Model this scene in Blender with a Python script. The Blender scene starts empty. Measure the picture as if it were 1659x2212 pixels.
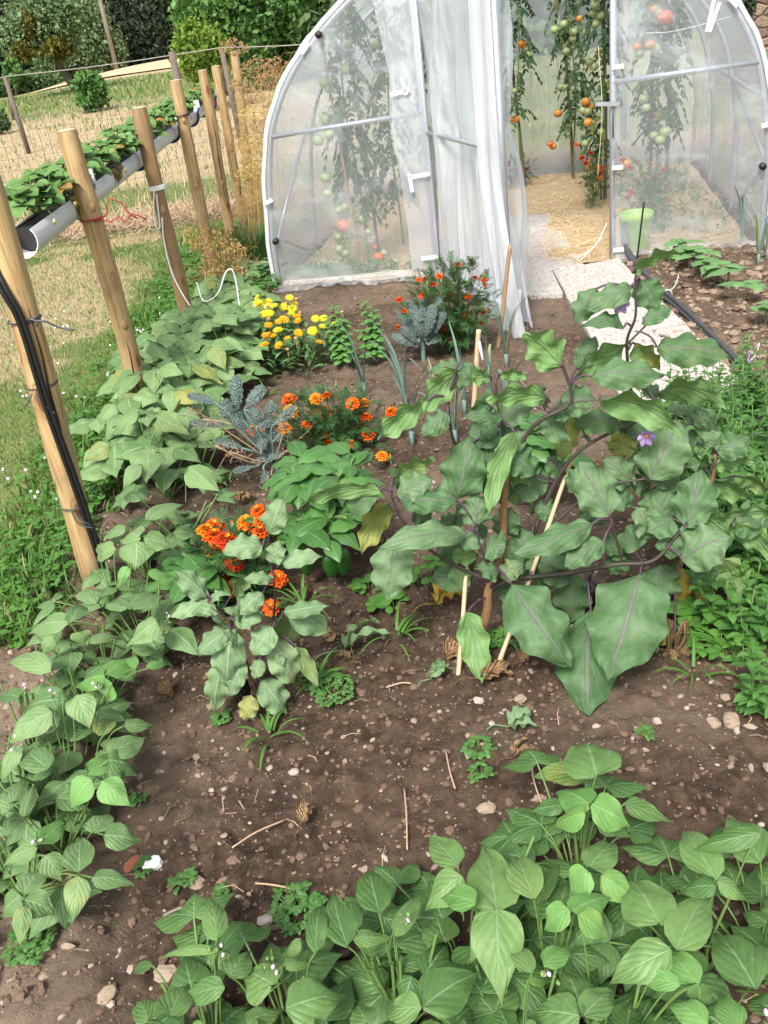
import bpy, math, random
import numpy as np
from math import radians, pi, sin, cos
random.seed(7)
RN = np.random.default_rng(11)
scene = bpy.context.scene
COL = scene.collection
A = np.array
UPV = A([0., 0., 1.])

# ---------------------------------------------------------------- camera geometry (used to read ground positions off the photograph)
W, H = 1659., 2212.
F = 1900.; PITCH = radians(28.8); ROLL = radians(8.0); CH = 1.6
FWD = A([0, cos(PITCH), -sin(PITCH)]); U0 = A([0, sin(PITCH), cos(PITCH)]); R0 = A([1., 0, 0])
CR = cos(ROLL) * R0 - sin(ROLL) * U0
CU = sin(ROLL) * R0 + cos(ROLL) * U0
CAM = A([0, 0, CH])
def ray(px, py): return FWD + CR * (px - W / 2) / F + CU * (H / 2 - py) / F
def G(px, py, z=0.):
    d = ray(px, py); return CAM + d * ((z - CH) / d[2])
def V(px, py, Y):
    d = ray(px, py); return CAM + d * (Y / d[1])
def depth(p): return float((A(p) - CAM) @ FWD)
S = 1.8445   # photograph pixels per layout unit
def Gs(x, y, z=0.): return G(x / S, y / S, z)
def Vs(x, y, Y): return V(x / S, y / S, Y)
def nrm(v):
    v = A(v, float); n = np.linalg.norm(v); return v / n if n > 1e-9 else A([0, 0, 1.])
def lerp(a, b, t): return a + (b - a) * t
def smooth(e0, e1, x):
    t = np.clip((x - e0) / (e1 - e0), 0, 1); return t * t * (3 - 2 * t)

# ---------------------------------------------------------------- value noise
_LAT = np.random.default_rng(3).random((256, 256))
def vnoise(x, y, f=1., seed=0):
    x = np.asarray(x, float) * f + seed * 17.3; y = np.asarray(y, float) * f + seed * 9.1
    xi = np.floor(x).astype(int); yi = np.floor(y).astype(int)
    fx = x - xi; fy = y - yi
    fx = fx * fx * (3 - 2 * fx); fy = fy * fy * (3 - 2 * fy)
    a = _LAT[xi % 256, yi % 256]; b = _LAT[(xi + 1) % 256, yi % 256]
    c = _LAT[xi % 256, (yi + 1) % 256]; d = _LAT[(xi + 1) % 256, (yi + 1) % 256]
    return (a * (1 - fx) + b * fx) * (1 - fy) + (c * (1 - fx) + d * fx) * fy
def fbm(x, y, f=1., o=4, seed=0):
    s = 0; a = .5; t = 0
    for i in range(o):
        s = s + a * vnoise(x, y, f * 2 ** i, seed + i * 3); t += a; a *= .55
    return s / t

# ---------------------------------------------------------------- objects
def tag(o, label=None, cat=None, group=None, kind=None):
    if label: o['label'] = label
    if cat: o['category'] = cat
    if group: o['group'] = group
    if kind: o['kind'] = kind
    return o
def thing(name, label, cat, loc=(0, 0, 0), group=None):
    o = bpy.data.objects.new(name, None); COL.objects.link(o)
    o.empty_display_size = .05
    o.location = tuple(float(v) for v in loc)
    return tag(o, label, cat, group)
def copy_tree(o, parent=None):
    c = o.copy(); COL.objects.link(c); c.parent = parent
    for ch in [q for q in bpy.data.objects if q.parent == o]:
        copy_tree(ch, c)
    return c
_KIDS = {}
def dup(o, loc, rz=0, sc=1., label=None, group=None):
    kids = _KIDS.setdefault(o.name, list(o.children))
    c = o.copy(); COL.objects.link(c)
    c.location = tuple(float(v) for v in loc); c.rotation_euler = (0, 0, rz); c.scale = (sc, sc, sc)
    if label: c['label'] = label
    if group: c['group'] = group
    for k in kids:
        d = k.copy(); COL.objects.link(d); d.parent = c
        for g in list(k.children):
            e = g.copy(); COL.objects.link(e); e.parent = d
    return c

class MB:
    """collects geometry for ONE mesh"""
    def __init__(s): s.v = []; s.f = []; s.uv = []; s.rn = []; s.mi = []; s.n = 0
    def add(s, v, f, uv=None, rnd=(0.5, 0.), mi=0):
        v = np.asarray(v, float).reshape(-1, 3); f = np.asarray(f, int)
        k = len(v)
        s.v.append(v)
        s.f.append((f + s.n, mi)); s.n += k
        s.uv.append(np.zeros((k, 2)) if uv is None else np.asarray(uv, float))
        r = np.asarray(rnd, float)
        s.rn.append(np.broadcast_to(r, (k, 2)) if r.ndim == 1 else r)
    def box(s, lo, hi, rnd=(.5, 0), mi=0):
        x0, y0, z0 = lo; x1, y1, z1 = hi
        v = [(x0,y0,z0),(x1,y0,z0),(x1,y1,z0),(x0,y1,z0),(x0,y0,z1),(x1,y0,z1),(x1,y1,z1),(x0,y1,z1)]
        s.add(v, [(0,3,2,1),(4,5,6,7),(0,1,5,4),(1,2,6,5),(2,3,7,6),(3,0,4,7)], None, rnd, mi)
    def tube(s, pts, rad, n=6, rnd=(.5, 0), mi=0, cap=True, closed=False):
        P = np.asarray(pts, float); m = len(P)
        rad = np.broadcast_to(np.asarray(rad, float), (m,))
        T = np.zeros_like(P)
        T[1:-1] = P[2:] - P[:-2]; T[0] = P[1] - P[0]; T[-1] = P[-1] - P[-2]
        if closed: T[0] = T[-1] = P[1] - P[-2]
        T /= np.maximum(np.linalg.norm(T, axis=1, keepdims=True), 1e-9)
        ref = A([1., 0, 0]) if abs(T[0][0]) < .8 else A([0, 1., 0])
        nv = nrm(ref - T[0] * (ref @ T[0]))
        ang = np.arange(n) * 2 * pi / n
        vs = np.zeros((m, n, 3)); uv = np.zeros((m, n, 2)); L = 0
        for i in range(m):
            nv = nv - T[i] * (nv @ T[i]); q = np.linalg.norm(nv)
            nv = nv / q if q > 1e-6 else nrm(np.cross(T[i], UPV))
            b = np.cross(T[i], nv)
            vs[i] = P[i] + rad[i] * (np.cos(ang)[:, None] * nv + np.sin(ang)[:, None] * b)
            if i: L += np.linalg.norm(P[i] - P[i - 1])
            uv[i, :, 0] = np.abs(ang / pi - 1); uv[i, :, 1] = L
        i, j = np.meshgrid(np.arange(m - 1), np.arange(n), indexing='ij')
        i = i.ravel(); j = j.ravel(); j2 = (j + 1) % n
        f = np.stack([i * n + j, i * n + j2, (i + 1) * n + j2, (i + 1) * n + j], 1)
        s.add(vs.reshape(-1, 3), f, uv.reshape(-1, 2), rnd, mi)
        if cap and n > 2 and not closed:
            s.f.append((A([list(range(n - 1, -1, -1))]) + s.n - m * n, mi))
            s.f.append((A([list(range(n))]) + s.n - n, mi))
    def merge(s, o, loc=(0, 0, 0)):
        for (f, mi), in zip(o.f): s.f.append((f + s.n, mi))
        s.v += [v + A(loc) for v in o.v]; s.uv += o.uv; s.rn += o.rn; s.n += o.n
    def build(s, name, mats, parent=None, smooth=True, world=True, kind=None, label=None):
        me = bpy.data.meshes.new(name)
        v = np.concatenate(s.v) if s.v else np.zeros((0, 3))
        if parent is not None and world:
            off = A([0., 0, 0]); q = parent
            while q is not None: off = off + A(q.location); q = q.parent
            v = v - off
        me.vertices.add(len(v)); me.vertices.foreach_set('co', v.astype(np.float32).ravel())
        idx = np.concatenate([f.ravel() for f, _ in s.f])
        tot = np.concatenate([np.full(len(f), f.shape[1]) for f, _ in s.f])
        mi = np.concatenate([np.full(len(f), m) for f, m in s.f])
        me.loops.add(len(idx)); me.loops.foreach_set('vertex_index', idx.astype(np.int32))
        me.polygons.add(len(tot))
        me.polygons.foreach_set('loop_start', np.concatenate([[0], np.cumsum(tot)[:-1]]).astype(np.int32))
        me.polygons.foreach_set('material_index', mi.astype(np.int32))
        me.polygons.foreach_set('use_smooth', np.full(len(tot), bool(smooth)))
        uv = np.concatenate(s.uv); rn = np.concatenate(s.rn)
        a = me.uv_layers.new(name='uv'); a.data.foreach_set('uv', uv[idx].astype(np.float32).ravel())
        b = me.uv_layers.new(name='rnd'); b.data.foreach_set('uv', rn[idx].astype(np.float32).ravel())
        for m in (mats if isinstance(mats, (list, tuple)) else [mats]): me.materials.append(m)
        me.update(calc_edges=True)
        o = bpy.data.objects.new(name, me); COL.objects.link(o)
        if parent is not None: o.parent = parent
        if kind: o['kind'] = kind
        if label: o['label'] = label
        return o

def curve(pts, n=12):
    """Catmull-Rom through pts"""
    P = [A(p, float) for p in pts]
    if len(P) == 2: return A([lerp(P[0], P[1], t) for t in np.linspace(0, 1, n)])
    P = [2 * P[0] - P[1]] + P + [2 * P[-1] - P[-2]]
    out = []; seg = len(P) - 3; per = max(2, n // seg)
    for i in range(seg):
        p0, p1, p2, p3 = P[i:i + 4]
        for t in np.linspace(0, 1, per, endpoint=False):
            out.append(.5 * ((2*p1) + (-p0+p2)*t + (2*p0-5*p1+4*p2-p3)*t*t + (-p0+3*p1-3*p2+p3)*t**3))
    out.append(P[-2]); return A(out)

# ---------------------------------------------------------------- leaves
SHAPES = {
 'bean': ([0,.03,.1,.2,.32,.42,.55,.7,.82,.92,1],[.08,.46,.78,.95,1,.94,.76,.48,.25,.09,0]),
 'aub':  ([0,.03,.1,.2,.35,.5,.65,.78,.88,.95,1],[.06,.30,.68,.90,.99,1,.90,.66,.38,.16,0]),
 'lance':([0,.05,.15,.3,.45,.6,.75,.88,1],[.05,.3,.68,.95,1,.88,.6,.28,0]),
 'oval': ([0,.05,.15,.3,.5,.7,.85,.95,1],[.08,.42,.75,.96,1,.9,.62,.32,0]),
 'round':([0,.05,.15,.3,.5,.7,.85,.95,1],[.2,.6,.85,1,1,.95,.75,.45,.05]),
 'strap':([0,.1,.5,.8,.93,1],[.8,1,.95,.7,.4,0]),
 'kale': ([0,.12,.22,.35,.6,.8,.93,1],[.1,.13,.5,.85,1,.95,.7,.25]),
 'blade':([0,.3,.7,1],[1,.9,.5,0]),
}
_GR = {}
def _grid(nx, ny):
    if (nx, ny) not in _GR:
        s, t = np.meshgrid(np.linspace(-1, 1, nx), np.linspace(0, 1, ny))
        i, j = np.meshgrid(np.arange(nx - 1), np.arange(ny - 1))
        a = (j * nx + i).ravel()
        _GR[(nx, ny)] = (s.ravel(), t.ravel(), np.stack([a, a + 1, a + nx + 1, a + nx], 1))
    return _GR[(nx, ny)]
def leaf(mb, base, tip, normal, width, shape='bean', nx=7, ny=9, fold=.15, arch=.1, wave=.0, wn=3., lobe=0., ln=4, curl=0., rnd=None, mi=0, bend=0.):
    s, t, f = _grid(nx, ny)
    base = A(base, float); tip = A(tip, float)
    y = tip - base; L = np.linalg.norm(y)
    if L < 1e-6: return
    y = y / L
    n = normal - y * (normal @ y); q = np.linalg.norm(n)
    n = n / q if q > 1e-5 else nrm(np.cross(y, A([1., .3, .2])))
    x = np.cross(y, n)
    kx, ky = SHAPES[shape]
    hw = np.interp(t, kx, ky)
    ph = random.random() * 6.28
    if lobe: hw = hw * (1 + lobe * np.sin(t * ln * 2 * pi + np.where(s > 0, ph, ph + 1.7)) * np.minimum(1, 4 * (1 - t)) * np.abs(s))
    hw = hw * width * .5
    X = s * hw
    Y = t * L
    sa = np.abs(s)
    Z = arch * L * 4 * t * (1 - t) - fold * sa ** 1.3 * hw * 2
    if wave: Z = Z + wave * width * np.sin(t * wn * 2 * pi + np.where(s > 0, ph, ph + 2.1)) * sa ** 2
    if curl: Z = Z - curl * L * t ** 2
    if nx >= 9:
        o_ = random.random() * 90
        Z = Z + width * .085 * (vnoise(s * 1.6 + o_, t * 3.2 + o_, 1.3, 1) - .5) * (.4 + sa) + width * .030 * (vnoise(s * 3 + o_, t * 6, 1.6, 2) - .5)
        Z = Z + X * random.uniform(-.5, .5) * (t - .3)
    if bend: X = X + bend * L * 4 * t * (1 - t)
    P = base + X[:, None] * x + Y[:, None] * y + Z[:, None] * n
    if rnd is None: rnd = (random.random(), 0.)
    mb.add(P, f, np.stack([.5 + .5 * s, t], 1), rnd, mi)

def tri_faces(n): return [(0, i, i + 1) for i in range(1, n - 1)]

# unit icosphere-like blob
def blob(nu=8, nv=6):
    vs = [(0, 0, -1)]; fs = []
    for j in range(1, nv):
        th = pi * j / nv
        for i in range(nu):
            a = 2 * pi * i / nu
            vs.append((sin(th) * cos(a), sin(th) * sin(a), -cos(th)))
    vs.append((0, 0, 1)); vs = A(vs)
    q = []
    for j in range(nv - 2):
        for i in range(nu):
            a = 1 + j * nu + i; b = 1 + j * nu + (i + 1) % nu
            q.append((a, b, b + nu, a + nu))
    t = [(0, 1 + (i + 1) % nu, 1 + i) for i in range(nu)]
    l = 1 + (nv - 2) * nu; e = len(vs) - 1
    t += [(e, l + i, l + (i + 1) % nu) for i in range(nu)]
    return vs, A(q), A(t)
_B86 = blob(8, 6); _B65 = blob(6, 4); _BL = blob(16, 11)
def add_blob(mb, c, r, sc=(1, 1, 1), rough=0., rnd=(.5, 0), mi=0, B=None, rot=None):
    vs, q, t = B or _B86
    v = vs.copy()
    if rough: v = v * (1 + rough * (RN.random((len(v), 1)) - .5) * 2)
    v = v * A(sc)
    if rot is not None: v = v @ rot.T
    v = v * r + A(c)
    uv = np.stack([vs[:, 2] * .5 + .5, vs[:, 0]], 1)
    k = mb.n
    mb.add(v, q, uv, rnd, mi); mb.f.append((t + k, mi))
def rotm(ax, a):
    ax = nrm(ax); K = A([[0, -ax[2], ax[1]], [ax[2], 0, -ax[0]], [-ax[1], ax[0], 0]])
    return np.eye(3) + sin(a) * K + (1 - cos(a)) * K @ K
def rrot(): return rotm(RN.normal(size=3), random.random() * 6.28)
# ================================================================ materials
class NT:
    def __init__(s, name):
        s.m = bpy.data.materials.new(name); s.m.use_nodes = True
        s.t = s.m.node_tree; s.t.nodes.clear()
        s.out = s.t.nodes.new('ShaderNodeOutputMaterial')
    def n(s, ty, **k):
        o = s.t.nodes.new('ShaderNode' + ty)
        for a, v in k.items(): setattr(o, a, v)
        return o
    def put(s, sock, v):
        if hasattr(v, 'is_output') or isinstance(v, bpy.types.NodeSocket): s.t.links.new(v, sock)
        elif isinstance(v, (tuple, list)) and len(v) == 3 and sock.type == 'RGBA': sock.default_value = (*v, 1)
        else: sock.default_value = v
    def math(s, op, a, b=0., c=None, clamp=False):
        o = s.n('Math', operation=op, use_clamp=clamp)
        s.put(o.inputs[0], a); s.put(o.inputs[1], b)
        if c is not None: s.put(o.inputs[2], c)
        return o.outputs[0]
    def mix(s, f, a, b, bt='MIX'):
        o = s.n('Mix', data_type='RGBA', blend_type=bt)
        s.put(o.inputs[0], f); s.put(o.inputs[6], a); s.put(o.inputs[7], b)
        return o.outputs[2]
    def uv(s, name):
        o = s.n('UVMap'); o.uv_map = name
        sp = s.n('SeparateXYZ'); s.t.links.new(o.outputs[0], sp.inputs[0])
        return sp.outputs[0], sp.outputs[1]
    def co(s, kind='Object', scale=(1, 1, 1)):
        o = s.n('TexCoord'); mp = s.n('Mapping'); s.t.links.new(o.outputs[kind], mp.inputs[0])
        mp.inputs['Scale'].default_value = scale
        return mp.outputs[0]
    def pos(s):
        return s.n('NewGeometry').outputs['Position']
    def noise(s, co, sc, det=4., rough=.6, dist=0.):
        o = s.n('TexNoise'); s.put(o.inputs['Vector'], co)
        o.inputs['Scale'].default_value = sc; o.inputs['Detail'].default_value = det
        o.inputs['Roughness'].default_value = rough; o.inputs['Distortion'].default_value = dist
        return o.outputs[0]
    def vor(s, co, sc, feat='F1', out=0):
        o = s.n('TexVoronoi', feature=feat); s.put(o.inputs['Vector'], co); o.inputs['Scale'].default_value = sc
        return o.outputs[out]
    def ramp(s, f, stops, interp='LINEAR'):
        o = s.n('ValToRGB'); s.put(o.inputs[0], f); r = o.color_ramp; r.interpolation = interp
        while len(r.elements) > 1: r.elements.remove(r.elements[-1])
        for i, (p, c) in enumerate(stops):
            e = r.elements[0] if i == 0 else r.elements.new(p)
            e.position = p; e.color = (*c, 1) if len(c) == 3 else c
        return o.outputs[0]
    def sm(s, x, a, b):
        o = s.n('MapRange', interpolation_type='SMOOTHSTEP'); s.put(o.inputs[0], x)
        o.inputs[1].default_value = a; o.inputs[2].default_value = b
        return o.outputs[0]
    def bump(s, h, st=.3, d=.01):
        o = s.n('Bump'); s.put(o.inputs['Height'], h); o.inputs['Strength'].default_value = st; o.inputs['Distance'].default_value = d
        return o.outputs[0]
    def pbsdf(s, col, rough=.6, norm=None, spec=.4, metal=0., **k):
        o = s.n('BsdfPrincipled'); s.put(o.inputs['Base Color'], col); s.put(o.inputs['Roughness'], rough)
        s.put(o.inputs['Specular IOR Level'], spec); s.put(o.inputs['Metallic'], metal)
        if norm is not None: s.put(o.inputs['Normal'], norm)
        for a, v in k.items(): s.put(o.inputs[a], v)
        return o.outputs[0]
    def mixs(s, f, a, b):
        o = s.n('MixShader'); s.put(o.inputs[0], f); s.put(o.inputs[1], a); s.put(o.inputs[2], b); return o.outputs[0]
    def done(s, sh):
        s.t.links.new(sh, s.out.inputs[0]); return s.m

def leafmat(name, c1, c2, under, vein, nv=7., vw=.06, vs=.6, slope=.35, bump=.5, bd=.004, rough=.55, trans=.18, yel=(.35, .26, .03), spec=.35, mid=None, q=1., puck=0., pk=60., blis=0., bls=75.):
    N = NT(name)
    u, v = N.uv('uv'); r, y = N.uv('rnd')
    a = N.math('ABSOLUTE', N.math('MULTIPLY_ADD', u, 2., -1.))          # 0 midrib .. 1 margin
    w = N.math('MULTIPLY', N.math('MULTIPLY_ADD', a, -slope, v), nv)
    fr = N.math('FRACT', N.math('ADD', w, 10.))
    d = N.math('ABSOLUTE', N.math('SUBTRACT', fr, .5))                    # .5 on the vein
    side = N.sm(d, .5 - vw * 1.6, .5)
    midr = N.sm(a, .075, .015)
    co = N.co('Object')
    n1 = N.noise(co, 28., 4.)
    n2 = N.noise(co, 160., 3.)
    base = N.mix(N.math('MULTIPLY_ADD', n1, .7, N.math('MULTIPLY_ADD', r, .9, -.35), clamp=True), c1, c2)
    base = N.mix(N.math('MULTIPLY', n2, .22), base, tuple(x * .55 for x in c1))
    vc = N.mix(N.math('MULTIPLY', side, vs, clamp=True), base, vein)
    vc = N.mix(N.math('MULTIPLY', midr, .9), vc, mid or vein)
    ysp = N.math('MULTIPLY', y, N.sm(N.math('ADD', n1, N.math('MULTIPLY', y, .35)), .42, .72), clamp=True)
    vc = N.mix(ysp, vc, yel)
    back = N.n('NewGeometry').outputs['Backfacing']
    uc = N.mix(N.math('MULTIPLY', N.math('MAXIMUM', side, midr), .45), N.mix(N.math('MULTIPLY', n1, .5), under, tuple(x * .75 for x in under)), mid or vein)
    uc = N.mix(ysp, uc, yel)
    col = N.mix(back, vc, uc)
    hgt = N.math('SUBTRACT', N.math('MULTIPLY', N.math('SQRT', N.math('SUBTRACT', .5, d)), q), N.math('MULTIPLY', midr, .5))
    hgt = N.math('ADD', hgt, N.math('MULTIPLY', n2, .25))
    if puck: hgt = N.math('ADD', hgt, N.math('MULTIPLY', N.noise(co, pk, 2., .5), puck))
    if blis: hgt = N.math('SUBTRACT', hgt, N.math('MULTIPLY', N.vor(co, bls), blis)); col = N.mix(N.math('MULTIPLY', N.vor(co, bls), .7, clamp=True), col, c1)
    sp_ = N.math('MULTIPLY', N.sm(N.noise(co, 75., 2., .5), .70, .76), .65); col = N.mix(sp_, col, (.22, .17, .07))
    col = N.mix(N.math('MULTIPLY', N.sm(N.noise(co, 9., 3.), .5, .75), .28), col, tuple(min(1, x * 1.5 + .03) for x in c2))
    nm = N.bump(hgt, bump, bd)
    p = N.pbsdf(col, rough, nm, spec)
    t = N.n('BsdfTranslucent'); N.put(t.inputs[0], N.mix(.4, col, (.24, .42, .05))); N.put(t.inputs['Normal'], nm)
    return N.done(N.mixs(trans, p, t.outputs[0]))

def plain(name, col, rough=.6, var=.25, sc=30., bump=0., spec=.4, metal=0., trans=0., rv=.3, col2=None):
    N = NT(name); co = N.co('Object'); n = N.noise(co, sc, 4.)
    r, _ = N.uv('rnd')
    c = N.mix(N.math('MULTIPLY_ADD', n, var * 2, -var * .5 , clamp=True), col, col2 or tuple(x * .5 for x in col))
    c = N.mix(N.math('MULTIPLY', N.math('SUBTRACT', r, .5), rv * 2, clamp=True), c, tuple(min(1, x * 1.6) for x in col))
    c = N.mix(N.math('MULTIPLY', N.math('SUBTRACT', .5, r), rv * 2, clamp=True), c, tuple(x * .45 for x in col))
    p = N.pbsdf(c, rough, N.bump(n, bump, .01) if bump else None, spec, metal)
    if trans:
        t = N.n('BsdfTranslucent'); N.put(t.inputs[0], c); p = N.mixs(trans, p, t.outputs[0])
    return N.done(p)

M = {}
M['bean'] = leafmat('bean_leaf', (.055, .130, .032), (.150, .255, .080), (.13, .245, .07), (.17, .28, .13), nv=5.5, vw=.035, vs=.4, slope=.5, bump=.5, q=.8, puck=1.2, pk=48., rough=.5, trans=.14)
M['bean_young'] = leafmat('bean_leaf_young', (.11, .25, .06), (.17, .34, .10), (.13, .26, .07), (.20, .36, .13), nv=5.5, vw=.035, vs=.35, slope=.5, bump=.35, q=.8, puck=.9, pk=55., rough=.58, trans=.2)
M['seedling'] = leafmat('seedling_leaf', (.10, .21, .075), (.15, .29, .10), (.14, .27, .08), (.2, .34, .14), nv=6, vs=.35, bump=.3, trans=.2)
M['aub'] = leafmat('aubergine_leaf', (.060, .132, .048), (.130, .212, .100), (.15, .275, .09), (.10, .15, .08), nv=4.2, vw=.018, vs=.5, slope=.62, bump=.45, q=.35, puck=1.8, pk=24., bd=.012, rough=.58, trans=.16, mid=(.14, .125, .125), spec=.35)
M['aub_pale'] = leafmat('aubergine_leaf_matt', (.11, .195, .085), (.19, .29, .145), (.17, .26, .10), (.25, .33, .19), nv=4.2, vw=.03, vs=.5, slope=.6, bump=.4, q=.4, puck=1.4, pk=30., bd=.010, rough=.65, trans=.14, mid=(.26, .33, .21))
M['pepper'] = leafmat('pepper_leaf', (.045, .13, .028), (.085, .205, .050), (.11, .22, .06), (.11, .26, .07), nv=4, vw=.03, vs=.3, slope=.6, bump=.25, q=.5, puck=.8, pk=40., rough=.36, spec=.5, trans=.18)
M['kale'] = leafmat('kale_leaf', (.115, .17, .152), (.21, .28, .255), (.10, .16, .12), (.32, .40, .35), nv=14, vw=.10, vs=.1, slope=.15, bump=.9, bd=.012, q=.3, blis=1.3, bls=150., rough=.65, trans=.06, mid=(.34, .42, .34))
M['bean_pale'] = leafmat('bean_leaf_pale', (.090, .175, .058), (.195, .30, .118), (.15, .26, .09), (.22, .33, .17), nv=5.5, vw=.035, vs=.4, slope=.5, bump=.5, q=.8, puck=1.2, pk=48., rough=.55, trans=.14)
M['leek'] = leafmat('leek_leaf', (.11, .19, .165), (.17, .26, .23), (.13, .21, .17), (.2, .3, .25), nv=1., vs=0., bump=.1, rough=.55, trans=.1)
M['basil'] = leafmat('basil_leaf', (.08, .21, .04), (.12, .28, .06), (.12, .25, .06), (.15, .30, .08), nv=5, vs=.4, slope=.4, bump=.5, rough=.42, trans=.2)
M['mint'] = leafmat('mint_leaf', (.05, .15, .028), (.10, .25, .05), (.08, .18, .045), (.10, .22, .06), nv=6, vs=.4, slope=.4, bump=.5, rough=.5, trans=.2)
M['weed'] = leafmat('weed_leaf', (.055, .165, .022), (.095, .24, .038), (.09, .2, .05), (.12, .25, .06), nv=5, vs=.35, slope=.4, bump=.4, rough=.55, trans=.22)
M['purslane'] = leafmat('purslane_leaf', (.05, .13, .03), (.09, .2, .05), (.09, .18, .05), (.1, .2, .05), nv=1, vs=0, bump=.1, rough=.4, trans=.1)
M['marileaf'] = leafmat('marigold_leaf', (.022, .075, .02), (.045, .12, .032), (.05, .11, .04), (.06, .13, .04), nv=3, vs=.2, bump=.2, rough=.55, trans=.15)
M['calleaf'] = leafmat('calendula_leaf', (.05, .125, .035), (.085, .18, .055), (.09, .17, .06), (.13, .22, .09), nv=2, vs=.2, bump=.2, rough=.6, trans=.15)
M['tomleaf'] = leafmat('tomato_leaf', (.022, .068, .022), (.048, .11, .032), (.06, .12, .045), (.06, .12, .04), nv=5, vs=.3, bump=.4, rough=.55, trans=.15)
M['strawleaf'] = leafmat('strawberry_leaf', (.075, .18, .035), (.16, .29, .085), (.17, .27, .12), (.13, .26, .08), nv=7, vs=.45, slope=.5, bump=.6, rough=.5, trans=.16, yel=(.38, .12, .03))
M['dryleaf'] = leafmat('withered_leaf', (.22, .13, .06), (.34, .22, .11), (.3, .2, .1), (.18, .1, .05), nv=5, vs=.6, bump=.9, bd=.008, rough=.8, trans=.1)
M['yelleaf'] = leafmat('yellow_leaf', (.40, .27, .03), (.5, .36, .06), (.42, .3, .06), (.45, .35, .12), nv=5, vs=.4, bump=.6, rough=.6, trans=.2)
M['stem'] = plain('green_stem', (.13, .22, .06), .5)
M['stem_dark'] = plain('purple_stem', (.055, .05, .03), .5, col2=(.045, .028, .045), var=.5, sc=8.)
M['stem_brown'] = plain('woody_stem', (.22, .125, .055), .75, bump=.5, sc=60.)
M['stem_purple'] = plain('purple_shoot', (.085, .045, .075), .5)
M['grass'] = leafmat('grass_blade', (.055, .15, .02), (.095, .225, .035), (.08, .18, .03), (.1, .22, .05), nv=1, vs=0, bump=.05, rough=.55, trans=.25, yel=(.42, .35, .20))
M['straw'] = plain('straw_fibre', (.78, .60, .34), .7, var=.5, sc=12., col2=(.42, .26, .12), trans=.1)
M['haydry'] = plain('dry_hay', (.50, .35, .23), .8, var=.4, sc=9., col2=(.3, .2, .13), trans=.1)
M['bamboo'] = plain('bamboo_cane', (.30, .20, .11), .5, var=.5, sc=14., col2=(.25, .15, .07))
M['bamboo_pale'] = plain('bamboo_pale', (.52, .40, .25), .45, var=.4, sc=14., col2=(.34, .22, .12))
M['black'] = plain('black_plastic', (.012, .012, .013), .38, var=.3)
M['hose'] = plain('grey_pe_hose', (.055, .058, .066), .38, var=.4, sc=9.)
M['white'] = plain('white_plastic', (.62, .63, .65), .35, var=.12, sc=6., col2=(.42, .42, .43))
M['cord'] = plain('white_cord', (.78, .78, .76), .5, var=.2)
M['blue'] = plain('blue_plastic', (.012, .05, .20), .35, var=.2)
M['redwire'] = plain('red_wire', (.32, .035, .03), .4)
M['greywire'] = plain('grey_wire', (.07, .075, .08), .4)
M['galv'] = plain('galvanised_steel', (.50, .52, .56), .36, var=.5, sc=40., bump=.15, metal=.65, col2=(.33, .35, .39))
M['cap'] = plain('black_cap', (.015, .015, .018), .45)
M['tape'] = plain('white_tape', (.66, .67, .68), .4, var=.1)
M['lime'] = plain('lime_bucket', (.36, .56, .12), .35, var=.1, sc=5., trans=.15, rv=.1)
M['fruit_purple'] = plain('aubergine_skin', (.008, .004, .010), .15, var=.2, spec=.6)
M['berry'] = plain('strawberry_skin', (.45, .015, .015), .35, var=.4, sc=200., bump=.5)
M['berry_green'] = plain('unripe_strawberry', (.42, .36, .13), .45, var=.4, sc=150., bump=.4)
M['tom_green'] = plain('tomato_green', (.34, .42, .18), .28, var=.3, sc=8., spec=.5)
M['tom_orange'] = plain('tomato_orange', (.60, .20, .03), .28, var=.6, sc=9., col2=(.5, .32, .06), spec=.5)
M['tom_red'] = plain('tomato_red', (.62, .09, .025), .26, var=.5, sc=6., col2=(.6, .22, .05), spec=.5)
M['pep_green'] = plain('pepper_green', (.022, .09, .012), .22, var=.2, spec=.6)
M['pink'] = plain('bean_flower', (.55, .38, .52), .6, var=.4, col2=(.7, .68, .55))
M['lilac'] = plain('aubergine_flower', (.30, .20, .42), .6, var=.4, sc=40.)
M['pod'] = plain('bean_pod', (.20, .34, .09), .5)
M['whitepetal'] = plain('white_petal', (.75, .75, .70), .6, var=.1)
M['fennel'] = plain('dry_fennel', (.66, .47, .17), .75, var=.6, sc=10., col2=(.32, .20, .07), trans=.15)
M['fennel_brown'] = plain('dry_umbel', (.46, .28, .13), .8, var=.5, sc=12., trans=.1)
M['liner'] = plain('black_liner', (.02, .019, .018), .6)
M['bark'] = plain('bark', (.10, .08, .065), .9, var=.6, sc=12., bump=.8)
M['fencepost'] = plain('weathered_wood', (.15, .12, .10), .85, var=.6, sc=20., bump=.5)
M['wire'] = plain('fence_wire', (.13, .125, .10), .5, var=.4)
M['utility'] = plain('grey_pole', (.30, .28, .25), .8, var=.3)
M['tin'] = plain('white_stone', (.75, .74, .72), .6, var=.2, bump=.3)
M['brick'] = plain('brick_shard', (.30, .10, .055), .85, var=.4, sc=60., bump=.5)

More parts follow.
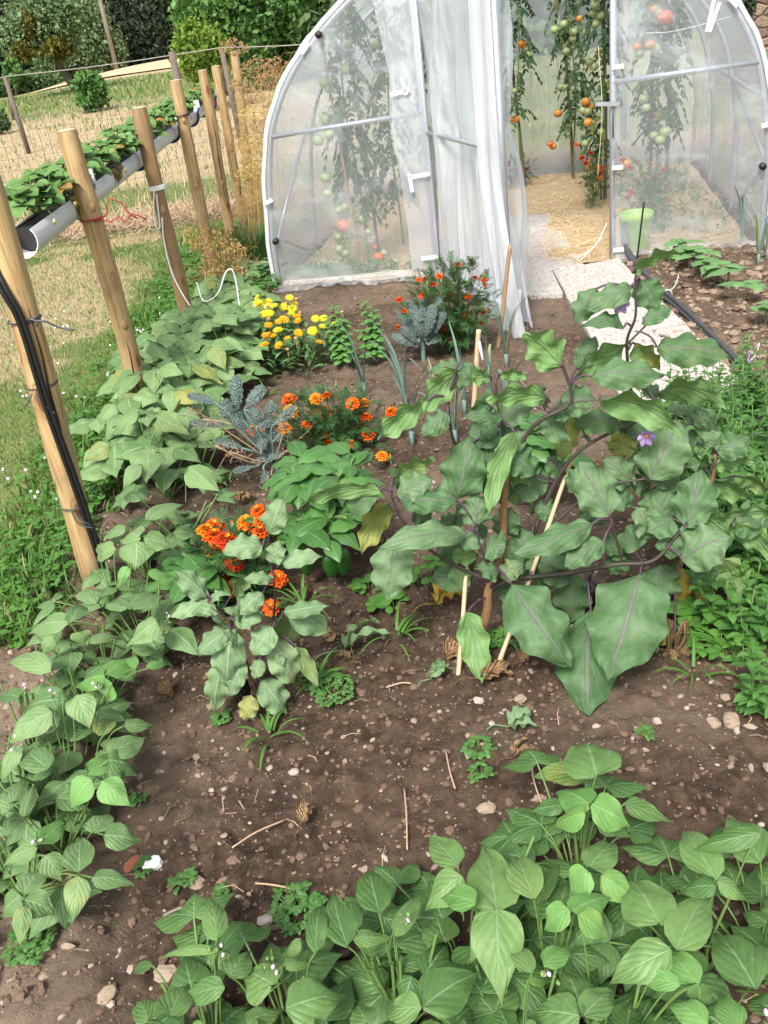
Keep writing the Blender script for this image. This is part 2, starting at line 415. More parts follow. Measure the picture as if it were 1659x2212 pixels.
def petalmat(name, c_in, c_out, edge, k=0.):
    N = NT(name); u, v = N.uv('uv'); r, y = N.uv('rnd')
    a = N.math('ABSOLUTE', N.math('MULTIPLY_ADD', u, 2., -1.))
    n = N.noise(N.co('Object'), 90., 3.)
    c = N.mix(N.sm(N.math('ADD', v, N.math('MULTIPLY', N.math('SUBTRACT', n, .5), .5)), .1, .75), c_in, c_out)
    c = N.mix(N.sm(N.math('MAXIMUM', N.math('MULTIPLY', a, .95), v), .80, 1.0), c, edge)
    c = N.mix(N.math('MULTIPLY', r, .45), c, c_in)
    p = N.pbsdf(c, .6, None, .2)
    t = N.n('BsdfTranslucent'); N.put(t.inputs[0], c)
    return N.done(N.mixs(.2, p, t.outputs[0]))
M['mari_orange'] = petalmat('marigold_petal_orange', (.42, .045, .006), (.78, .095, .006), (.82, .24, .012))
M['mari_red'] = petalmat('marigold_petal_red', (.30, .02, .006), (.50, .035, .008), (.70, .16, .012))
M['mari_gold'] = petalmat('marigold_petal_gold', (.55, .09, .006), (.75, .25, .01), (.82, .40, .02))
M['mari_eye'] = petalmat('marigold_eye', (.6, .22, .01), (.75, .35, .02), (.8, .45, .03))
M['cal_yellow'] = petalmat('calendula_yellow', (.62, .52, .02), (.82, .64, .02), (.85, .72, .08))
M['cal_orange'] = petalmat('calendula_orange', (.70, .30, .01), (.82, .40, .01), (.85, .52, .03))

def m_wood():
    N = NT('pine_post'); u, v = N.uv('uv'); r, y = N.uv('rnd')
    co = N.co('Object')
    oi = N.n('ObjectInfo').outputs['Random']
    mp = N.n('Mapping'); N.put(mp.inputs[0], co); mp.inputs['Scale'].default_value = (1, 1, .06)
    N.t.links.new(N.math('MULTIPLY', oi, 40.), mp.inputs['Location']) if False else None
    n = N.noise(mp.outputs[0], 55., 5., .65, 1.2)
    n2 = N.noise(co, 5., 3.)
    c = N.ramp(n, [(.25, (.20, .115, .05)), (.45, (.36, .235, .105)), (.62, (.47, .335, .165)), (.8, (.56, .43, .25))])
    c = N.mix(N.sm(n2, .5, .75), c, (.25, .165, .085))
    c = N.mix(N.math('MULTIPLY', y, .7), c, (.17, .095, .05))
    z_ = N.n('SeparateXYZ'); N.put(z_.inputs[0], N.pos()); c = N.mix(N.math('MULTIPLY', N.sm(N.math('ADD', z_.outputs[2], N.math('MULTIPLY', n2, -.12)), .16, .0), .75), c, (.12, .085, .055))
    c = N.mix(N.math('MULTIPLY', N.sm(N.noise(N.co('Object', (2.5, 2.5, .8)), 2., 4.), .5, .72), .5), c, (.33, .30, .26))
    kn = N.vor(N.co('Object', (9, 9, 3.1)), 1.)
    c = N.mix(N.sm(kn, .16, .09), c, (.16, .07, .025))
    c = N.mix(N.sm(N.math('ABSOLUTE', N.math('SUBTRACT', kn, .17)), .03, .0), c, (.30, .16, .06))
    mp2 = N.n('Mapping'); N.put(mp2.inputs[0], co); mp2.inputs['Scale'].default_value = (1, 1, .035)
    cr = N.noise(mp2.outputs[0], 26., 2., .4)
    crk = N.sm(N.math('ABSOLUTE', N.math('SUBTRACT', cr, .5)), .010, .003)
    crk = N.math('MULTIPLY', crk, N.sm(n2, .45, .6))
    c = N.mix(crk, c, (.025, .014, .008))
    h = N.math('SUBTRACT', N.math('MULTIPLY', n, .5), crk)
    return N.done(N.pbsdf(c, .55, N.bump(h, .5, .004), .35))
M['wood'] = m_wood()
def m_endgrain():
    N = NT('post_end_grain'); n = N.noise(N.co('Object'), 60., 4.)
    return N.done(N.pbsdf(N.mix(n, (.38, .28, .17), (.62, .50, .34)), .8))
M['wood_end'] = m_endgrain()

def m_soil():
    N = NT('garden_soil'); p = N.pos()
    n1 = N.noise(p, 1.3, 3.); n2 = N.noise(p, 26., 6., .7); n3 = N.noise(p, 140., 5., .7)
    r, y = N.uv('rnd')
    c = N.mix(N.sm(n2, .35, .68), (.033, .0215, .014), (.094, .0635, .042))
    c = N.mix(N.math('MULTIPLY', N.sm(n1, .42, .68), .5), c, (.148, .103, .069))
    c = N.mix(N.math('MULTIPLY', y, .75), c, (.25, .19, .14))
    v = N.vor(p, 95.); vr = N.vor(p, 95., 'F1', 1)
    sep = N.n('SeparateColor'); N.put(sep.inputs[0], vr)
    speck = N.math('MULTIPLY', N.sm(v, .34, .22), N.sm(sep.outputs[0], .90, .94))
    c = N.mix(speck, c, N.mix(sep.outputs[1], (.26, .19, .13), (.40, .32, .25)))
    h = N.math('ADD', N.math('MULTIPLY', n2, 1.), N.math('MULTIPLY', n3, .5))
    h = N.math('ADD', h, N.math('MULTIPLY', speck, .4))
    return N.done(N.pbsdf(c, .92, N.bump(h, .9, .014), .2))
M['soil'] = m_soil()
def m_field():
    N = NT('meadow'); p = N.pos(); r, y = N.uv('rnd')
    n1 = N.noise(p, .35, 5., .65); n2 = N.noise(p, 7., 5., .7); n3 = N.noise(p, 45., 3., .7)
    dry = N.mix(n2, (.46, .35, .215), (.60, .47, .31))
    grn = N.mix(n2, (.10, .16, .045), (.22, .26, .09))
    f = N.sm(N.math('ADD', y, N.math('MULTIPLY', N.math('SUBTRACT', N.math('ADD', N.math('MULTIPLY', n1, .6), N.math('MULTIPLY', n2, .5)), .55), 1.3)), .3, .7)
    c = N.mix(f, grn, dry)
    c = N.mix(N.math('MULTIPLY', N.sm(n1, .35, .7), .5), c, (.30, .27, .12))
    c = N.mix(N.math('MULTIPLY', n3, .4), c, tuple((.14, .11, .06)))
    return N.done(N.pbsdf(c, .9, N.bump(N.math('ADD', n2, n3), .8, .04), .1))
M['field'] = m_field()
def m_strawmat():
    N = NT('straw_mat'); p = N.pos()
    n1 = N.noise(p, 3., 4.); n2 = N.noise(p, 70., 5., .75, 1.5)
    c = N.mix(n2, (.42, .28, .16), (.76, .60, .40))
    c = N.mix(N.math('MULTIPLY', n1, .4), c, (.58, .43, .25))
    return N.done(N.pbsdf(c, .85, N.bump(n2, 1., .02), .15))
M['strawmat'] = m_strawmat()
def m_slab():
    N = NT('washed_concrete'); p = N.pos()
    v = N.vor(p, 85., 'F1', 1); d = N.vor(p, 85.)
    sep = N.n('SeparateColor'); N.put(sep.inputs[0], v)
    c = N.ramp(sep.outputs[0], [(0, (.40, .37, .34)), (.5, (.46, .43, .40)), (.72, (.31, .25, .21)), (.86, (.20, .175, .165)), (1, (.12, .105, .10))])
    c = N.mix(N.sm(d, .38, .6), c, (.42, .39, .36))
    n = N.noise(p, 5., 5., .7)
    c = N.mix(N.math('MULTIPLY', N.sm(n, .5, .78), .55), c, (.33, .26, .2))
    return N.done(N.pbsdf(c, .8, N.bump(N.math('SUBTRACT', 1., d), .4, .004), .25))
M['slab'] = m_slab()
def m_stone():
    N = NT('pebble'); r, y = N.uv('rnd'); n = N.noise(N.co('Object'), 40., 4.)
    c = N.ramp(r, [(0, (.10, .065, .045)), (.3, (.20, .14, .10)), (.55, (.29, .225, .165)), (.75, (.33, .26, .195)), (.93, (.40, .35, .30)), (1, (.50, .46, .41))])
    c = N.mix(N.math('MULTIPLY', n, .5), c, (.16, .10, .07))
    return N.done(N.pbsdf(c, .8, N.bump(n, .5, .005), .25))
M['stone'] = m_stone()
def m_wall():
    N = NT('rubble_stone_wall'); co = N.co('Object', (3.2, 3.2, 6.5))
    d = N.vor(co, 1., 'DISTANCE_TO_EDGE'); v = N.vor(co, 1., 'F1', 1)
    sep = N.n('SeparateColor'); N.put(sep.inputs[0], v); n = N.noise(N.co('Object'), 30., 5.)
    c = N.ramp(sep.outputs[0], [(0, (.16, .10, .085)), (.4, (.26, .17, .13)), (.7, (.36, .27, .19)), (1, (.22, .14, .13))])
    c = N.mix(N.math('MULTIPLY', n, .5), c, (.1, .07, .06))
    c = N.mix(N.sm(d, .06, .02), c, (.11, .085, .07))
    return N.done(N.pbsdf(c, .9, N.bump(N.math('ADD', N.sm(d, 0., .12), n), .8, .04), .15))
M['wall'] = m_wall()
def m_film(name, fac, var=.25, tint=(.95, .97, 1.), streak=(5, 5, .7), sc=2.2, refl=.35):
    """milky polythene: partly see-through, partly scattering, glossy"""
    N = NT(name); co = N.co('Object', streak)
    n = N.noise(co, sc, 5., .6, 1.0); n2 = N.noise(N.co('Object'), 14., 3., .6, .6)
    f = N.math('ADD', fac, N.math('MULTIPLY', N.sm(n, .45, .78), var), clamp=True)
    nm = N.bump(N.math('ADD', n, N.math('MULTIPLY', n2, .25)), .35, .05)
    tr = N.n('BsdfTransparent'); N.put(tr.inputs[0], (.97, .98, .99))
    df = N.n('BsdfDiffuse'); N.put(df.inputs[0], tint); N.put(df.inputs['Normal'], nm)
    tl = N.n('BsdfTranslucent'); N.put(tl.inputs[0], tint); N.put(tl.inputs['Normal'], nm)
    gl = N.n('BsdfGlossy'); gl.inputs['Roughness'].default_value = .22; N.put(gl.inputs['Normal'], nm)
    lw = N.n('LayerWeight'); lw.inputs[0].default_value = .35; N.put(lw.inputs['Normal'], nm)
    s = N.mixs(f, tr.outputs[0], N.mixs(.5, df.outputs[0], tl.outputs[0]))
    return N.done(N.mixs(N.math('MULTIPLY', lw.outputs['Fresnel'], refl), s, gl.outputs[0]))
M['film'] = m_film('polythene_film', .19, .28, streak=(1, 1, 1.6), sc=1.6, tint=(.88, .94, 1.))
M['film_cover'] = m_film('polythene_cover', .36, .10, streak=(1, 1, 1), sc=1.2, tint=(.88, .94, 1.))
M['film_door'] = m_film('polythene_door', .36, .42, streak=(3, 3, .45), sc=2., tint=(.90, .945, 1.))
M['film_edge'] = m_film('polythene_edge', .80, .18)
M['film_skirt'] = m_film('polythene_skirt', .25, .5, tint=(.86, .87, .88), streak=(2, 2, 4), sc=3.)

def treemat(name, c1, c2, trans=.12):
    N = NT(name); r, y = N.uv('rnd'); n = N.noise(N.co('Object'), .9, 4.)
    c = N.mix(N.math('MULTIPLY_ADD', r, .8, N.math('MULTIPLY_ADD', n, .9, -.4), clamp=True), c1, c2)
    p = N.pbsdf(c, .6, None, .25); t = N.n('BsdfTranslucent'); N.put(t.inputs[0], c)
    return N.done(N.mixs(trans, p, t.outputs[0]))
M['t_dark'] = treemat('evergreen_foliage', (.022, .040, .024), (.060, .085, .048))
M['t_mid'] = treemat('broadleaf_foliage', (.045, .10, .036), (.13, .205, .07))
M['t_light'] = treemat('pale_foliage', (.075, .14, .055), (.19, .26, .12))
M['t_bright'] = treemat('bright_shrub_foliage', (.085, .17, .02), (.22, .32, .05), .2)
M['t_hazel'] = treemat('hazel_foliage', (.045, .125, .03), (.14, .27, .065), .18)
M['t_mistletoe'] = treemat('golden_foliage', (.075, .075, .012), (.16, .15, .02))
M['hayfield'] = plain('stubble', (.56, .40, .24), .9, var=.3, sc=2., bump=.4)
# ================================================================ ground
def terrain(x, y):
    x = np.asarray(x, float); y = np.asarray(y, float)
    return smooth(14, 60, y) * (.7 + .6 * smooth(-18, -9, x)) + smooth(60, 300, y) * 4.
def GT(px, py):
    d = ray(px, py)
    for t in np.linspace(8, 90, 1600):
        p = CAM + d * t
        if p[2] <= float(terrain(p[0], p[1])): return p
    return CAM + d * 60
def grid_mesh(xs, ys, zf, rf):
    X, Y = np.meshgrid(xs, ys); Z = zf(X, Y); R = rf(X, Y)
    nx = len(xs); i, j = np.meshgrid(np.arange(nx - 1), np.arange(len(ys) - 1)); a = (j * nx + i).ravel()
    mb = MB(); mb.add(np.stack([X, Y, Z], -1).reshape(-1, 3), np.stack([a, a + 1, a + nx + 1, a + nx], 1), None,
                      np.stack([np.full(X.size, .5), R.ravel()], 1))
    return mb
def field_dry(x, y):
    d = np.interp(y, [0, 11, 13, 15, 26, 31, 36, 44, 49], [.5, .3, .35, .8, .85, .5, .12, .15, .4])
    d = np.where((x > .5) & (y < 30), d * .45, d)
    d = np.where((y > 43), lerp(d, 1., smooth(-14, -10, x)), d)
    return d
def dense(a, b, n, p): return a + (b - a) * np.linspace(0, 1, n) ** p
xs = np.concatenate([-dense(0, 400, 70, 2.6)[::-1], dense(0, 400, 70, 2.6)[1:]])
ys = np.concatenate([np.linspace(-60, -2, 10), np.linspace(-1, 16, 40), dense(16.5, 600, 70, 2.6)])
grid_mesh(xs, ys, lambda x, y: terrain(x, y) - .02 - .0 * x, field_dry).build('field', M['field'], kind='structure')

BEDX0 = lambda y: np.interp(y, [0, 2.25, 2.5, 4, 6, 9], [-3, -2.9, -1.27, -1.27, -1.24, -1.15])
def bed(x, y):
    """1 inside the dug garden, 0 on the lawn"""
    e = .22 * (fbm(x, y, 5., 3, 5) - .5)
    return smooth(-.05, .04, x - BEDX0(y) + e) * smooth(9.25, 9.0, y + e)
FR = A([-.528, 6.493, 0.]); DX = A([.971, -.241, 0.]); DX = DX / np.linalg.norm(DX); AX = A([-DX[1], DX[0], 0.]); TW = 3.30; TL = 3.5
def tun(x, y):
    dx = x - FR[0]; dy = y - FR[1]
    return dx * DX[0] + dy * DX[1], dx * AX[0] + dy * AX[1]
def in_tunnel(x, y):
    s, t = tun(x, y)
    return smooth(0, .05, s) * smooth(TW, TW - .05, s) * smooth(-.02, .05, t) * smooth(TL, TL - .05, t)
def soil_h(x, y):
    h = .045 * (fbm(x, y, 1.6, 3, 2) - .45) + .034 * (fbm(x, y, 11, 3, 4) - .5) + .020 * (fbm(x, y, 42, 3, 8) - .5)
    cl = fbm(x, y, 24, 2, 15); h = h + .016 * smooth(.56, .72, cl)
    big = smooth(1.75, 2.0, x) * smooth(4.2, 4.6, y)
    h = h + big * (.05 * (fbm(x, y, 17, 3, 21) - .5) + .03)
    return .012 + h
def soil_z(x, y):
    b = bed(x, y)
    return lerp(-.06, soil_h(x, y), b) * (1 - in_tunnel(x, y)) - .03 * in_tunnel(x, y)
def soil_dry(x, y):
    d = smooth(.42, .7, fbm(x, y, 1.1, 4, 31)) * .5
    d = d + .75 * smooth(-.55, -1.1, x) * smooth(2.9, 1.5, y)             # trodden stony edge, near left
    d = d + .45 * smooth(4.2, 5.0, y) * smooth(.5, .8, x) * smooth(1.5, 1.2, x)
    d = d + .30 * smooth(3.4, 3.9, y) * smooth(4.4, 3.9, y)
    return np.clip(d, 0, 1)
sx = np.arange(-3.0, 4.9, .017); sy = np.concatenate([np.arange(.45, 3.2, .0125), np.arange(3.2, 9.4, .022)])
grid_mesh(sx, sy, soil_z, soil_dry).build('soil', M['soil'], kind='structure')
def SZ(x, y): return float(soil_z(A([x]), A([y]))[0])

# lawn sheet
def lawn_dry(x, y):
    d = smooth(4.0, 6.0, y + 1.6 * (fbm(x, y, 1.0, 4, 41) - .5)) * smooth(-1.30, -1.95, x + .5 * (fbm(x, y, 1.5, 3, 44) - .5))
    d = d * (.25 + .75 * smooth(.36, .55, fbm(x, y, .9, 4, 47)))
    return np.clip(d * .66 + .25 * smooth(8.6, 9.4, y), 0, 1)
lx = np.arange(-9, -.6, .08); ly = np.arange(1.9, 9.85, .08)
grid_mesh(lx, ly, lambda x, y: -.012 + .02 * (fbm(x, y, 2, 3, 9) - .5), lawn_dry).build('lawn', M['field'], kind='structure')

# grass blades (bulk)
def blades(n, xr, yr, mask, hfun, dryf, wid=.0045, seg=3, lean=.6):
    x = RN.uniform(*xr, n); y = RN.uniform(*yr, n)
    k = RN.random(n) < mask(x, y); x = x[k]; y = y[k]; n = len(x)
    h = hfun(x, y) * RN.uniform(.5, 1.25, n); a = RN.uniform(0, 2 * pi, n); ln = RN.uniform(.1, 1, n) * lean
    d = dryf(x, y)
    w = wid * RN.uniform(.6, 1.4, n) * (1 + .10 * np.maximum(0, y - 3))
    b = a + RN.normal(0, .5, n) + pi / 2
    V_ = np.zeros((n, 2 * seg + 1, 3)); 
    for i in range(seg + 1):
        t = i / seg
        cx = x + np.cos(a) * h * ln * t ** 1.7; cy = y + np.sin(a) * h * ln * t ** 1.7; cz = h * t * (1 - .35 * ln * t) + GZ(x, y)
        if i < seg:
            ww = w * (1 - t * .7)
            V_[:, 2 * i] = np.stack([cx - np.cos(b) * ww, cy - np.sin(b) * ww, cz], 1)
            V_[:, 2 * i + 1] = np.stack([cx + np.cos(b) * ww, cy + np.sin(b) * ww, cz], 1)
        else: V_[:, 2 * seg] = np.stack([cx, cy, cz], 1)
    m = 2 * seg + 1; o = (np.arange(n) * m)[:, None]
    q = np.concatenate([o + A([2 * i, 2 * i + 1, 2 * i + 3, 2 * i + 2]) for i in range(seg - 1)])
    t3 = o + A([2 * seg - 2, 2 * seg - 1, 2 * seg])
    r = np.stack([RN.random(n), np.clip((RN.random(n) < d) * RN.uniform(.7, 1.6, n), 0, 1.6)], 1)
    mb = MB(); uv = np.tile(A([[.25, .5]]), (n * m, 1))
    mb.add(V_.reshape(-1, 3), q, uv, np.repeat(r, m, 0)); mb.f.append((t3, 0))
    return mb
GZ = lambda x, y: np.where(y > 10, terrain(x, y) - .02, np.where(bed(x, y) > .5, soil_z(x, y), -.008))
lawnmask = lambda x, y: (1 - bed(x, y)) * (x > -1.25 - .42 * y - .1)
blades(74000, (-4.6, -1.1), (2.2, 9.7), lawnmask, lambda x, y: .024 + .016 * fbm(x, y, 3, 2, 3), lawn_dry, wid=.0019).build('lawn_grass', M['grass'], kind='stuff')
blades(26000, (-1.75, -.95), (2.3, 9.2), lambda x, y: smooth(-1.72, -1.35, x + .25 * (fbm(x, y, 2.3, 3, 13) - .5)) * smooth(-.95, -1.2, x) * (.35 + .65 * smooth(.4, .6, fbm(x, y, 2.2, 3, 17))),
       lambda x, y: .035 + .075 * smooth(.35, .7, fbm(x, y, 2.0, 3, 19)), lambda x, y: .05 + 0 * x, wid=.0045, lean=.9).build('long_grass', M['grass'], kind='stuff')
# clover and broad weeds along the lawn edge
mb = MB()
for i in range(2600):
    y = random.uniform(2.3, 8.6); x = -1.22 - abs(random.gauss(0, .22)) + .1
    if y < 2.5 and x < -1.8: continue
    h = random.uniform(.02, .10); p = A([x, y, h - .01])
    for k in range(random.choice((2, 3, 3))):
        a = random.random() * 6.28; L = random.uniform(.018, .04)
        leaf(mb, p, p + A([cos(a) * L, sin(a) * L, random.uniform(-.008, .012)]), UPV, L * random.uniform(.5, .8), 'oval', 3, 4, fold=.2, arch=.08)
mb.build('clover', M['weed'], kind='stuff')
mb = MB()
for i in range(150):
    x = random.uniform(-3.4, -1.3); y = random.uniform(2.5, 6.8)
    if random.random() > .9 - .5 * float(lawn_dry(A([x]), A([y]))[0]): continue
    for k in range(random.choice((1, 1, 2, 3))):
        add_blob(mb, (x + random.gauss(0, .04), y + random.gauss(0, .04), .045), .0075, rough=.25, B=_B65)
mb.build('clover_flowers', M['whitepetal'], kind='stuff')

# dry hay strip under the wire fence + dead tufts beyond
def fibres(n, pf, L, r, zf=0., up=.35, nseg=2):
    P = pf(n); n = len(P); a = RN.uniform(0, 2 * pi, n); el = np.abs(RN.normal(0, up, n)) ; l = L * RN.uniform(.4, 1.3, n)
    d = np.stack([np.cos(a) * np.cos(el), np.sin(a) * np.cos(el), np.sin(el)], 1); s = np.stack([-np.sin(a), np.cos(a), np.zeros(n)], 1)
    w = r * RN.uniform(.6, 1.4, n)[:, None]; cv = RN.normal(0, .12, n)[:, None] * l[:, None]
    V_ = np.stack([P - s * w, P + s * w, P + d * l[:, None] * .5 + s * (cv - w), P + d * l[:, None] * .5 + s * (cv + w), P + d * l[:, None] - s * w * .6, P + d * l[:, None] + s * w * .6], 1)
    V_[:, 2:4, 2] += .06 * l[:, None]
    V_[:, 4:, 2] = np.maximum(V_[:, 4:, 2] - .05 * l[:, None], P[:, 2:3])
    o = (np.arange(n) * 6)[:, None]
    mb = MB(); rr = np.stack([RN.random(n), np.zeros(n)], 1)
    mb.add(V_.reshape(-1, 3), np.concatenate([o + A([0, 1, 3, 2]), o + A([2, 3, 5, 4])]), None, np.repeat(rr, 6, 0)); return mb
def hayp(n):
    x = RN.uniform(-7.5, 4.8, n); y = 10.35 + RN.normal(0, .38, n); return np.stack([x, y, RN.uniform(0, .05, n)], 1)
fibres(15000, hayp, .28, .003, up=.3).build('hay_strip', M['haydry'], kind='stuff')
def hayf(n):
    x = RN.uniform(-14, 1, n); y = RN.uniform(11, 30, n) ; k = RN.random(n) < field_dry(x, y) * (RN.random(n) < 18 / (y + 4)); x = x[k]; y = y[k]
    return np.stack([x, y, terrain(x, y) - .02], 1)
fibres(16000, hayf, .16, .004, up=.8).build('dry_grass', M['haydry'], kind='stuff')
blades(60000, (-17, 6), (10.9, 44), lambda x, y: (1.05 - field_dry(x, y)) * (x > -.45 * y - 1) * np.clip(1.5 - y / 40, .3, 1), lambda x, y: .09 + .10 * (y > 24) * fbm(x, y, .3, 3, 3), lambda x, y: .35 + 0 * x, wid=.004).build('meadow_grass', M['grass'], kind='stuff')

# straw mulch in the tunnel
def straw_z(x, y): return .03 + .05 * (fbm(x, y, 2.2, 3, 51) - .4)
n = 60
s_, t_ = np.meshgrid(np.linspace(.03, TW - .03, n), np.linspace(-.07, TL - .02, n))
PX = FR[0] + s_ * DX[0] + t_ * AX[0]; PY = FR[1] + s_ * DX[1] + t_ * AX[1]
i, j = np.meshgrid(np.arange(n - 1), np.arange(n - 1)); a = (j * n + i).ravel()
path_s = lambda s, t: smooth(1.05, 1.15, s) * smooth(1.95, 1.85, s) * smooth(1.75, 1.6, t)
mb = MB(); mb.add(np.stack([PX, PY, straw_z(PX, PY) * (1 - .95 * path_s(s_, t_))], -1).reshape(-1, 3), np.stack([a, a + 1, a + n + 1, a + n], 1))
mb.build('straw_mulch', M['strawmat'], kind='structure')
def strawp(n):
    s = RN.uniform(.05, TW - .05, n); t = RN.uniform(.0, TL, n)
    k = RN.random(n) > .985 * path_s(s, t) * (RN.random(n) < .93); s = s[k]; t = t[k]
    x = FR[0] + s * DX[0] + t * AX[0]; y = FR[1] + s * DX[1] + t * AX[1]
    return np.stack([x, y, straw_z(x, y) * (1 - .75 * path_s(s, t)) + RN.uniform(-.005, .012, len(x)) + .012 * path_s(s, t)], 1)
fibres(17000, strawp, .10, .0016, up=.16).build('loose_straw', M['straw'], kind='stuff')

# pebbles and clods
def scatter(n, pf, r0, r1, rng, name, mat, flat=.6, kind='stuff'):
    P = pf(n); n = len(P); vs, q, t = _B65; m = len(vs)
    r = r0 + (r1 - r0) * RN.random(n) ** 3
    a = RN.uniform(0, 2 * pi, n); sc = np.stack([RN.uniform(.7, 1.5, n), RN.uniform(.6, 1.1, n), RN.uniform(.35, .8, n)], 1)
    v = vs[None] * (1 + .38 * (RN.random((n, m, 1)) - .5)) * sc[:, None] * r[:, None, None]
    c, s = np.cos(a)[:, None], np.sin(a)[:, None]
    v = np.stack([v[..., 0] * c - v[..., 1] * s, v[..., 0] * s + v[..., 1] * c, v[..., 2]], -1)
    v = v + P[:, None] + A([0, 0, 1.]) * (r * .15)[:, None, None]
    o = (np.arange(n) * m)[:, None, None]
    mb = MB(); rr = np.stack([rng(n), np.zeros(n)], 1)
    mb.add(v.reshape(-1, 3), (q[None] + o).reshape(-1, 4), None, np.repeat(rr, m, 0)); mb.f.append(((t[None] + o).reshape(-1, 3), 0))
    return mb.build(name, mat, kind=kind, smooth=False)
def bedp(xr, yr, dens=None):
    def f(n):
        x = RN.uniform(*xr, n); y = RN.uniform(yr[0] ** .5, yr[1] ** .5, n) ** 2
        k = (bed(x, y) > .6) & (in_tunnel(x, y) < .2) & (np.abs(x) < .5 * y + .35)
        if dens is not None: k &= RN.random(n) < dens(x, y)
        x = x[k]; y = y[k]; return np.stack([x, y, soil_z(x, y)], 1)
    return f
scatter(24000, bedp((-2., 3.2), (.8, 6.2)), .0012, .008, lambda n: RN.random(n) ** 1.5 * .95, 'pebbles', M['stone'])
scatter(4800, bedp((-2., 1.6), (.8, 3.2), lambda x, y: .12 + soil_dry(x, y)), .003, .014, lambda n: RN.uniform(.1, .95, n), 'gravel', M['stone'])
scatter(5000, bedp((1.6, 4.2), (3.8, 7.5)), .008, .032, lambda n: RN.random(n) ** .8 * .62 + .02, 'soil_clods', M['stone'])
scatter(11000, bedp((-1.3, 2), (.8, 6)), .003, .013, lambda n: RN.uniform(0, .12, n), 'soil_crumbs', M['stone'])
def twp(n):
    P = bedp((-1.2, 2), (.9, 4.5), lambda x, y: smooth(.45, .62, fbm(x, y, 3, 2, 77)))(n); P[:, 2] += .004; return P
fibres(650, twp, .05, .0009, up=.12).build('straw_bits', M['haydry'], kind='stuff')

# ---------------------------------------------------------------- countable stones
def stone_thing(px, py, r, rv, label, mat='stone', sc=(1.2, .9, .6), name='stone', cat='stone'):
    p = G(px, py); z = SZ(p[0], p[1])
    mb = MB(); vs, q, t = blob(9, 7)
    v = vs * (1 + .34 * (RN.random((len(vs), 1)) - .5)); v = np.sign(v) * np.abs(v) ** .8 * A(sc) * r
    v = v @ rotm((0, 0, 1), random.random() * 3).T
    mb.add(v, q, None, (rv, 0)); mb.f.append((t, 0))
    o = mb.build(name, M[mat], smooth=False)
    o.location = (p[0], p[1], z + r * .25); tag(o, label, cat, 'stones lying on the soil' if cat == 'stone' else None)
for a in [(337, 1884, .019, 1, 'white angular stone beside the red brick shard', 'tin'),
          (290, 1878, .020, .5, 'red brick shard beside the white stone', 'brick', (1.3, .8, .35)),
          (384, 2003, .022, .86, 'pale pinkish oblong stone below the white stone'),
          (416, 2000, .013, .3, 'small rusty brown stone touching the pale oblong stone'),
          (1052, 1762, .020, .74, 'rounded pink-beige stone on bare soil behind the near bean plants'),
          (1540, 1578, .016, .74, 'pale pointed stone left of the flat pink stone'),
          (1577, 1582, .022, .62, 'flat pink angular stone on soil below the mint'),
          (1035, 1528, .014, .95, 'grey-white flat stone under the tall aubergine stakes'),
          (1125, 1527, .014, .68, 'beige stone right of the foot of the leaning cane'),
          (640, 1690, .011, .88, 'twin white pebble stone alone in the middle of the bare soil'),
          (430, 1925, .018, .45, 'grey-brown rounded stone beside a purslane tuft'),
          (580, 2010, .014, .97, 'pale dusty round stone near a long straw stalk'),
          (1375, 1795, .013, .95, 'white wedge stone behind the solitary bean shoot'),
          (240, 2170, .018, .7, 'buff stone in the gravelly corner'),
          (365, 2120, .02, .75, 'pinkish stone in gravel beside the corner bean plants'),
          (470, 2190, .019, .7, 'flat peach stone at the photograph\'s lower border'),
          (985, 1045, .022, .62, 'flat red-brown stone between the leeks'),
          (1030, 745, .05, .55, 'large grey-brown stone at the foot of the tall marigold clump'),
          (690, 985, .02, .9, 'whitish stone behind the curly kale'),
          (775, 790, .02, .6, 'reddish stone under the basil')]:
    stone_thing(*a)

# ================================================================ trees and far background
def crown(mb, c, rad, n, ls, gap=.55, clump=26, seed=0, droop=0., spread=.16):
    c = A(c); rad = A(rad); nc = max(6, n // clump)
    u = RN.normal(size=(nc, 3)); u /= np.linalg.norm(u, axis=1, keepdims=True)
    cc = u * (RN.random((nc, 1)) ** .33 * (1 - gap) + gap * RN.uniform(.8, 1.06, (nc, 1)))
    lump = 1 + .30 * (vnoise(u[:, 0] * 2.2 + seed, u[:, 2] * 2.2, 1.6, seed) - .5)[:, None] * 2
    cc = cc * lump
    idx = RN.integers(0, nc, n)
    p = cc[idx] + RN.normal(0, spread, (n, 3)) * RN.uniform(.6, 1.6, (nc, 1))[idx]
    p = c + p * rad
    d = RN.normal(size=(n, 3)); d[:, 2] -= droop; d /= np.linalg.norm(d, axis=1, keepdims=True)
    e = np.cross(d, RN.normal(size=(n, 3))); e /= np.linalg.norm(e, axis=1, keepdims=True)
    l = (ls * RN.uniform(.6, 1.4, n))[:, None]
    V_ = np.stack([p, p + d * l * .5 + e * l * .28, p + d * l, p + d * l * .5 - e * l * .28], 1)
    rc = RN.random(nc)[idx] * .6 + RN.random(n) * .4
    mb.add(V_.reshape(-1, 3), np.arange(n * 4).reshape(n, 4), None, np.repeat(np.stack([rc, np.zeros(n)], 1), 4, 0))
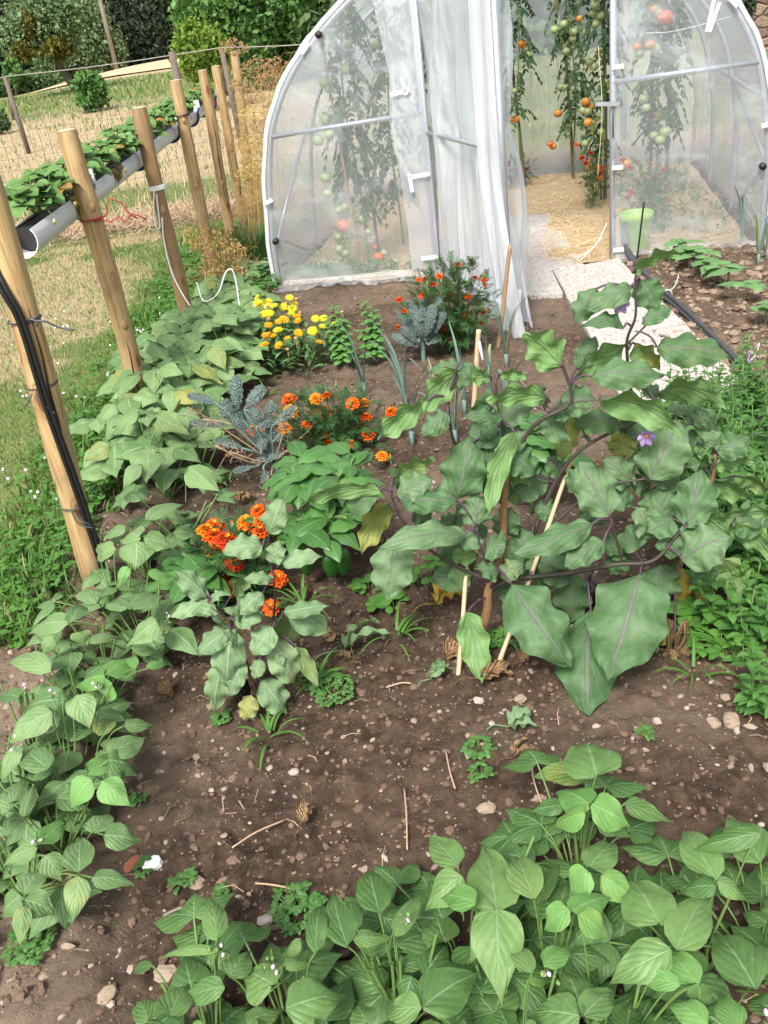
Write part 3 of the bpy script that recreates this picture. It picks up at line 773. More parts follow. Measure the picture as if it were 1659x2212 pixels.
def limbs(mb, b, c, rad, r0, n=5):
    b = A(b); c = A(c)
    mid = lerp(b, c, .75)
    mb.tube(curve([b, lerp(b, c, .4) + A([RN.normal() * .1, 0, 0]), mid, c], 8), np.linspace(r0, r0 * .3, len(curve([b, b, mid, c], 8)))[:len(curve([b, lerp(b, c, .4), mid, c], 8))], 7)
    for k in range(n):
        a = 2 * pi * k / n + random.random(); t = random.uniform(.35, .8)
        s = lerp(b, c, t); e = c + A([cos(a) * rad[0] * .7, sin(a) * rad[1] * .7, random.uniform(-.3, .6) * rad[2]])
        cv = curve([s, lerp(s, e, .5) + A([0, 0, .1 * rad[2]]), e], 6)
        mb.tube(cv, np.linspace(r0 * .45, r0 * .08, len(cv)), 5)
def px_crown(cx, cy, rx, ry, Y):
    p = V(cx, cy, Y); k = depth(p) / F
    return p, A([rx * k, min(rx, ry) * k, ry * k])
def tree(name, label, cat, Y, crowns, n, ls, mat, base=None, r0=.25, group=None, lean=None, droop=0., trunkmat='bark', gap=.55, spread=.16):
    cs = [px_crown(*c, Y + (c[4] if len(c) > 4 else 0)) if len(c) == 4 else px_crown(*c[:4], Y + c[4]) for c in crowns]
    c0, r_ = cs[0]
    if base is None: base = A([c0[0], c0[1], 0.])
    else: base = A([*V(base[0], base[1], Y)[:2], 0.])
    base[2] = float(terrain(base[0], base[1])) - .05
    T = thing(name, label, cat, base, group)
    m = MB(); limbs(m, base, c0, r_, r0); m.build('trunk', M[trunkmat], T)
    tot = sum(np.prod(r) ** (2 / 3) for _, r in cs)
    m = MB()
    for q, (c, r) in enumerate(cs): crown(m, c, r, int(n * np.prod(r) ** (2 / 3) / tot), ls, gap, seed=random.randint(0, 99), droop=droop, spread=spread)
    m.build('crown', M[mat], T, smooth=False)
    return T
tree('evergreen_tree', 'huge dark evergreen tree standing behind the pale stubble field', 'tree', 62, [(330, 25, 85, 118), (385, 70, 50, 75), (290, -10, 50, 100), (300, 85, 45, 48)], 26000, .28, 't_dark', (290, 130), .5)
tree('evergreen_tree', 'dark narrow evergreen tree just left of the utility pole', 'tree', 66, [(205, 20, 45, 120), (262, 80, 28, 65)], 7000, .4, 't_dark', (225, 140), .4)
tree('evergreen_tree', 'dark evergreen tree filling the photo\'s upper left corner', 'tree', 66, [(15, 30, 70, 120), (-60, 60, 60, 120)], 8000, .42, 't_dark', (10, 180), .4)
tree('willow_tree', 'broad grey-green drooping tree behind the leaning fruit tree', 'tree', 58, [(150, 70, 80, 85), (215, 105, 45, 55), (95, 30, 60, 80), (120, 120, 55, 40)], 30000, .23, 't_light', (165, 165), .35, droop=.9)
tree('broadleaf_tree', 'mid green broad tree between the drooping tree and the utility pole', 'tree', 62, [(235, 95, 40, 62), (180, 40, 50, 90)], 12000, .25, 't_mid', (240, 150), .3)
ft = tree('fruit_tree', 'leaning old fruit tree with bare slanting trunk and golden moss clumps', 'tree', 39, [(85, 62, 68, 52), (35, 95, 34, 22), (110, 35, 50, 40)], 11000, .17, 't_light', (172, 208), .18)
for c in [(125, 108, 30, 18), (52, 110, 22, 14), (66, 58, 13, 22)]:
    m = MB(); cc, rr = px_crown(*c, 38.2); crown(m, cc, rr, 900, .2, .3, seed=3); m.build('moss_clump', M['t_mistletoe'], ft, smooth=False)  # mistletoe clumps hung in the fruit tree's crown
tree('shrub', 'small round green shrub standing alone in the dry meadow', 'shrub', 30, [(195, 200, 26, 33), (205, 190, 18, 20), (188, 178, 10, 14)], 2600, .17, 't_hazel', (197, 238), .05)
tree('hedge', 'low dark hedge along the meadow\'s left edge', 'hedge', 52, [(30, 185, 50, 20), (90, 178, 40, 14)], 3500, .22, 't_mid', (60, 200), .06)
tree('shrub', 'bright green sapling rising from the low dark hedge', 'shrub', 51, [(28, 155, 17, 22)], 800, .22, 't_hazel', (28, 180), .05)
tree('shrub', 'dark green shrub at the frame\'s left edge behind the fence wire', 'shrub', 27, [(-6, 262, 20, 18)], 700, .16, 't_mid', (-6, 275), .04)
tree('shrub', 'yellow-green feathery bush behind the fence posts', 'shrub', 25, [(430, 115, 42, 50), (415, 90, 28, 30), (470, 120, 25, 38)], 7000, .12, 't_bright', (430, 165), .06, droop=-.6)
tree('hazel_bush', 'tall fresh green hazel bush above the yellow-green bush', 'tree', 29, [(460, 40, 66, 66), (530, 70, 50, 80), (420, 20, 40, 40), (505, 0, 70, 60)], 14000, .2, 't_hazel', (490, 150), .12)
tree('hazel_bush', 'dark green leafy tree touching the tunnel\'s left shoulder', 'tree', 31, [(615, 50, 75, 75), (670, 30, 70, 90), (580, 90, 45, 45)], 14000, .2, 't_hazel', (620, 140), .14)
for i, (cx, cy, rx, ry, Y, w) in enumerate([(790, 30, 100, 95, 30, 'leftmost'), (960, 25, 110, 110, 29, 'second from left'), (1140, 20, 120, 110, 29, 'middle'), (1330, 0, 120, 110, 29, 'second from right'), (1500, -10, 120, 100, 30, 'rightmost')]):
    tree('broadleaf_tree', 'green tree blurred by the tunnel film, %s of five behind the tunnel' % w, 'tree', Y, [(cx, cy, rx, ry), (cx + 40, cy + 30, rx * .7, ry * .6)], 5000, .34, 't_mid', (cx, cy + 90), .2, group='trees behind the tunnel')
# far wood, one mass
m = MB()
for x in np.arange(-75, 80, 5.5):
    y = 84 + RN.uniform(-5, 8); crown(m, (x, y, 8 + RN.uniform(-1, 2)), (4.6, 4, 9 + RN.uniform(-1, 3)), 1500, .9, .6, seed=int(abs(x)))
m.build('woodland', M['t_dark'], kind='stuff', smooth=False)
# stubble field at the foot of the evergreens
b0 = V(300, 160, 57)
grid_mesh(np.linspace(-13.5, 4, 30), np.linspace(46, 60, 20), lambda x, y: terrain(x, y) + .02 + .03 * fbm(x, y, .8, 3, 5), lambda x, y: x * 0).build('stubble_field', M['hayfield'], kind='structure')

# utility pole
b = V(250, 142, 57); b[2] = float(terrain(b[0], b[1])) - .3
T = thing('utility_pole', 'slim grey utility pole in front of the dark evergreens', 'utility pole', b)
m = MB(); m.tube([b, b + A([0, 0, 8.5])], [.14, .10], 10); m.build('pole', M['utility'], T)
m = MB(); m.tube([b + A([-.6, 0, 8.]), b + A([.6, 0, 8.])], .05, 6); m.build('crossarm', M['utility'], T)

# rubble wall beyond the tunnel's right shoulder
c = V(1640, 70, 15.)
T = thing('stone_wall', 'old brown rubble stone wall beyond the tunnel\'s right shoulder', 'wall', (c[0], 15, 0))
m = MB(); m.box((c[0] - .55, 15., -.1), (c[0] + 4, 15.5, 2.6)); m.build('masonry', M['wall'], T, smooth=False)
m = MB(); m.box((c[0] - .65, 14.94, 2.603), (c[0] + 4.1, 15.56, 2.70)); m.build('coping', M['wall'], T, smooth=False)
tree('ivy_bush', 'dark ivy bush at the left end of the rubble wall', 'shrub', 14.6, [(1590, 15, 26, 46), (1612, 5, 14, 30)], 2600, .07, 't_dark', (1590, 90), .03)

# ================================================================ fences
def tubeline(m, a, b, r, n=3): m.tube([a, b], r, n, cap=False)
FY = 10.92
T = thing('wire_fence', 'green-grey welded wire fence running behind the strawberry gutters and tunnel', 'fence', (0, FY, 0))
m = MB()
for x in np.arange(-8.5, 9.5, .105): tubeline(m, A([x, FY + .02 * sin(x * 3), -.02]), A([x + .004, FY + .02 * sin(x * 3) + .01, 1.24 + .012 * sin(x * 1.7)]), .0027)
for k, z in enumerate(np.linspace(.03, 1.17, 10)):
    tubeline(m, None, None, .002) if False else m.tube([A([x, FY + .02 * sin(x * 3) + .003, z + .012 * sin(x * 2.1 + k)]) for x in np.arange(-8.5, 9.6, .5)], .0021, 3, cap=False)
m.build('mesh', M['wire'], T)
for x, h, r in [(-6.9, 1.45, .04), (-4.2, 1.35, .035), (-1.62, 1.62, .045), (.9, 1.5, .04), (3.4, 1.5, .04), (5.6, 1.9, .045), (7.6, 1.5, .04)]:
    m = MB(); m.tube([A([x, FY + .07, -.1]), A([x + .02, FY + .07, h])], [r, r * .85], 8); m.build('fence_post', M['fencepost'], T)
# outer line of leaning posts with a single wire
T = thing('wire_line', 'single strand of pale wire strung on leaning posts across the meadow', 'fence', GT(63, 330))
pts = []
for (bx, by, tx, ty, Y) in [(63, 330, 10, 166, None), (28, 258, 17, 180, None), (193, 180, 188, 150, 46), (391, 175, 386, 148, 40), (168 + 330, 178, 478, 103, 17)]:
    b = GT(bx, by) if Y is None else V(bx, by, Y); t = V(tx, ty, b[1]); b[2] = float(terrain(b[0], b[1])) - .1
    m = MB(); m.tube([b, t], [.055, .045], 8); m.build('post', M['fencepost'], T); pts.append(t)
m = MB(); a = pts[0]; b = pts[4]; e = V(800, 82, 14.)
for p, q in [(V(-60, 178, 22), a), (a, b), (b, e)]:
    m.tube(curve([p, lerp(p, q, .5) - A([0, 0, .03]), q], 12), .009, 4, cap=False)
m.build('wire', M['utility'], T)
# ================================================================ wooden posts
POSTS = []
M['crack'] = plain('drying_crack', (.03, .018, .01), .9); M['knot'] = plain('knot_wood', (.36, .23, .10), .6); M['knot_dark'] = plain('knot_heart', (.40, .28, .16), .7, col2=(.2, .1, .04), var=.6)
def post(b, t, r, label, dark=0., below=.12, cracks=(), knots=()):
    b = A(b, float); t = A(t, float); ax = nrm(t - b)
    T = thing('wooden_post', label, 'post', b, 'peeled posts carrying the strawberry gutters')
    n = 26; h = np.linspace(0, 1, n)
    P = lerp(b - ax * below, t, h[:, None]) + np.stack([.004 * np.sin(h * 7 + b[1]), .004 * np.cos(h * 5 + b[1] * 2), 0 * h], 1)
    rr = r * (1 + .04 * np.sin(h * 11 + b[1] * 3) + .02 * np.sin(h * 29 + b[1])) * np.where(h > .985, .93, 1)
    m = MB(); m.tube(P, rr, 20, (.5, dark), cap=False)
    e = P[-1]; sx = nrm(np.cross(ax, A([0, 1., 0]))); sy = np.cross(ax, sx)
    ring = [e + r * .93 * (cos(k) * sx + sin(k) * sy) for k in np.arange(20) * 2 * pi / 20]
    cd_ = nrm(A([CAM[0], CAM[1], 0]) - A([b[0], b[1], 0])); ld_ = A([-cd_[1], cd_[0], 0])
    for (h0, h1, w_) in cracks:
        hh = np.linspace(h0, h1, 24); Q = []
        for k_ in hh:
            c_ = np.array([np.interp(k_, h, P[:, q_]) for q_ in range(3)]); a_ = w_ + .30 * (k_ - h0) + .05 * sin(k_ * 40)
            Q.append(c_ + (cd_ * cos(a_) + ld_ * sin(a_)) * np.interp(k_, h, rr) * .985)
        m.tube(Q, .0035 * np.sin(np.linspace(.08, 3.0, 24)) + .0006, 5, mi=1)
    for (h0, w_) in knots:
        c_ = np.array([np.interp(h0, h, P[:, q_]) for q_ in range(3)]); o_ = cd_ * cos(w_) + ld_ * sin(w_); R_ = np.stack([np.cross(ax, o_), o_, ax], 1)
        add_blob(m, c_ + o_ * r * .93, .017, (1, .55, 1.5), .05, mi=2, rot=R_); add_blob(m, c_ + o_ * (r * .93 + .006), .009, (1, .5, 1.5), .05, mi=3, rot=R_)
    m.build('shaft', [M['wood'], M['crack'], M['knot'], M['knot_dark']], T)
    m = MB(); m.add([q + ax * .001 for q in ring] + [q * .6 + e * .4 + ax * .005 for q in ring], [(i, (i + 1) % 20, 20 + (i + 1) % 20, 20 + i) for i in range(20)])
    m.f.append((A([[20 + i for i in range(20)]]), 0)); m.build('end_grain', M['wood_end'], T, smooth=False)
    POSTS.append((T, b, t, r)); return T
PB = [G(217, 1290), G(325, 925), G(413, 727), G(467, 605), G(503, 533), G(528, 490), G(546, 460)]
PT = [(-2, 499), (145, 282), (300, 233), (377, 174), (437, 152), (466, 143), (507, 112)]
ORD = ['nearest', 'second', 'third', 'fourth', 'fifth', 'sixth', 'farthest']
PL_ = ['nearest peeled pine post, with a black hose tied along its side', 'second peeled post from the front, with red wire round it and a long drying crack',
       'darker brown post with white cord wound round its middle', 'post with a dark wire collar, between the corded post and the grooved post',
       'deeply grained post, fifth in the gutter row', 'slim pale post just behind the grained one', 'farthest post of the gutter row, among dry umbels']
for i in range(7):
    b = PB[i]; t = V(*PT[i], b[1]) 
    if i == 0:
        t = V(0, 497, b[1]); d_ = t - b; t = b + d_ * 1.13
    post(b, t, [.043, .045, .044, .045, .044, .043, .044][i], PL_[i], [0, 0, .85, .1, .35, .1, .2][i], cracks=[[(.30, .75, .25), (.12, .38, .45)], [(.10, .40, -.1)], [], [], [(.3, .8, .2)], [], []][i], knots=[[], [(.44, .25), (.79, .35)], [(.62, .2)], [(.54, .1), (.83, .15)], [(.43, .2)], [], []][i])
def on_post(i, z, off=0.):
    T, b, t, r = POSTS[i]; return lerp(b, t, z / (t[2] - b[2]) if abs(t[2]) > 1e-6 else 0)
def ring_tie(i, z, turns, r, mat, tails, label, name='wire_tie', cat='tie'):
    T, b, t, pr = POSTS[i]; c = on_post(i, z)
    pts = []
    for k in np.linspace(0, turns * 2 * pi, int(turns * 18) + 1):
        q = on_post(i, z + k / (2 * pi) * r * 2.1 - turns * r)
        pts.append(q + (pr * 1.04 + r) * A([cos(k - 1.2), sin(k - 1.2), .12 * sin(k)* pr * 8]))
    m = MB(); m.tube(pts, r, 6)
    for tl in tails: m.tube(curve([c + A(p) for p in tl], 14), r, 6)
    o = m.build(name, M[mat]); 
    tag(o, label, cat)
    return o
rp = .05
ring_tie(1, 1.01, 1.15, .0035, 'redwire', [[(rp, -.035, 0), (rp + .03, -.04, .02), (rp + .05, -.03, .075), (rp + .10, -.02, .05), (rp + .12, -.03, .01), (rp + .15, -.02, -.02)],
    [(rp, -.04, 0), (rp + .04, -.05, -.015), (rp + .08, -.04, .0), (rp + .10, -.04, -.03), (rp + .13, -.03, .005), (rp + .19, -.02, -.03)]], 'kinked red wire twisted round the second post')
ring_tie(0, .98, 1.2, .003, 'greywire', [[(.035, -.04, 0), (.07, -.04, -.005), (.10, -.03, -.03), (.14, -.03, -.045)], [(.03, -.045, .01), (.05, -.05, .0), (.045, -.05, -.015)]], 'dark wire knot at the top of the hose post')
ring_tie(0, .78, 1.2, .0025, 'greywire', [[(-.02, -.05, -.01), (-.035, -.055, -.03), (-.05, -.05, -.045)], [(-.01, -.05, -.02), (.01, -.055, -.05), (.03, -.055, -.08)]], 'thin grey wire knot across the black hose, upper middle of the post')
ring_tie(0, .37, 1.2, .0025, 'greywire', [[(.01, -.05, -.01), (.02, -.055, -.03), (.045, -.05, -.065)], [(0, -.05, 0), (.012, -.055, -.05), (.05, -.05, -.075)]], 'thin grey wire knot holding the hose near the foot of the post')
ring_tie(3, 1.20, 1.15, .0035, 'black', [[(.04, -.03, 0), (.055, -.03, .012), (.06, -.03, .0)]], 'dark wire collar round the fourth post')
ring_tie(6, 1.24, 1.1, .0035, 'black', [], 'dark wire collar round the farthest post')
# white cord: four turns + long trailing line
Y3 = PB[2][1] - .06
m = MB(); pr = .047; z0 = .905
pts = [on_post(2, z0 + k * .0065 / (2 * pi)) + pr * A([cos(k), sin(k), 0]) for k in np.linspace(0, 8 * pi, 80)]
m.tube(pts, .0042, 6)
m.tube(curve([V(333, 412, Y3), V(332, 450, Y3), V(336, 488, Y3), V(345, 492, Y3), V(343, 465, Y3), V(338, 420, Y3)], 30), .004, 6)
m.tube(curve([V(350, 470, Y3), V(355, 525, Y3), V(372, 590, Y3), V(400, 645, Y3 - .02), V(432, 690, Y3 - .04), V(455, 730, Y3 - .1), V(462, 745, Y3 - .1)], 40), .0042, 6)
m.tube(curve([V(425, 610, Y3 + .0), V(440, 650, Y3 - .15), V(470, 635, Y3 - .3), V(487, 590, Y3 - .3), V(500, 582, Y3 - .3), V(509, 605, Y3 - .3), V(517, 660, Y3 - .35), V(522, 705, Y3 - .45), V(528, 765, Y3 - .65)], 50), .0038, 6)
add_blob(m, V(515, 717, Y3 - .48), .014, (1.2, .5, .8))
tag(m.build('garden_string', M['cord']), 'white cord wound round the third post and trailing into the beans', 'cord')
# black hose along the nearest post
m = MB()
b, t = POSTS[0][1], POSTS[0][2]; off = [(-.05, -.03), (-.02, -.058), (.003, -.056), (.0095, -.054), (.0265, -.048), (.039, -.044), (.045, -.041), (.045, -.041)]
zs = [1.18, 1.08, .98, .74, .48, .25, .08, -.02]
pts = [on_post(0, z) + A([o[0], o[1], 0]) for z, o in zip(zs, off)]
for dxy in ((0, 0, 0), (.0135, .002, 0)):
    m.tube(curve([p + A(dxy) for p in pts], 40), .0078, 8)
tag(m.build('irrigation_hose', M['black']), 'pair of black irrigation hoses tied down the nearest post', 'hose')
m = MB(); m.tube(curve([G(-40, 1800, .02), G(12, 1790, .03), G(28, 1720, .03), G(60, 1600, .03), G(90, 1560, .02)], 20), .009, 8)
tag(m.build('drip_hose', M['hose']), 'grey drip hose on the ground under the left bean row', 'hose')

# ================================================================ strawberry gutters
GX = -1.195; GR = .062
def gutter_z(y): return np.interp(y, [3.3, 9.95], [1.06, 1.115])
SEG = [(3.43, 4.33), (4.40, 5.86), (5.93, 7.30), (7.37, 8.50), (8.56, 9.40), (9.45, 10.05)]
GLAB = ['nearest white gutter pipe, open end beside the hose post', 'second white gutter pipe, between red-wired post and corded post', 'third white gutter pipe, behind the corded post',
        'fourth white gutter pipe, short piece before the grained post', 'fifth white gutter pipe between the two close-set posts', 'farthest white gutter pipe ending by the last post']
def strawberry(y, k, label):
    z = gutter_z(y) + .045; c = A([GX, y, z])
    T = thing('strawberry_plant', label, 'strawberry plant', c, 'strawberry plants growing in the gutters')
    fo = MB(); st = MB(); red = k % 7 == 5
    for i in range(18):
        a = random.random() * 6.28; R = random.uniform(.03, .12); hh = random.uniform(.03, .135) * (1.25 - R * 4)
        e = c + A([cos(a) * R * (.55 if cos(a) > 0 else .9), sin(a) * R * 1.35, hh])
        st.tube(curve([c + A([cos(a) * .01, sin(a) * .01, 0]), lerp(c, e, .6) + A([0, 0, .02]), e], 5), .0018, 4)
        ys = (random.random() < .05) * random.uniform(.6, 1.1) + (.6 * (random.random() < .25) if red else 0)
        for d in (-1.05, 0, 1.05):
            b = a + d; L = random.uniform(.050, .078) * (.9 if d else 1)
            tp = e + A([cos(b) * L, sin(b) * L, random.uniform(-.035, .012)])
            leaf(fo, e, tp, nrm(UPV + A([cos(b) * .3, sin(b) * .3 - .3, 0])), L * .95, 'round', 5, 6, fold=-.12, arch=.12, wave=.05, wn=5, rnd=(random.random(), ys))
    fo.build('foliage', M['strawleaf'], T)
    for i in range(random.choice((0, 1, 1, 2))):
        a = random.choice((-.5, .2, -1.2, 3.6)) + random.gauss(0, .4)
        e = c + A([abs(cos(a)) * .085 + .02, sin(a) * .12, random.uniform(-.05, .02)])
        st.tube(curve([c, lerp(c, e, .55) + A([0, 0, .05]), e + A([0, 0, .018])], 8), .0014, 4)
        if random.random() < .8:
            m = MB(); ripe = random.random() < .14; r = .014 if ripe else .009
            vs, q, t = _B86; v = vs.copy(); v[:, :2] *= (.62 + .38 * (v[:, 2:3] * .5 + .5)); v = v * A([1, 1, 1.25]) * r + e
            m.add(v, q, None, (random.random(), 0)); m.f.append((t, 0)); m.build('berry', M['berry' if ripe else 'berry_green'], T)
    st.build('stems', M['stem'], T)
nb = 0
for i, (y0, y1) in enumerate(SEG):
    c = A([GX, (y0 + y1) / 2, gutter_z((y0 + y1) / 2)])
    T = thing('gutter_planter', GLAB[i], 'gutter planter', c, 'gutter planters strung along the posts')
    ys = np.linspace(y0, y1, 14)
    def trough(m, r, a0, a1, n=16, rev=False, ya=0., yb=0.):
        ys_ = np.linspace(y0 + ya, y1 - yb, 14)
        g = np.linspace(a0, a1, n)
        v = A([[GX + r * cos(q), y, gutter_z(y) + r * sin(q)] for y in ys_ for q in g])
        f = [(k * n + j, k * n + j + 1, (k + 1) * n + j + 1, (k + 1) * n + j) for k in range(13) for j in range(n - 1)]
        if rev: f = [q[::-1] for q in f]
        m.add(v, f)
        return v.reshape(14, n, 3)
    m = MB(); vo = trough(m, GR, radians(138), radians(402)); vi = trough(m, GR - .004, radians(138), radians(402), rev=True, ya=.0005, yb=.0005)
    for e in (0, -1):
        k = len(vo[0]); m.add(np.concatenate([vo[e], vi[e]]), [(j, j + 1, k + j + 1, k + j) for j in range(k - 1)])
    for e in (0, -1): m.add(np.concatenate([vo[:, e], vi[:, e]]), [(j, j + 1, 14 + j + 1, 14 + j) for j in range(13)])
    m.build('pipe', M['white'], T)
    m = MB(); ya = .10 if i == 0 else .03
    vl = trough(m, GR - .010, radians(140), radians(400), ya=ya, yb=.03)
    m.add(np.concatenate([vl[:, 0], vl[:, -1]]) - A([0, 0, .004]), [(j, j + 1, 14 + j + 1, 14 + j) for j in range(13)])
    m.add(vl[0], [tuple(range(16))])
    m.build('liner', M['liner'], T)
    if i in (0, 1):
        m = MB(); yy = y0 + (.5 if i else .62)
        for k in range(5 if i else 2):
            p = A([GX + GR * .75, yy + k * .035 * (1 if i else .5), gutter_z(yy) + GR * .8]); leaf(m, p, p + A([.02, .01, -.075 + .01 * k]), A([1, -.3, .2]), .05, 'round', 5, 6, fold=-.3, wave=.2)
        m.build('withered_leaf', M['dryleaf'] if i else M['yelleaf'], T)
    # blue hook at the far end
    hz = gutter_z(y1); H_ = thing('pipe_hook', 'blue hook cradling the %s gutter at its post' % ['nearest', 'second', 'third', 'fourth', 'fifth', 'farthest'][i], 'hook', (GX, y1 - .02, hz), 'blue hooks holding the gutters')
    m = MB(); m.tube([A([GX + (GR + .012) * cos(q), y1 - .03, hz + (GR + .012) * sin(q)]) for q in np.linspace(radians(172), radians(378), 20)] + [A([GX + GR + .03, y1 - .02, hz + .06])], .011, 8); m.build('cradle', M['blue'], H_)
    m = MB(); m.box((GX + GR * .3, y1 + .003, hz + .03), (GX + GR + .035, y1 + .02, hz + .12)); m.build('clip', M['white'], H_, smooth=False)
    n = max(2, int((y1 - y0) / .24)); 
    for k in range(n):
        y = y0 + (.17 if i == 0 else .1) + (y1 - y0 - .2) * (k + .5) / n
        pos = ['nearest the camera', 'next along', 'in the middle', 'towards the far end', 'just before the last one', 'at the far end'][min(5, k if n > 1 else 2)] if k < n - 1 else 'at the far end'
        strawberry(y, nb, 'strawberry clump %s of the %s gutter' % (pos, ['nearest', 'second', 'third', 'fourth', 'fifth', 'farthest'][i])); nb += 1
# the ripe strawberry hanging over the rim in front
T = thing('strawberry', 'large ripe red strawberry hanging over the rim of the nearest gutter', 'strawberry', V(131, 434, 3.95))
p = V(131, 434, 3.95); m = MB(); vs, q, t = _BL; v = vs.copy(); v[:, :2] *= (.55 + .45 * (v[:, 2:3] * .5 + .5)); m.add(v * A([1, 1, 1.15]) * .019 + p, q, None, (.5, 0)); m.f.append((t, 0)); m.build('flesh', M['berry'], T)
m = MB()
for k in range(8): a = k * pi / 4; leaf(m, p + A([0, 0, .02]), p + A([cos(a) * .017, sin(a) * .017, .019]), UPV, .009, 'lance', 3, 4)
m.tube(curve([p + A([0, 0, .02]), p + A([-.01, .01, .06]), p + A([-.05, .03, .08])], 8), .0014, 4); m.build('calyx', M['stem'], T)

# ================================================================ polytunnel
def TP(s, t, z=0.): return A([*(FR + DX * s + AX * t)[:2], z])
PROF = [(0.0, 0), (.015, .35), (.06, .72), (.13, 1.02), (.24, 1.25), (.38, 1.43), (.57, 1.60), (.80, 1.76), (1.1, 1.92), (1.45, 2.02), (1.85, 2.05), (2.25, 1.97), (2.62, 1.79), (2.9, 1.58), (3.07, 1.40), (3.19, 1.17), (3.265, .88), (3.30, .60), (3.30, .3), (3.30, 0)]
PC = curve([A([s, 0, z]) for s, z in PROF], 76)
def hoop_pts(t, grow=0.):
    c = A([1.65, 0, .6]); out = []
    for p in PC:
        d = p - c; d = d / max(np.linalg.norm(d), .01); q = p + d * grow * A([1, 1, 1])
        out.append(TP(q[0], t, max(q[2], -.05)))
    return out
def prof_s(z, left=True):
    pts = [p for p in PC if (p[0] < 1.65) == left]
    zz = [p[2] for p in pts]; ss = [p[0] for p in pts]
    if not left: zz = zz[::-1]; ss = ss[::-1]
    return float(np.interp(z, zz, ss))
def prof_z(s): return float(np.interp(s, [p[0] + i * 1e-6 for i, p in enumerate(PC)], [p[2] for p in PC]))
T = thing('polytunnel', 'walk-in polytunnel of clear polythene over steel hoops, door swung open', 'polytunnel', TP(1.65, 1.75))
for t in (0, 1.17, 2.33, 3.5):
    m = MB(); m.tube(hoop_pts(t), .019 if t == 0 else .016, 10); m.build('hoop', M['galv'], T)
# outer cover
m = MB(); rows = [hoop_pts(t, .024) for t in np.linspace(0.0, TL, 9)]
k = len(rows[0]); m.add(np.concatenate([A(r) for r in rows]), [(i * k + j, i * k + j + 1, (i + 1) * k + j + 1, (i + 1) * k + j) for i in range(8) for j in range(k - 1)])
m.build('cover', M['film_cover'], T)
# folded white edge of the cover over the front hoop
m = MB(); a = hoop_pts(-.035, .045); b = hoop_pts(-.028, .022); c = hoop_pts(.10, .0275)
for r in (a, b, c):
    for i in range(len(r)): r[i] = r[i] + A([.004 * sin(i * 1.3), .004 * cos(i * 1.9), .003 * sin(i * 2.3)])
m.add(np.concatenate([A(b), A(a), A(c)]), [(j, j + 1, k + j + 1, k + j) for j in range(k - 1)] + [(k + j, k + j + 1, 2 * k + j + 1, 2 * k + j) for j in range(k - 1)])
m.build('cover_edge', M['film_edge'], T)
def panel(s0, s1, t, name, mat, z0=0., top=None, amp=.012, nx=26, nz=30, zoff=0.):
    m = MB(); vs = []
    for j in range(nz):
        for i in range(nx):
            s = lerp(s0, s1, i / (nx - 1)); zt = (prof_z(s) - .005) if top is None else top
            z = lerp(z0, zt, j / (nz - 1))
            w = amp * (fbm(A([s * 1.7]), A([z * 1.2]), 2.1, 3, int(t * 10) + 5)[0] - .5) * 2
            vs.append(TP(s, t + w, z))
    m.add(vs, [(j * nx + i, j * nx + i + 1, (j + 1) * nx + i + 1, (j + 1) * nx + i) for j in range(nz - 1) for i in range(nx - 1)])
    return m.build(name, M[mat], T)
panel(.03, 1.20, -.02, 'front_film', 'film'); panel(2.36, 3.285, -.02, 'front_film', 'film')
panel(1.21, 2.35, -.02, 'fanlight_film', 'film', z0=1.86)
panel(.03, 3.27, TL + .02, 'rear_film', 'film_cover')
J0, J1 = 1.17, 2.365
for s in (J0, J1):
    m = MB(); m.tube([TP(s, 0, -.05), TP(s, 0, prof_z(s))], .021, 10); m.build('door_jamb', M['galv'], T)
m = MB(); m.tube([TP(J0, 0, 1.84), TP(J1, 0, 1.84)], .016, 8); m.build('lintel', M['galv'], T)
m = MB(); m.tube([TP(prof_s(1.03), -.005, 1.03), TP(J0, -.005, 1.07)], .0165, 10); m.build('crossbar', M['galv'], T)
m = MB(); m.tube([TP(J1, -.005, 1.115), TP(prof_s(1.12, False), -.005, 1.13)], .0165, 10); m.build('crossbar', M['galv'], T)
for s0, z0, s1, z1, t1 in [(.02, .36, .05, .98, 1.17), (.02, .36, .02, .05, .9), (3.28, .56, 3.3, .12, 1.0), (3.28, .56, 3.24, .93, 1.17), (.57, 1.60, .62, 1.62, 1.17), (3.24, .93, 3.2, 1.0, 2.33)]:
    m = MB(); m.tube([TP(s0 + .02, .03, z0), TP(s1 + .02, t1, z1)], .013, 8); m.build('brace', M['galv'], T)
for s, z in [(.57, 1.59), (.05, .355), (3.265, .545)]:
    m = MB(); c = TP(s, -.035, z); m.tube([c, TP(s, -.075, z)], .021, 12); m.build('end_cap', M['cap'], T)
# film clips on hoops and jambs
for s, z, a in [(J1 + .02, 1.20, 0), (J1 + .02, .62, 0), (J1 + .03, .10, 0), (.035, .62, .3), (3.27, .78, .1), (3.03, 1.47, -.8), (.46, 1.52, .8)]:
    m = MB(); c = TP(s, -.03, z); u = DX * cos(a) + UPV * sin(a); w = UPV * cos(a) - DX * sin(a)
    q = [c - u * .028 - w * .012, c + u * .042 - w * .012, c + u * .042 + w * .012, c - u * .028 + w * .012]
    m.add(q + [p - AX * .022 for p in q], [(0, 1, 2, 3), (7, 6, 5, 4), (4, 5, 1, 0), (5, 6, 2, 1), (6, 7, 3, 2), (7, 4, 0, 3)]); m.build('film_clip', M['film_edge'], T, smooth=False)
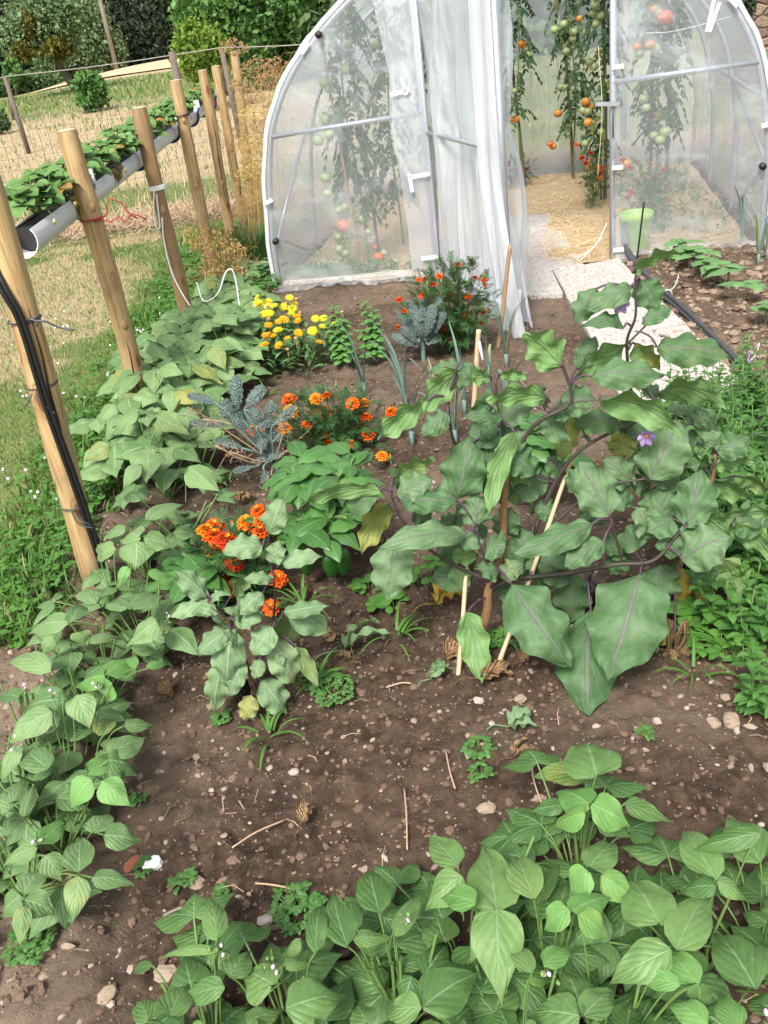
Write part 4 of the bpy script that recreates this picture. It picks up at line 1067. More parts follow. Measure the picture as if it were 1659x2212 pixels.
# loose tie and hem cord on the right panel
m = MB()
for a_, b_ in (((0, 0, 0), (-.035, 0, -.17)), ((.03, 0, -.03), (-.02, 0, -.175))):
    p = TP(2.93, -.05, 1.50) + A(a_); q = TP(2.93, -.05, 1.50) + A(b_); w_ = DX * .011
    m.add([q - w_, q + w_, p + w_, p - w_, q - w_ + AX * .003, q + w_ + AX * .003, p + w_ + AX * .003, p - w_ + AX * .003], [(0, 1, 2, 3), (7, 6, 5, 4), (0, 4, 5, 1), (1, 5, 6, 2), (2, 6, 7, 3), (3, 7, 4, 0)])
m.build('tie_tape', M['film_edge'], T, smooth=False)
m = MB(); m.tube(curve([TP(2.55, .01, 1.36), TP(2.7, .01, 1.35), TP(2.9, .01, 1.37), TP(3.10, .01, 1.40)], 16), .0025, 5); m.build('hem_cord', M['white'], T)
m = MB(); m.box((-.05, -.012, -.012), (.09, .0, .012)); h = m.build('latch', M['galv'], T, world=False, smooth=False)
pl = TP(J1 - .05, -.03, 1.0) - A(T.location); h.location = tuple(pl); h.rotation_euler = (0, .1, -.25)
m = MB(); m.tube([TP(J1, -.03, 1.0), TP(J1, -.03, .80)], .005, 5); m.build('latch_rod', M['hose'], T)
# skirt of film crumpled on the soil
def skirt(s0, s1, out, name, seed, h0):
    m = MB(); nx, nz = 50, 12; vs = []
    for j in range(nz):
        q = j / (nz - 1)
        for i in range(nx):
            s = lerp(s0, s1, i / (nx - 1)); o = out * (.15 + 1.5 * fbm(A([s]), A([0.]), 3.5, 3, seed)[0])
            p = TP(s, -.025 - o * q ** 1.4, h0 * (.4 + fbm(A([s]), A([3.]), 3., 3, seed)[0]) * (1 - q) ** 2)
            g = SZ(p[0], p[1]) + .012 + .045 * fbm(A([s * 2]), A([q * 1.2]), 4, 3, seed)[0] * min(1, q * 3) * (1 - .6 * q)
            p[2] = max(p[2], g); vs.append(p)
    m.add(vs, [(j * nx + i, (j + 1) * nx + i, (j + 1) * nx + i + 1, j * nx + i + 1) for j in range(nz - 1) for i in range(nx - 1)])
    m.build(name, M['film_skirt'], T)
skirt(.02, 1.22, .20, 'film_skirt', 61, .07); skirt(2.38, 3.30, .09, 'film_skirt', 66, .06)
# open door
hinge = TP(J0 + .02, -.035); free = A([.868, 4.86, 0.])
D = bpy.data.objects.new('door', None); COL.objects.link(D); D.parent = T; D.location = tuple(hinge - A(T.location))
dv = free - hinge; dl = np.linalg.norm(dv); dv = dv / dl; dn = nrm(np.cross(dv, UPV))   # outward side seen from the right
m = MB(); zt = 1.86; zb = .10
m.tube([hinge + A([0, 0, zb]), hinge + A([0, 0, zt]), ], .017, 10); m.tube([free + A([0, 0, zb - .04]), free + A([0, 0, zt])], .019, 10)
for z in (zb + .01, .95, zt): m.tube([hinge + A([0, 0, z]), free + A([0, 0, z])], .013, 8)
m.build('door_frame', M['galv'], D)
def dfilm(name, off, a0, a1, z0f, amp, nf, seed, mat='film_door'):
    m = MB(); nx, nz = 64, 34; vs = []
    for j in range(nz):
        q = j / (nz - 1)
        for i in range(nx):
            a = lerp(a0, a1, i / (nx - 1)); z = lerp(z0f(a), 1.9, q)
            w = amp * (1.35 - .7 * q) * (sin(a * nf * 6.28 + 2 * fbm(A([z]), A([a]), 1.3, 2, seed)[0] * 3) * .5 + (fbm(A([a * 9]), A([z * .7]), 1, 3, seed)[0] - .5) * 1.6)
            flare = max(0, 1 - z / .9) ** 1.6
            vs.append(hinge + dv * dl * a + dv * flare * .34 * max(0, a) + dn * (off + w + flare * .03) + A([0, 0, z]))
    m.add(vs, [(j * nx + i, j * nx + i + 1, (j + 1) * nx + i + 1, (j + 1) * nx + i) for j in range(nz - 1) for i in range(nx - 1)])
    m.build(name, M[mat], D)
dfilm('door_film', -.03, .0, 1.0, lambda a: .02 + .02 * sin(a * 9), .05, 2.6, 81)
dfilm('door_film', -.10, -.10, .96, lambda a: .03 + .03 * sin(a * 7 + 1), .07, 1.9, 87)
dfilm('film_hem', .028, .80, 1.015, lambda a: .0, .016, 6., 92, 'film_edge')
# overlap of door film against the left panel, with tape
m = MB(); nx, nz = 10, 30; vs = []
for j in range(nz):
    for i in range(nx):
        z = lerp(.08, 1.75, j / (nz - 1)); s = lerp(.98 + .10 * fbm(A([z]), A([1.]), 2, 2, 4)[0] - .05 * z, J0 + .03, i / (nx - 1))
        vs.append(TP(s, -.045 - .03 * fbm(A([s * 6]), A([z]), 2, 3, 71)[0], z))
m.add(vs, [(j * nx + i, j * nx + i + 1, (j + 1) * nx + i + 1, (j + 1) * nx + i) for j in range(nz - 1) for i in range(nx - 1)]); m.build('film_overlap', M['film_door'], T)
for s, z, L, a in [(1.05, 1.21, .13, .12), (1.08, 1.24, .10, 1.75), (1.12, .70, .14, .08), (1.06, .66, .12, 1.65), (1.14, .16, .12, .05)]:
    c = TP(s, -.085, z); u = (DX * cos(a) + UPV * sin(a)) * L / 2; w = nrm(np.cross(u, AX)) * .013
    m = MB(); q = [c - u - w, c + u - w, c + u + w, c - u + w]; m.add(q + [p + AX * .002 for p in q], [(3, 2, 1, 0), (4, 5, 6, 7), (0, 1, 5, 4), (1, 2, 6, 5), (2, 3, 7, 6), (3, 0, 4, 7)]); m.build('tape_strip', M['tape'], T, smooth=False)
c = free + dv * .03 + A([.03, -.02, .13]); m = MB(); m.box((-.012, -.002, -.10), (.012, .002, .10)); o = m.build('tape_strip', M['tape'], D, world=False, smooth=False); o.location = tuple(c - A(hinge)); o.rotation_euler = (0, .12, .3)

# ================================================================ paving
def slab(c4, label, top=.045):
    c4 = [A([*c, 0.]) for c in c4]; ctr = sum(c4) / 4
    v0 = [ctr + (c - ctr) * .985 for c in c4]; m = MB()
    lo = [A([*p[:2], -.03]) for p in v0]; mid = [A([*p[:2], top - .006]) for p in v0]; hi = [A([*(ctr + (p - ctr) * .985)[:2], top]) for p in v0]
    m.add(lo + mid + hi, [(i, (i + 1) % 4, 4 + (i + 1) % 4, 4 + i) for i in range(4)] + [(4 + i, 4 + (i + 1) % 4, 8 + (i + 1) % 4, 8 + i) for i in range(4)] + [(8, 9, 10, 11)])
    o = m.build('paving_slab', M['slab'], smooth=False); tag(o, label, 'paving slab', 'washed concrete slabs of the path')
g = lambda x, y: G(x, y)[:2]
slab([(.97, 5.33), (1.27, 5.27), (1.33, 5.80), (1.07, 5.86)], 'small slab in the doorway, its near edge free above soil')
slab([(1.27, 5.20), (1.74, 5.10), (1.80, 5.88), (1.33, 5.81)], 'large slab right of the doorway slab, before the right jamb')
slab([(1.20, 4.42), (1.71, 4.40), (1.74, 5.09), (1.265, 5.19)], 'slab beneath the topmost aubergine shoot')
slab([(1.12, 3.72), (1.66, 3.72), (1.705, 4.39), (1.195, 4.41)], 'slab behind the long dark aubergine leaf')
slab([(1.05, 3.02), (1.60, 3.00), (1.655, 3.71), (1.115, 3.71)], 'nearest slab, half covered by mint')
slab([(1.07, 5.87), (1.56, 5.84), (1.62, 6.45), (1.17, 6.5)], 'slab just inside the tunnel, dusted with straw', .038)
slab([(1.17, 6.51), (1.62, 6.46), (1.70, 7.10), (1.29, 7.15)], 'second slab inside the tunnel', .036)
slab([(1.29, 7.16), (1.70, 7.11), (1.75, 7.72), (1.38, 7.78)], 'deepest slab inside the tunnel, nearly under straw', .034)

# pipes along the path
T = thing('pipe_bundle', 'three grey irrigation pipes tied together along the slab edge', 'pipe bundle', (1.75, 5, 0))
base = [A([1.86, 5.95, .25]), A([1.84, 5.86, .10]), A([1.84, 5.6, .035]), A([1.79, 5.1, .03]), A([1.77, 4.6, .03]), A([1.73, 4.0, .03]), A([1.69, 3.55, .03])]
for k, (dx, dz) in enumerate([(0, 0), (.026, .002), (.012, .022)]):
    m = MB(); m.tube(curve([p + A([dx, k * .05, dz]) for p in base], 60), .0125, 10); m.build('pipe', M['hose'], T)
for y in (4.95, 3.72):
    x = np.interp(y, [3.55, 4.0, 4.6, 5.1], [1.69, 1.73, 1.77, 1.79]); m = MB()
    m.tube([A([x + .012 + .03 * cos(q), y, .04 + .028 * sin(q)]) for q in np.linspace(0, 2 * pi, 16)], .003, 5)
    m.tube(curve([A([x + .03, y, .06]), A([x + .06, y, .09]), A([x + .08, y + .01, .14])], 6), .002, 5); m.build('cable_tie', M['cord'], T)

# canes and rods
def cane(b, t, r, label, mat='bamboo', nodes=3, name='bamboo_cane', sub=.15):
    b = A(b, float); t = A(t, float); d = nrm(t - b); L = np.linalg.norm(t - b)
    P = []; R = []
    hs = list(np.linspace(0, 1, 30)); nd = [(k + .6) / (nodes + .3) for k in range(nodes)]
    for h in sorted(hs + nd + [q - .012 for q in nd] + [q + .012 for q in nd]):
        P.append(b - d * sub * (1 - h) * .3 + (t - b) * h + A([.004 * sin(h * 5), 0, 0]) * L); R.append(r * (1.12 if min(abs(h - q) for q in nd) < .004 else 1.) * (1 - .12 * h))
    m = MB(); m.tube(P, R, 10); o = m.build(name, M[mat]); tag(o, label, 'cane' if 'cane' in name else 'rod'); return o
g1 = G(1075, 755); cane(g1, V(1103, 530, g1[1]), .0125, 'stout brown bamboo cane beside the trailing door film', 'bamboo', 2)
g2 = G(1020, 915); cane(g2, V(1035, 712, g2[1]), .012, 'pale bamboo cane with white end and white tie, behind the aubergine', 'bamboo_pale', 2)
m = MB(); e = V(1035, 738, g2[1] - .02); m.tube([e, V(1043, 778, g2[1] - .05)], .006, 6); tag(m.build('white_tie', M['tape']), 'white plastic tie dangling from the pale cane', 'tie')
g3 = G(985, 1500); cane(g3, V(1018, 1110, g3[1] + .27), .0066, 'upright pale cane staking the big aubergine, left of its trunk', 'bamboo_pale', 4)
g4 = G(1060, 1475); cane(g4, V(1282, 868, g4[1] + .36), .0066, 'slanting pale cane crossing the big aubergine', 'bamboo_pale', 4)
g5 = A([1.83, 5.6, 0]); cane(G(1373, 575), V(1392, 436, 5.75), .0065, 'thin black rod standing before the right tunnel panel', 'black', 1, 'garden_rod')
cane(A([1.83, 3.72, 0]), V(1665, 720, 3.78), .007, 'thin dark rod at the right edge beyond the mint', 'hose', 1, 'garden_rod')
# lime bucket
c = A([*G(1362, 556)[:2], .02]); c = TP(2.525, .15, .03)
T = thing('bucket', 'lime green plastic bucket behind the right tunnel panel', 'bucket', c)
m = MB(); prof = [(.0, .004), (.085, .0), (.088, .01), (.118, .22), (.124, .225), (.126, .262), (.120, .266), (.116, .262), (.083, .02), (0, .018)]
n = 28; vs = [(.92 * r * cos(q), .92 * r * sin(q), z) for r, z in prof for q in np.arange(n) * 2 * pi / n]
m.add(A(vs) + c, [(i * n + j, i * n + (j + 1) % n, (i + 1) * n + (j + 1) % n, (i + 1) * n + j) for i in range(len(prof) - 1) for j in range(n)]); m.build('pail', M['lime'], T)
m = MB(); m.tube([c + A([.112 * cos(q), .05 * sin(q) - .05 * 0, .25 - .07 * sin(q)]) + A([0, -.10 * sin(q), 0]) for q in np.linspace(0, pi, 20)], .0045, 6); m.build('handle', M['lime'], T)
m = MB(); m.tube(curve([TP(2.33, .05, .26), TP(2.25, .02, .12), TP(2.14, .0, .06), TP(2.16, -.02, .05), TP(2.3, .0, .18)], 20), .0028, 5); tag(m.build('tie_cord', M['cord']), 'white cord looped at the foot of the right door jamb', 'cord')
m = MB(); m.tube(curve([TP(2.28, .06, 1.32), TP(2.30, .05, .95), TP(2.27, .05, .55)], 16), .0022, 5)
tag(m.build('hanging_cord', M['straw']), 'pale cord hanging from a tomato stake inside the doorway', 'cord')
# ================================================================ plants
def tocam(p): return nrm(CAM - A(p))
def leaf_n(b, t, under=False, k=.55):
    """normal of a leaf lying between b and t: mostly up, partly towards the camera, undersides away from it"""
    m = (A(b) + A(t)) / 2; c = tocam(m); y = nrm(A(t) - A(b))
    n = UPV * k + c * (1 - k) if not under else UPV * .5 - c * .75
    n = n - y * (n @ y); n = nrm(n)
    if (not under) and n @ c < .15: n = nrm(n + c * .5)
    if under and n @ c > -.1: n = nrm(n - c * .6)
    return n
def petiole(mb, b, e, r=.0022, sag=.02, mi=0):
    b = A(b); e = A(e); mb.tube(curve([b, lerp(b, e, .55) + A([0, 0, sag]), e], 7), np.linspace(r * 1.2, r * .8, 7)[:len(curve([b, b, e], 7))] if False else r, 5, mi=mi, cap=False)

# ---------------------------------------------------------------- traced bean plants (positions, sizes and heights of the leaflets)
ROOTS = {}
class BeanRow:
    def __init__(s): s.items = []
    def add(s, off, sc, rows, z0=.30, z1=.25):
        for r in rows:
            bx, by, tx, ty, w = r[:5]; k = r[5] if len(r) > 5 else ''
            dz = -.10 if 'd' in k else (.05 if 'h' in k else 0)
            b = Gs(off[0] + bx / sc, off[1] + by / sc, z0 + dz); t = Gs(off[0] + tx / sc, off[1] + ty / sc, z1 + dz * .8)
            s.items.append((b, t, w / sc / S * depth((b + t) / 2) / F, k))
    def build(s, roots, labels, group, low=15):
        roots = [A(r) for r in roots]
        own = [[] for _ in roots]
        for it in s.items:
            c = (it[0] + it[1]) / 2
            d = [np.hypot(*(c - r)[:2]) for r in roots]; own[int(np.argmin(d))].append(it)
        for r, its, lab in zip(roots, own, labels):
            r = A([r[0], r[1], SZ(r[0], r[1])])
            T = thing('bean_plant', lab, 'bean plant', r, group)
            fo = MB(); st = MB(); young = MB()
            for b, t, w, k in its:
                yg = 'y' in k
                leaf(young if yg else fo, b, t, leaf_n(b, t, k=.5 if 'd' not in k else .8), w * 1.14, 'bean', 11, 13, fold=random.uniform(-.05, .22), arch=random.uniform(.04, .14), wave=.035, wn=2.2, curl=.06, rnd=(random.random() * (.4 if 'd' in k else 1), random.random() ** 22 * .3), bend=random.uniform(-.03, .03))
                hub = lerp(r, b, .55); hub[2] = max(r[2] + .05, b[2] * .62)
                petiole(st, hub, b, .0016 if not yg else .0014)
                if random.random() < .5: petiole(st, r, hub, .0028, .01)
            for q in range(low):                                   # low inner foliage
                a = random.random() * 6.28; R = random.uniform(.03, .2); z = random.uniform(.05, .18)
                e = r + A([cos(a) * R, sin(a) * R, z]); petiole(st, r, e, .002, .03)
                for d in (-1.1, 0, 1.1):
                    L = random.uniform(.07, .10); tp = e + A([cos(a + d) * L, sin(a + d) * L, -random.uniform(.01, .05)])
                    leaf(fo, e, tp, UPV + A([cos(a), sin(a), 0]) * .3, L * .78, 'bean', 7, 8, fold=.15, arch=.1, rnd=(random.random() * .3, 0))
            for q in range(5): petiole(st, r + A([random.gauss(0, .01), random.gauss(0, .01), 0]), r + A([random.gauss(0, .06), random.gauss(0, .06), random.uniform(.14, .24)]), .0032, .0)
            if fo.n: fo.build('foliage', M['bean' if low > 10 else 'bean_pale'], T)
            if young.n: young.build('young_leaves', M['bean_young'], T, label='paler young bean leaflets')
            st.build('stems', M['stem'], T)
            for q in range(1):                                   # flower sprig
                if not its or random.random() < .35: break
                b = random.choice(its)[0]; e = b + A([random.gauss(0, .02), random.gauss(0, .02) - .01, random.uniform(.0, .03)])
                m = MB(); petiole(m, lerp(r, b, .7), e, .0015)
                for j in range(5): add_blob(m, e + RN.normal(0, .008, 3), random.uniform(.0025, .0045), (1, 1.4, .9), .2, (random.random(), 0), int(j < 2), _B65)
                m.build('flower_sprig', [M['stem'], M['pink']], T)
B = BeanRow()
o3 = (1400, 2800)
B.add(o3, 1., [(975,292,925,150,200,'h'),(940,300,715,292,100,'d'),(948,408,805,350,125,'yh'),(958,405,1118,495,135,'yh'),(930,440,800,490,95,'yh'),(975,470,1120,535,70,'d'),(850,410,700,435,70,'d'),(1090,400,1275,470,90,'d'),(945,655,1050,545,115),
 (425,645,300,520,110),(575,825,520,545,195),(725,780,650,600,125),(440,690,290,830,130),(495,800,345,770,100,'yh'),(580,820,600,1205,190),(570,830,470,1040,110),(375,955,330,810,130,'d'),(170,930,290,740,70),(130,855,320,960,110,'d'),(110,835,65,650,125),(20,900,-20,780,60),
 (945,675,870,770,110,'yh'),(875,830,1045,765,100,'yh'),(865,820,765,910,100,'yh'),(905,840,1025,945,100,'yh'),(995,690,1155,815,110,'y'),(1225,880,1090,690,190),(1000,830,880,975,150,'d'),(765,1045,880,960,80,'y'),(718,1080,640,955,75),(705,1100,790,1110,50,'y'),(740,800,835,620,60,'d')])
B.add(o3, 1., [(1295,985,1440,750,150),(1450,705,1315,490,130),(1630,520,1340,590,80,'h'),(1630,640,1500,440,150),(1450,730,1290,760,80),(1460,710,1580,790,70),(1610,1140,1430,900,170),(1310,1120,1145,1105,75,'y'),(1380,1120,1240,975,110,'y'),(1385,1125,1390,1220,90),(1275,985,1020,1120,150),(1420,1285,1255,1195,100,'y'),(1550,1290,1460,1150,100,'y'),(1660,880,1550,830,70),(1660,1000,1500,870,120,'d'),
 (1700,1230,1570,1180,90),(1690,1090,1640,950,110),(1720,700,1600,640,100),(1730,870,1640,760,110)])
B.add(o3, 1., [(285,1210,520,1065,170),(280,1215,135,1240,110),(60,1279,10,1200,100),(920,1240,840,1045,180),(910,1250,690,1240,150),(925,1250,1060,1150,110),(180,1050,360,1045,60,'d'),(0,935,180,935,60),(240,1090,200,1220,110,'d'),
 (400,1290,500,1190,110,'d'),(620,1290,560,1190,100,'d'),(1100,1290,1120,1170,120,'d'),(1200,1310,1330,1260,120,'d'),(450,1330,330,1330,130),(760,1340,640,1370,140),(1000,1350,900,1370,140),(1180,1370,1060,1340,120)])
o2 = (0, 2800)
B.add(o2, 1.185, [(1025,1110,990,905,105),(1040,1170,1170,1020,60),(1030,1170,735,1215,45),(1030,1170,1040,1300,100,'d'),(1080,1290,1185,1165,130),(1285,1335,1140,1270,190),(1060,1340,830,1420,110),(800,1480,900,1310,140),(1060,1510,1180,1430,130,'d'),(1350,1440,1640,1380,190),(1160,1510,1350,1440,100),(1420,1130,1340,1210,60),(1340,1230,1500,1230,60),(1490,1180,1530,930,90),(1640,1150,1575,870,130),
 (700,1500,640,1400,100),(720,1240,620,1280,50),(960,1560,840,1600,120),(1230,1560,1130,1620,140),(1500,1560,1400,1620,140)])
gb = lambda x, y: G(x, y)[:2]
B.build([G(1245, 1950), G(1010, 2130), G(1190, 2190), G(1500, 2130), G(1640, 2120), G(880, 2250), G(1300, 2330), G(640, 2290), G(480, 2330), G(1120, 2380), G(790, 2400)],
        ['lone tall bean shoot rising behind the near row, above bare soil', 'bean plant with the big double leaf, behind the near row\'s middle', 'bean plant with bright pale young leaflets in the near row', 'bean plant with dark arrow leaves, between the pale one and the border',
         'bean plant cut by the photograph\'s lower right border', 'bean plant with narrow pointed leaves next to the purslane patch', 'bean plant with lilac blossom at the lower border', 'bean plant at the left end of the near row with a raised pointed leaf',
         'lowest left bean plant of the near row, cut by the border', 'bean plant with a broad flat leaf at the border\'s middle', 'bean plant between the narrow-leaved and the left-end one at the border'], 'bean plants of the near row')
B = BeanRow()
B.add(o2, 1.185, [(375,800,380,615,130),(435,825,640,860,85),(370,820,335,1050,110),(440,612,525,515,110),(490,625,670,650,120),(430,360,325,505,120,'y'),(480,370,625,490,120,'y'),(415,335,570,240,100,'y'),(185,670,330,540,100,'y'),(210,720,295,850,105),(100,910,0,1020,110),(110,905,200,785,110),(115,930,265,1000,120),(110,960,90,1160,80),(290,870,310,1080,110,'d'),(170,680,0,770,90),(230,310,105,200,120),(300,330,340,190,130,'d'),(520,235,700,150,120),(585,110,735,105,70),(510,270,635,300,110),(45,510,0,400,90),(55,470,130,350,80),(110,540,165,370,60),(90,200,0,380,70),(-20,700,60,640,90,'d'),(-40,900,40,830,100,'d'),(-30,560,-90,470,90)], .26, .21)
o1 = (0, 1800)
B.add(o1, 1.185, [(320,805,120,855,110),(330,810,410,730,80),(455,715,370,665,70),(600,740,475,710,50),(620,735,790,670,85),(740,800,590,920,110),(740,790,895,650,110,'d'),(800,840,945,965,120,'d'),(380,850,400,930,90),(240,1030,20,995,100),(495,1050,650,950,110,'y'),(495,1060,345,1110,100,'y'),(530,1095,500,1175,100,'y'),(645,1020,600,965,50,'y'),(695,1025,810,1000,50,'y'),(360,1150,425,1315,125),(245,1230,15,1390,130),(300,1170,100,1215,130),(90,1160,0,1140,90),(420,900,580,880,50),(520,1320,425,1230,90,'d'),(250,870,200,970,60),
 (680,410,830,455,100),(820,380,960,400,100,'d'),(640,420,640,560,150),(660,400,560,400,110),(780,470,840,560,110,'d'),(690,320,885,235,70),(780,300,890,330,70),(660,230,600,190,70),(590,370,470,400,70),(460,440,545,520,60),(600,540,560,650,50,'y'),(700,0,690,145,150),(890,70,1040,185,120),(800,80,770,200,100,'d'),(655,60,575,180,70),(545,455,455,520,90),(700,580,835,590,60,'y'),
 (440,560,540,650,80,'d'),(330,900,260,990,90,'d'),(560,1010,640,1090,100,'d'),(620,930,760,950,70,'d'),(450,1230,600,1270,90,'d')], .28, .22)
B.build([G(60, 1960), G(150, 1870), G(60, 1800), G(170, 1740), G(90, 1650), G(190, 1590), G(240, 1500), G(330, 1440), G(260, 1380), G(330, 1270), G(400, 1200), G(370, 1090), G(430, 1050)],
        ['bean plant in the lower left, beside the brick shard', 'bean plant with a trifoliate leaf over the brick shard', 'bean plant over the grey drip hose at the left edge', 'bean plant with three bright flat leaflets, left row', 'bean plant at the left border by the drip hose', 'bean plant with dark spreading leaves facing bare soil',
         'bean plant whose long pale leaves droop to the left path', 'bean plant left of the small aubergine', 'bean plant right at the foot of the hose post', 'bean plant with curling tendril tips beside the small aubergine', 'bean plant touching the bright orange marigolds', 'bean plant with quilted leaves behind the hose post', 'bean plant beneath the kale with one large hanging leaf'], 'bean plants of the left row', 8)

def bean_gen(p, label, n=12, R=.19, hmax=.37, group='bean plants of the left row'):
    r = A([p[0], p[1], SZ(p[0], p[1])]); T = thing('bean_plant', label, 'bean plant', r, group)
    fo = MB(); st = MB()
    for i in range(n):
        a = i * 2.4 + random.gauss(0, .4); q = ((i + .5) / n) ** .6; e = r + A([cos(a) * R * q, sin(a) * R * q, hmax * (1.05 - .6 * q) * random.uniform(.8, 1.1)])
        hub = r + A([cos(a) * .02, sin(a) * .02, e[2] * .4]); petiole(st, r, hub, .003, .0); petiole(st, hub, e, .0018, .03)
        for d, k in ((-1.25, .9), (0, 1.05), (1.25, .9)):
            L = random.uniform(.10, .155) * k; b = a + d + random.gauss(0, .15)
            e2 = e + (A([cos(a), sin(a), -.1]) * .025 if d == 0 else 0)
            tp = e2 + A([cos(b) * L, sin(b) * L, -random.uniform(.015, .10)])
            leaf(fo, e2, tp, nrm(UPV + A([cos(b), sin(b), 0]) * .3 + tocam(e) * .5 + RN.normal(0, .22, 3)), L * random.uniform(.72, .85), 'bean', 9, 10, fold=random.uniform(-.05, .22), arch=random.uniform(.05, .13), wave=.03, wn=2.2, rnd=(random.random(), random.random() ** 24 * .6))
    fo.build('foliage', M['bean_pale'], T)
    if n > 10:
        m = MB(); e = r + A([random.gauss(0, .04), random.gauss(0, .04) - .03, hmax * 1.12]); petiole(m, r + A([0, 0, hmax * .5]), e, .0018)
        for j in range(7): add_blob(m, e + RN.normal(0, .009, 3) - A([0, 0, .012 * (j % 3)]), random.uniform(.0025, .005), (1, 1.4, .9), .2, (random.random(), 0), int(j < 2), _B65)
        m.build('flower_sprig', [M['stem'], M['pink']], T)
    st.build('stems', M['stem'], T); return T
for (px, py), lab in zip([(345, 1060), (300, 1000), (400, 1000), (360, 950), (350, 890), (430, 920), (400, 850), (470, 860), (440, 800), (400, 790), (500, 825), (490, 770), (530, 800), (450, 740), (520, 740), (480, 690), (535, 690), (500, 650), (545, 760), (520, 610)],
    ['bean plant at the foot of the second post', 'bean plant in long grass just left of the second post', 'bean plant with heart-shaped leaves before the kale', 'bean plant right of the second post\'s foot', 'bean plant in the gap between second and third post, lawn side',
     'bean plant behind the kale\'s leftmost frond', 'bean plant halfway between second and third post', 'bean plant directly behind the bluish kale', 'bean plant before the corded post, bed side', 'bean plant before the corded post, lawn side', 'bean plant with three pointed leaves reaching toward the calendula',
     'bean plant right of the corded post', 'bean plant whose leaf tip lies on bare soil near the calendula', 'bean plant at the foot of the corded post', 'bean plant under the white cord\'s loose end', 'bean plant behind the corded post', 'bean plant left of the yellow calendula', 'bean plant below the white cord\'s arch', 'bean plant tucked under the calendula\'s left side', 'last bean plant of the left row, before the fourth post']):
    bean_gen(G(px, py), lab, random.randint(9, 12), .19 if py > 760 else .16, .35 if py > 780 else .20 if py < 700 else .27)

# seedlings in the right bed
for (px, py), lab in zip([(1462, 585), (1492, 590), (1530, 612), (1570, 640), (1602, 668), (1650, 722), (1556, 632), (1512, 600)],
    ['pale bean seedling nearest the tunnel corner', 'second pale seedling from the tunnel corner', 'pale seedling with a wide flat leaf in mid row', 'pale seedling with long stalks showing under its leaves', 'pale seedling pair with overlapping leaves', 'pale seedling at the right border with an insect-nibbled leaf', 'pale seedling crowded between two others, mid row', 'third pale seedling, lowest of the far group']):
    p = G(px, py); r = A([p[0], p[1], SZ(p[0], p[1])]); T = thing('bean_seedling', lab, 'seedling', r, 'bean seedlings in the right bed')
    fo = MB(); st = MB()
    for s in range(3):
        a0 = random.random() * 6.28; o = A([random.gauss(0, .03), random.gauss(0, .03), 0]); e = r + o + A([0, 0, random.uniform(.09, .13)]); petiole(st, r + o - A([0, 0, .01]), e, .0022, 0)
        for d in (0, pi):
            L = random.uniform(.09, .13); tp = e + A([cos(a0 + d) * L, sin(a0 + d) * L, random.uniform(-.03, .0)])
            leaf(fo, e, tp, UPV, L * .8, 'bean', 7, 8, fold=.08, arch=.1)
    fo.build('foliage', M['seedling'], T); st.build('stems', M['stem'], T)

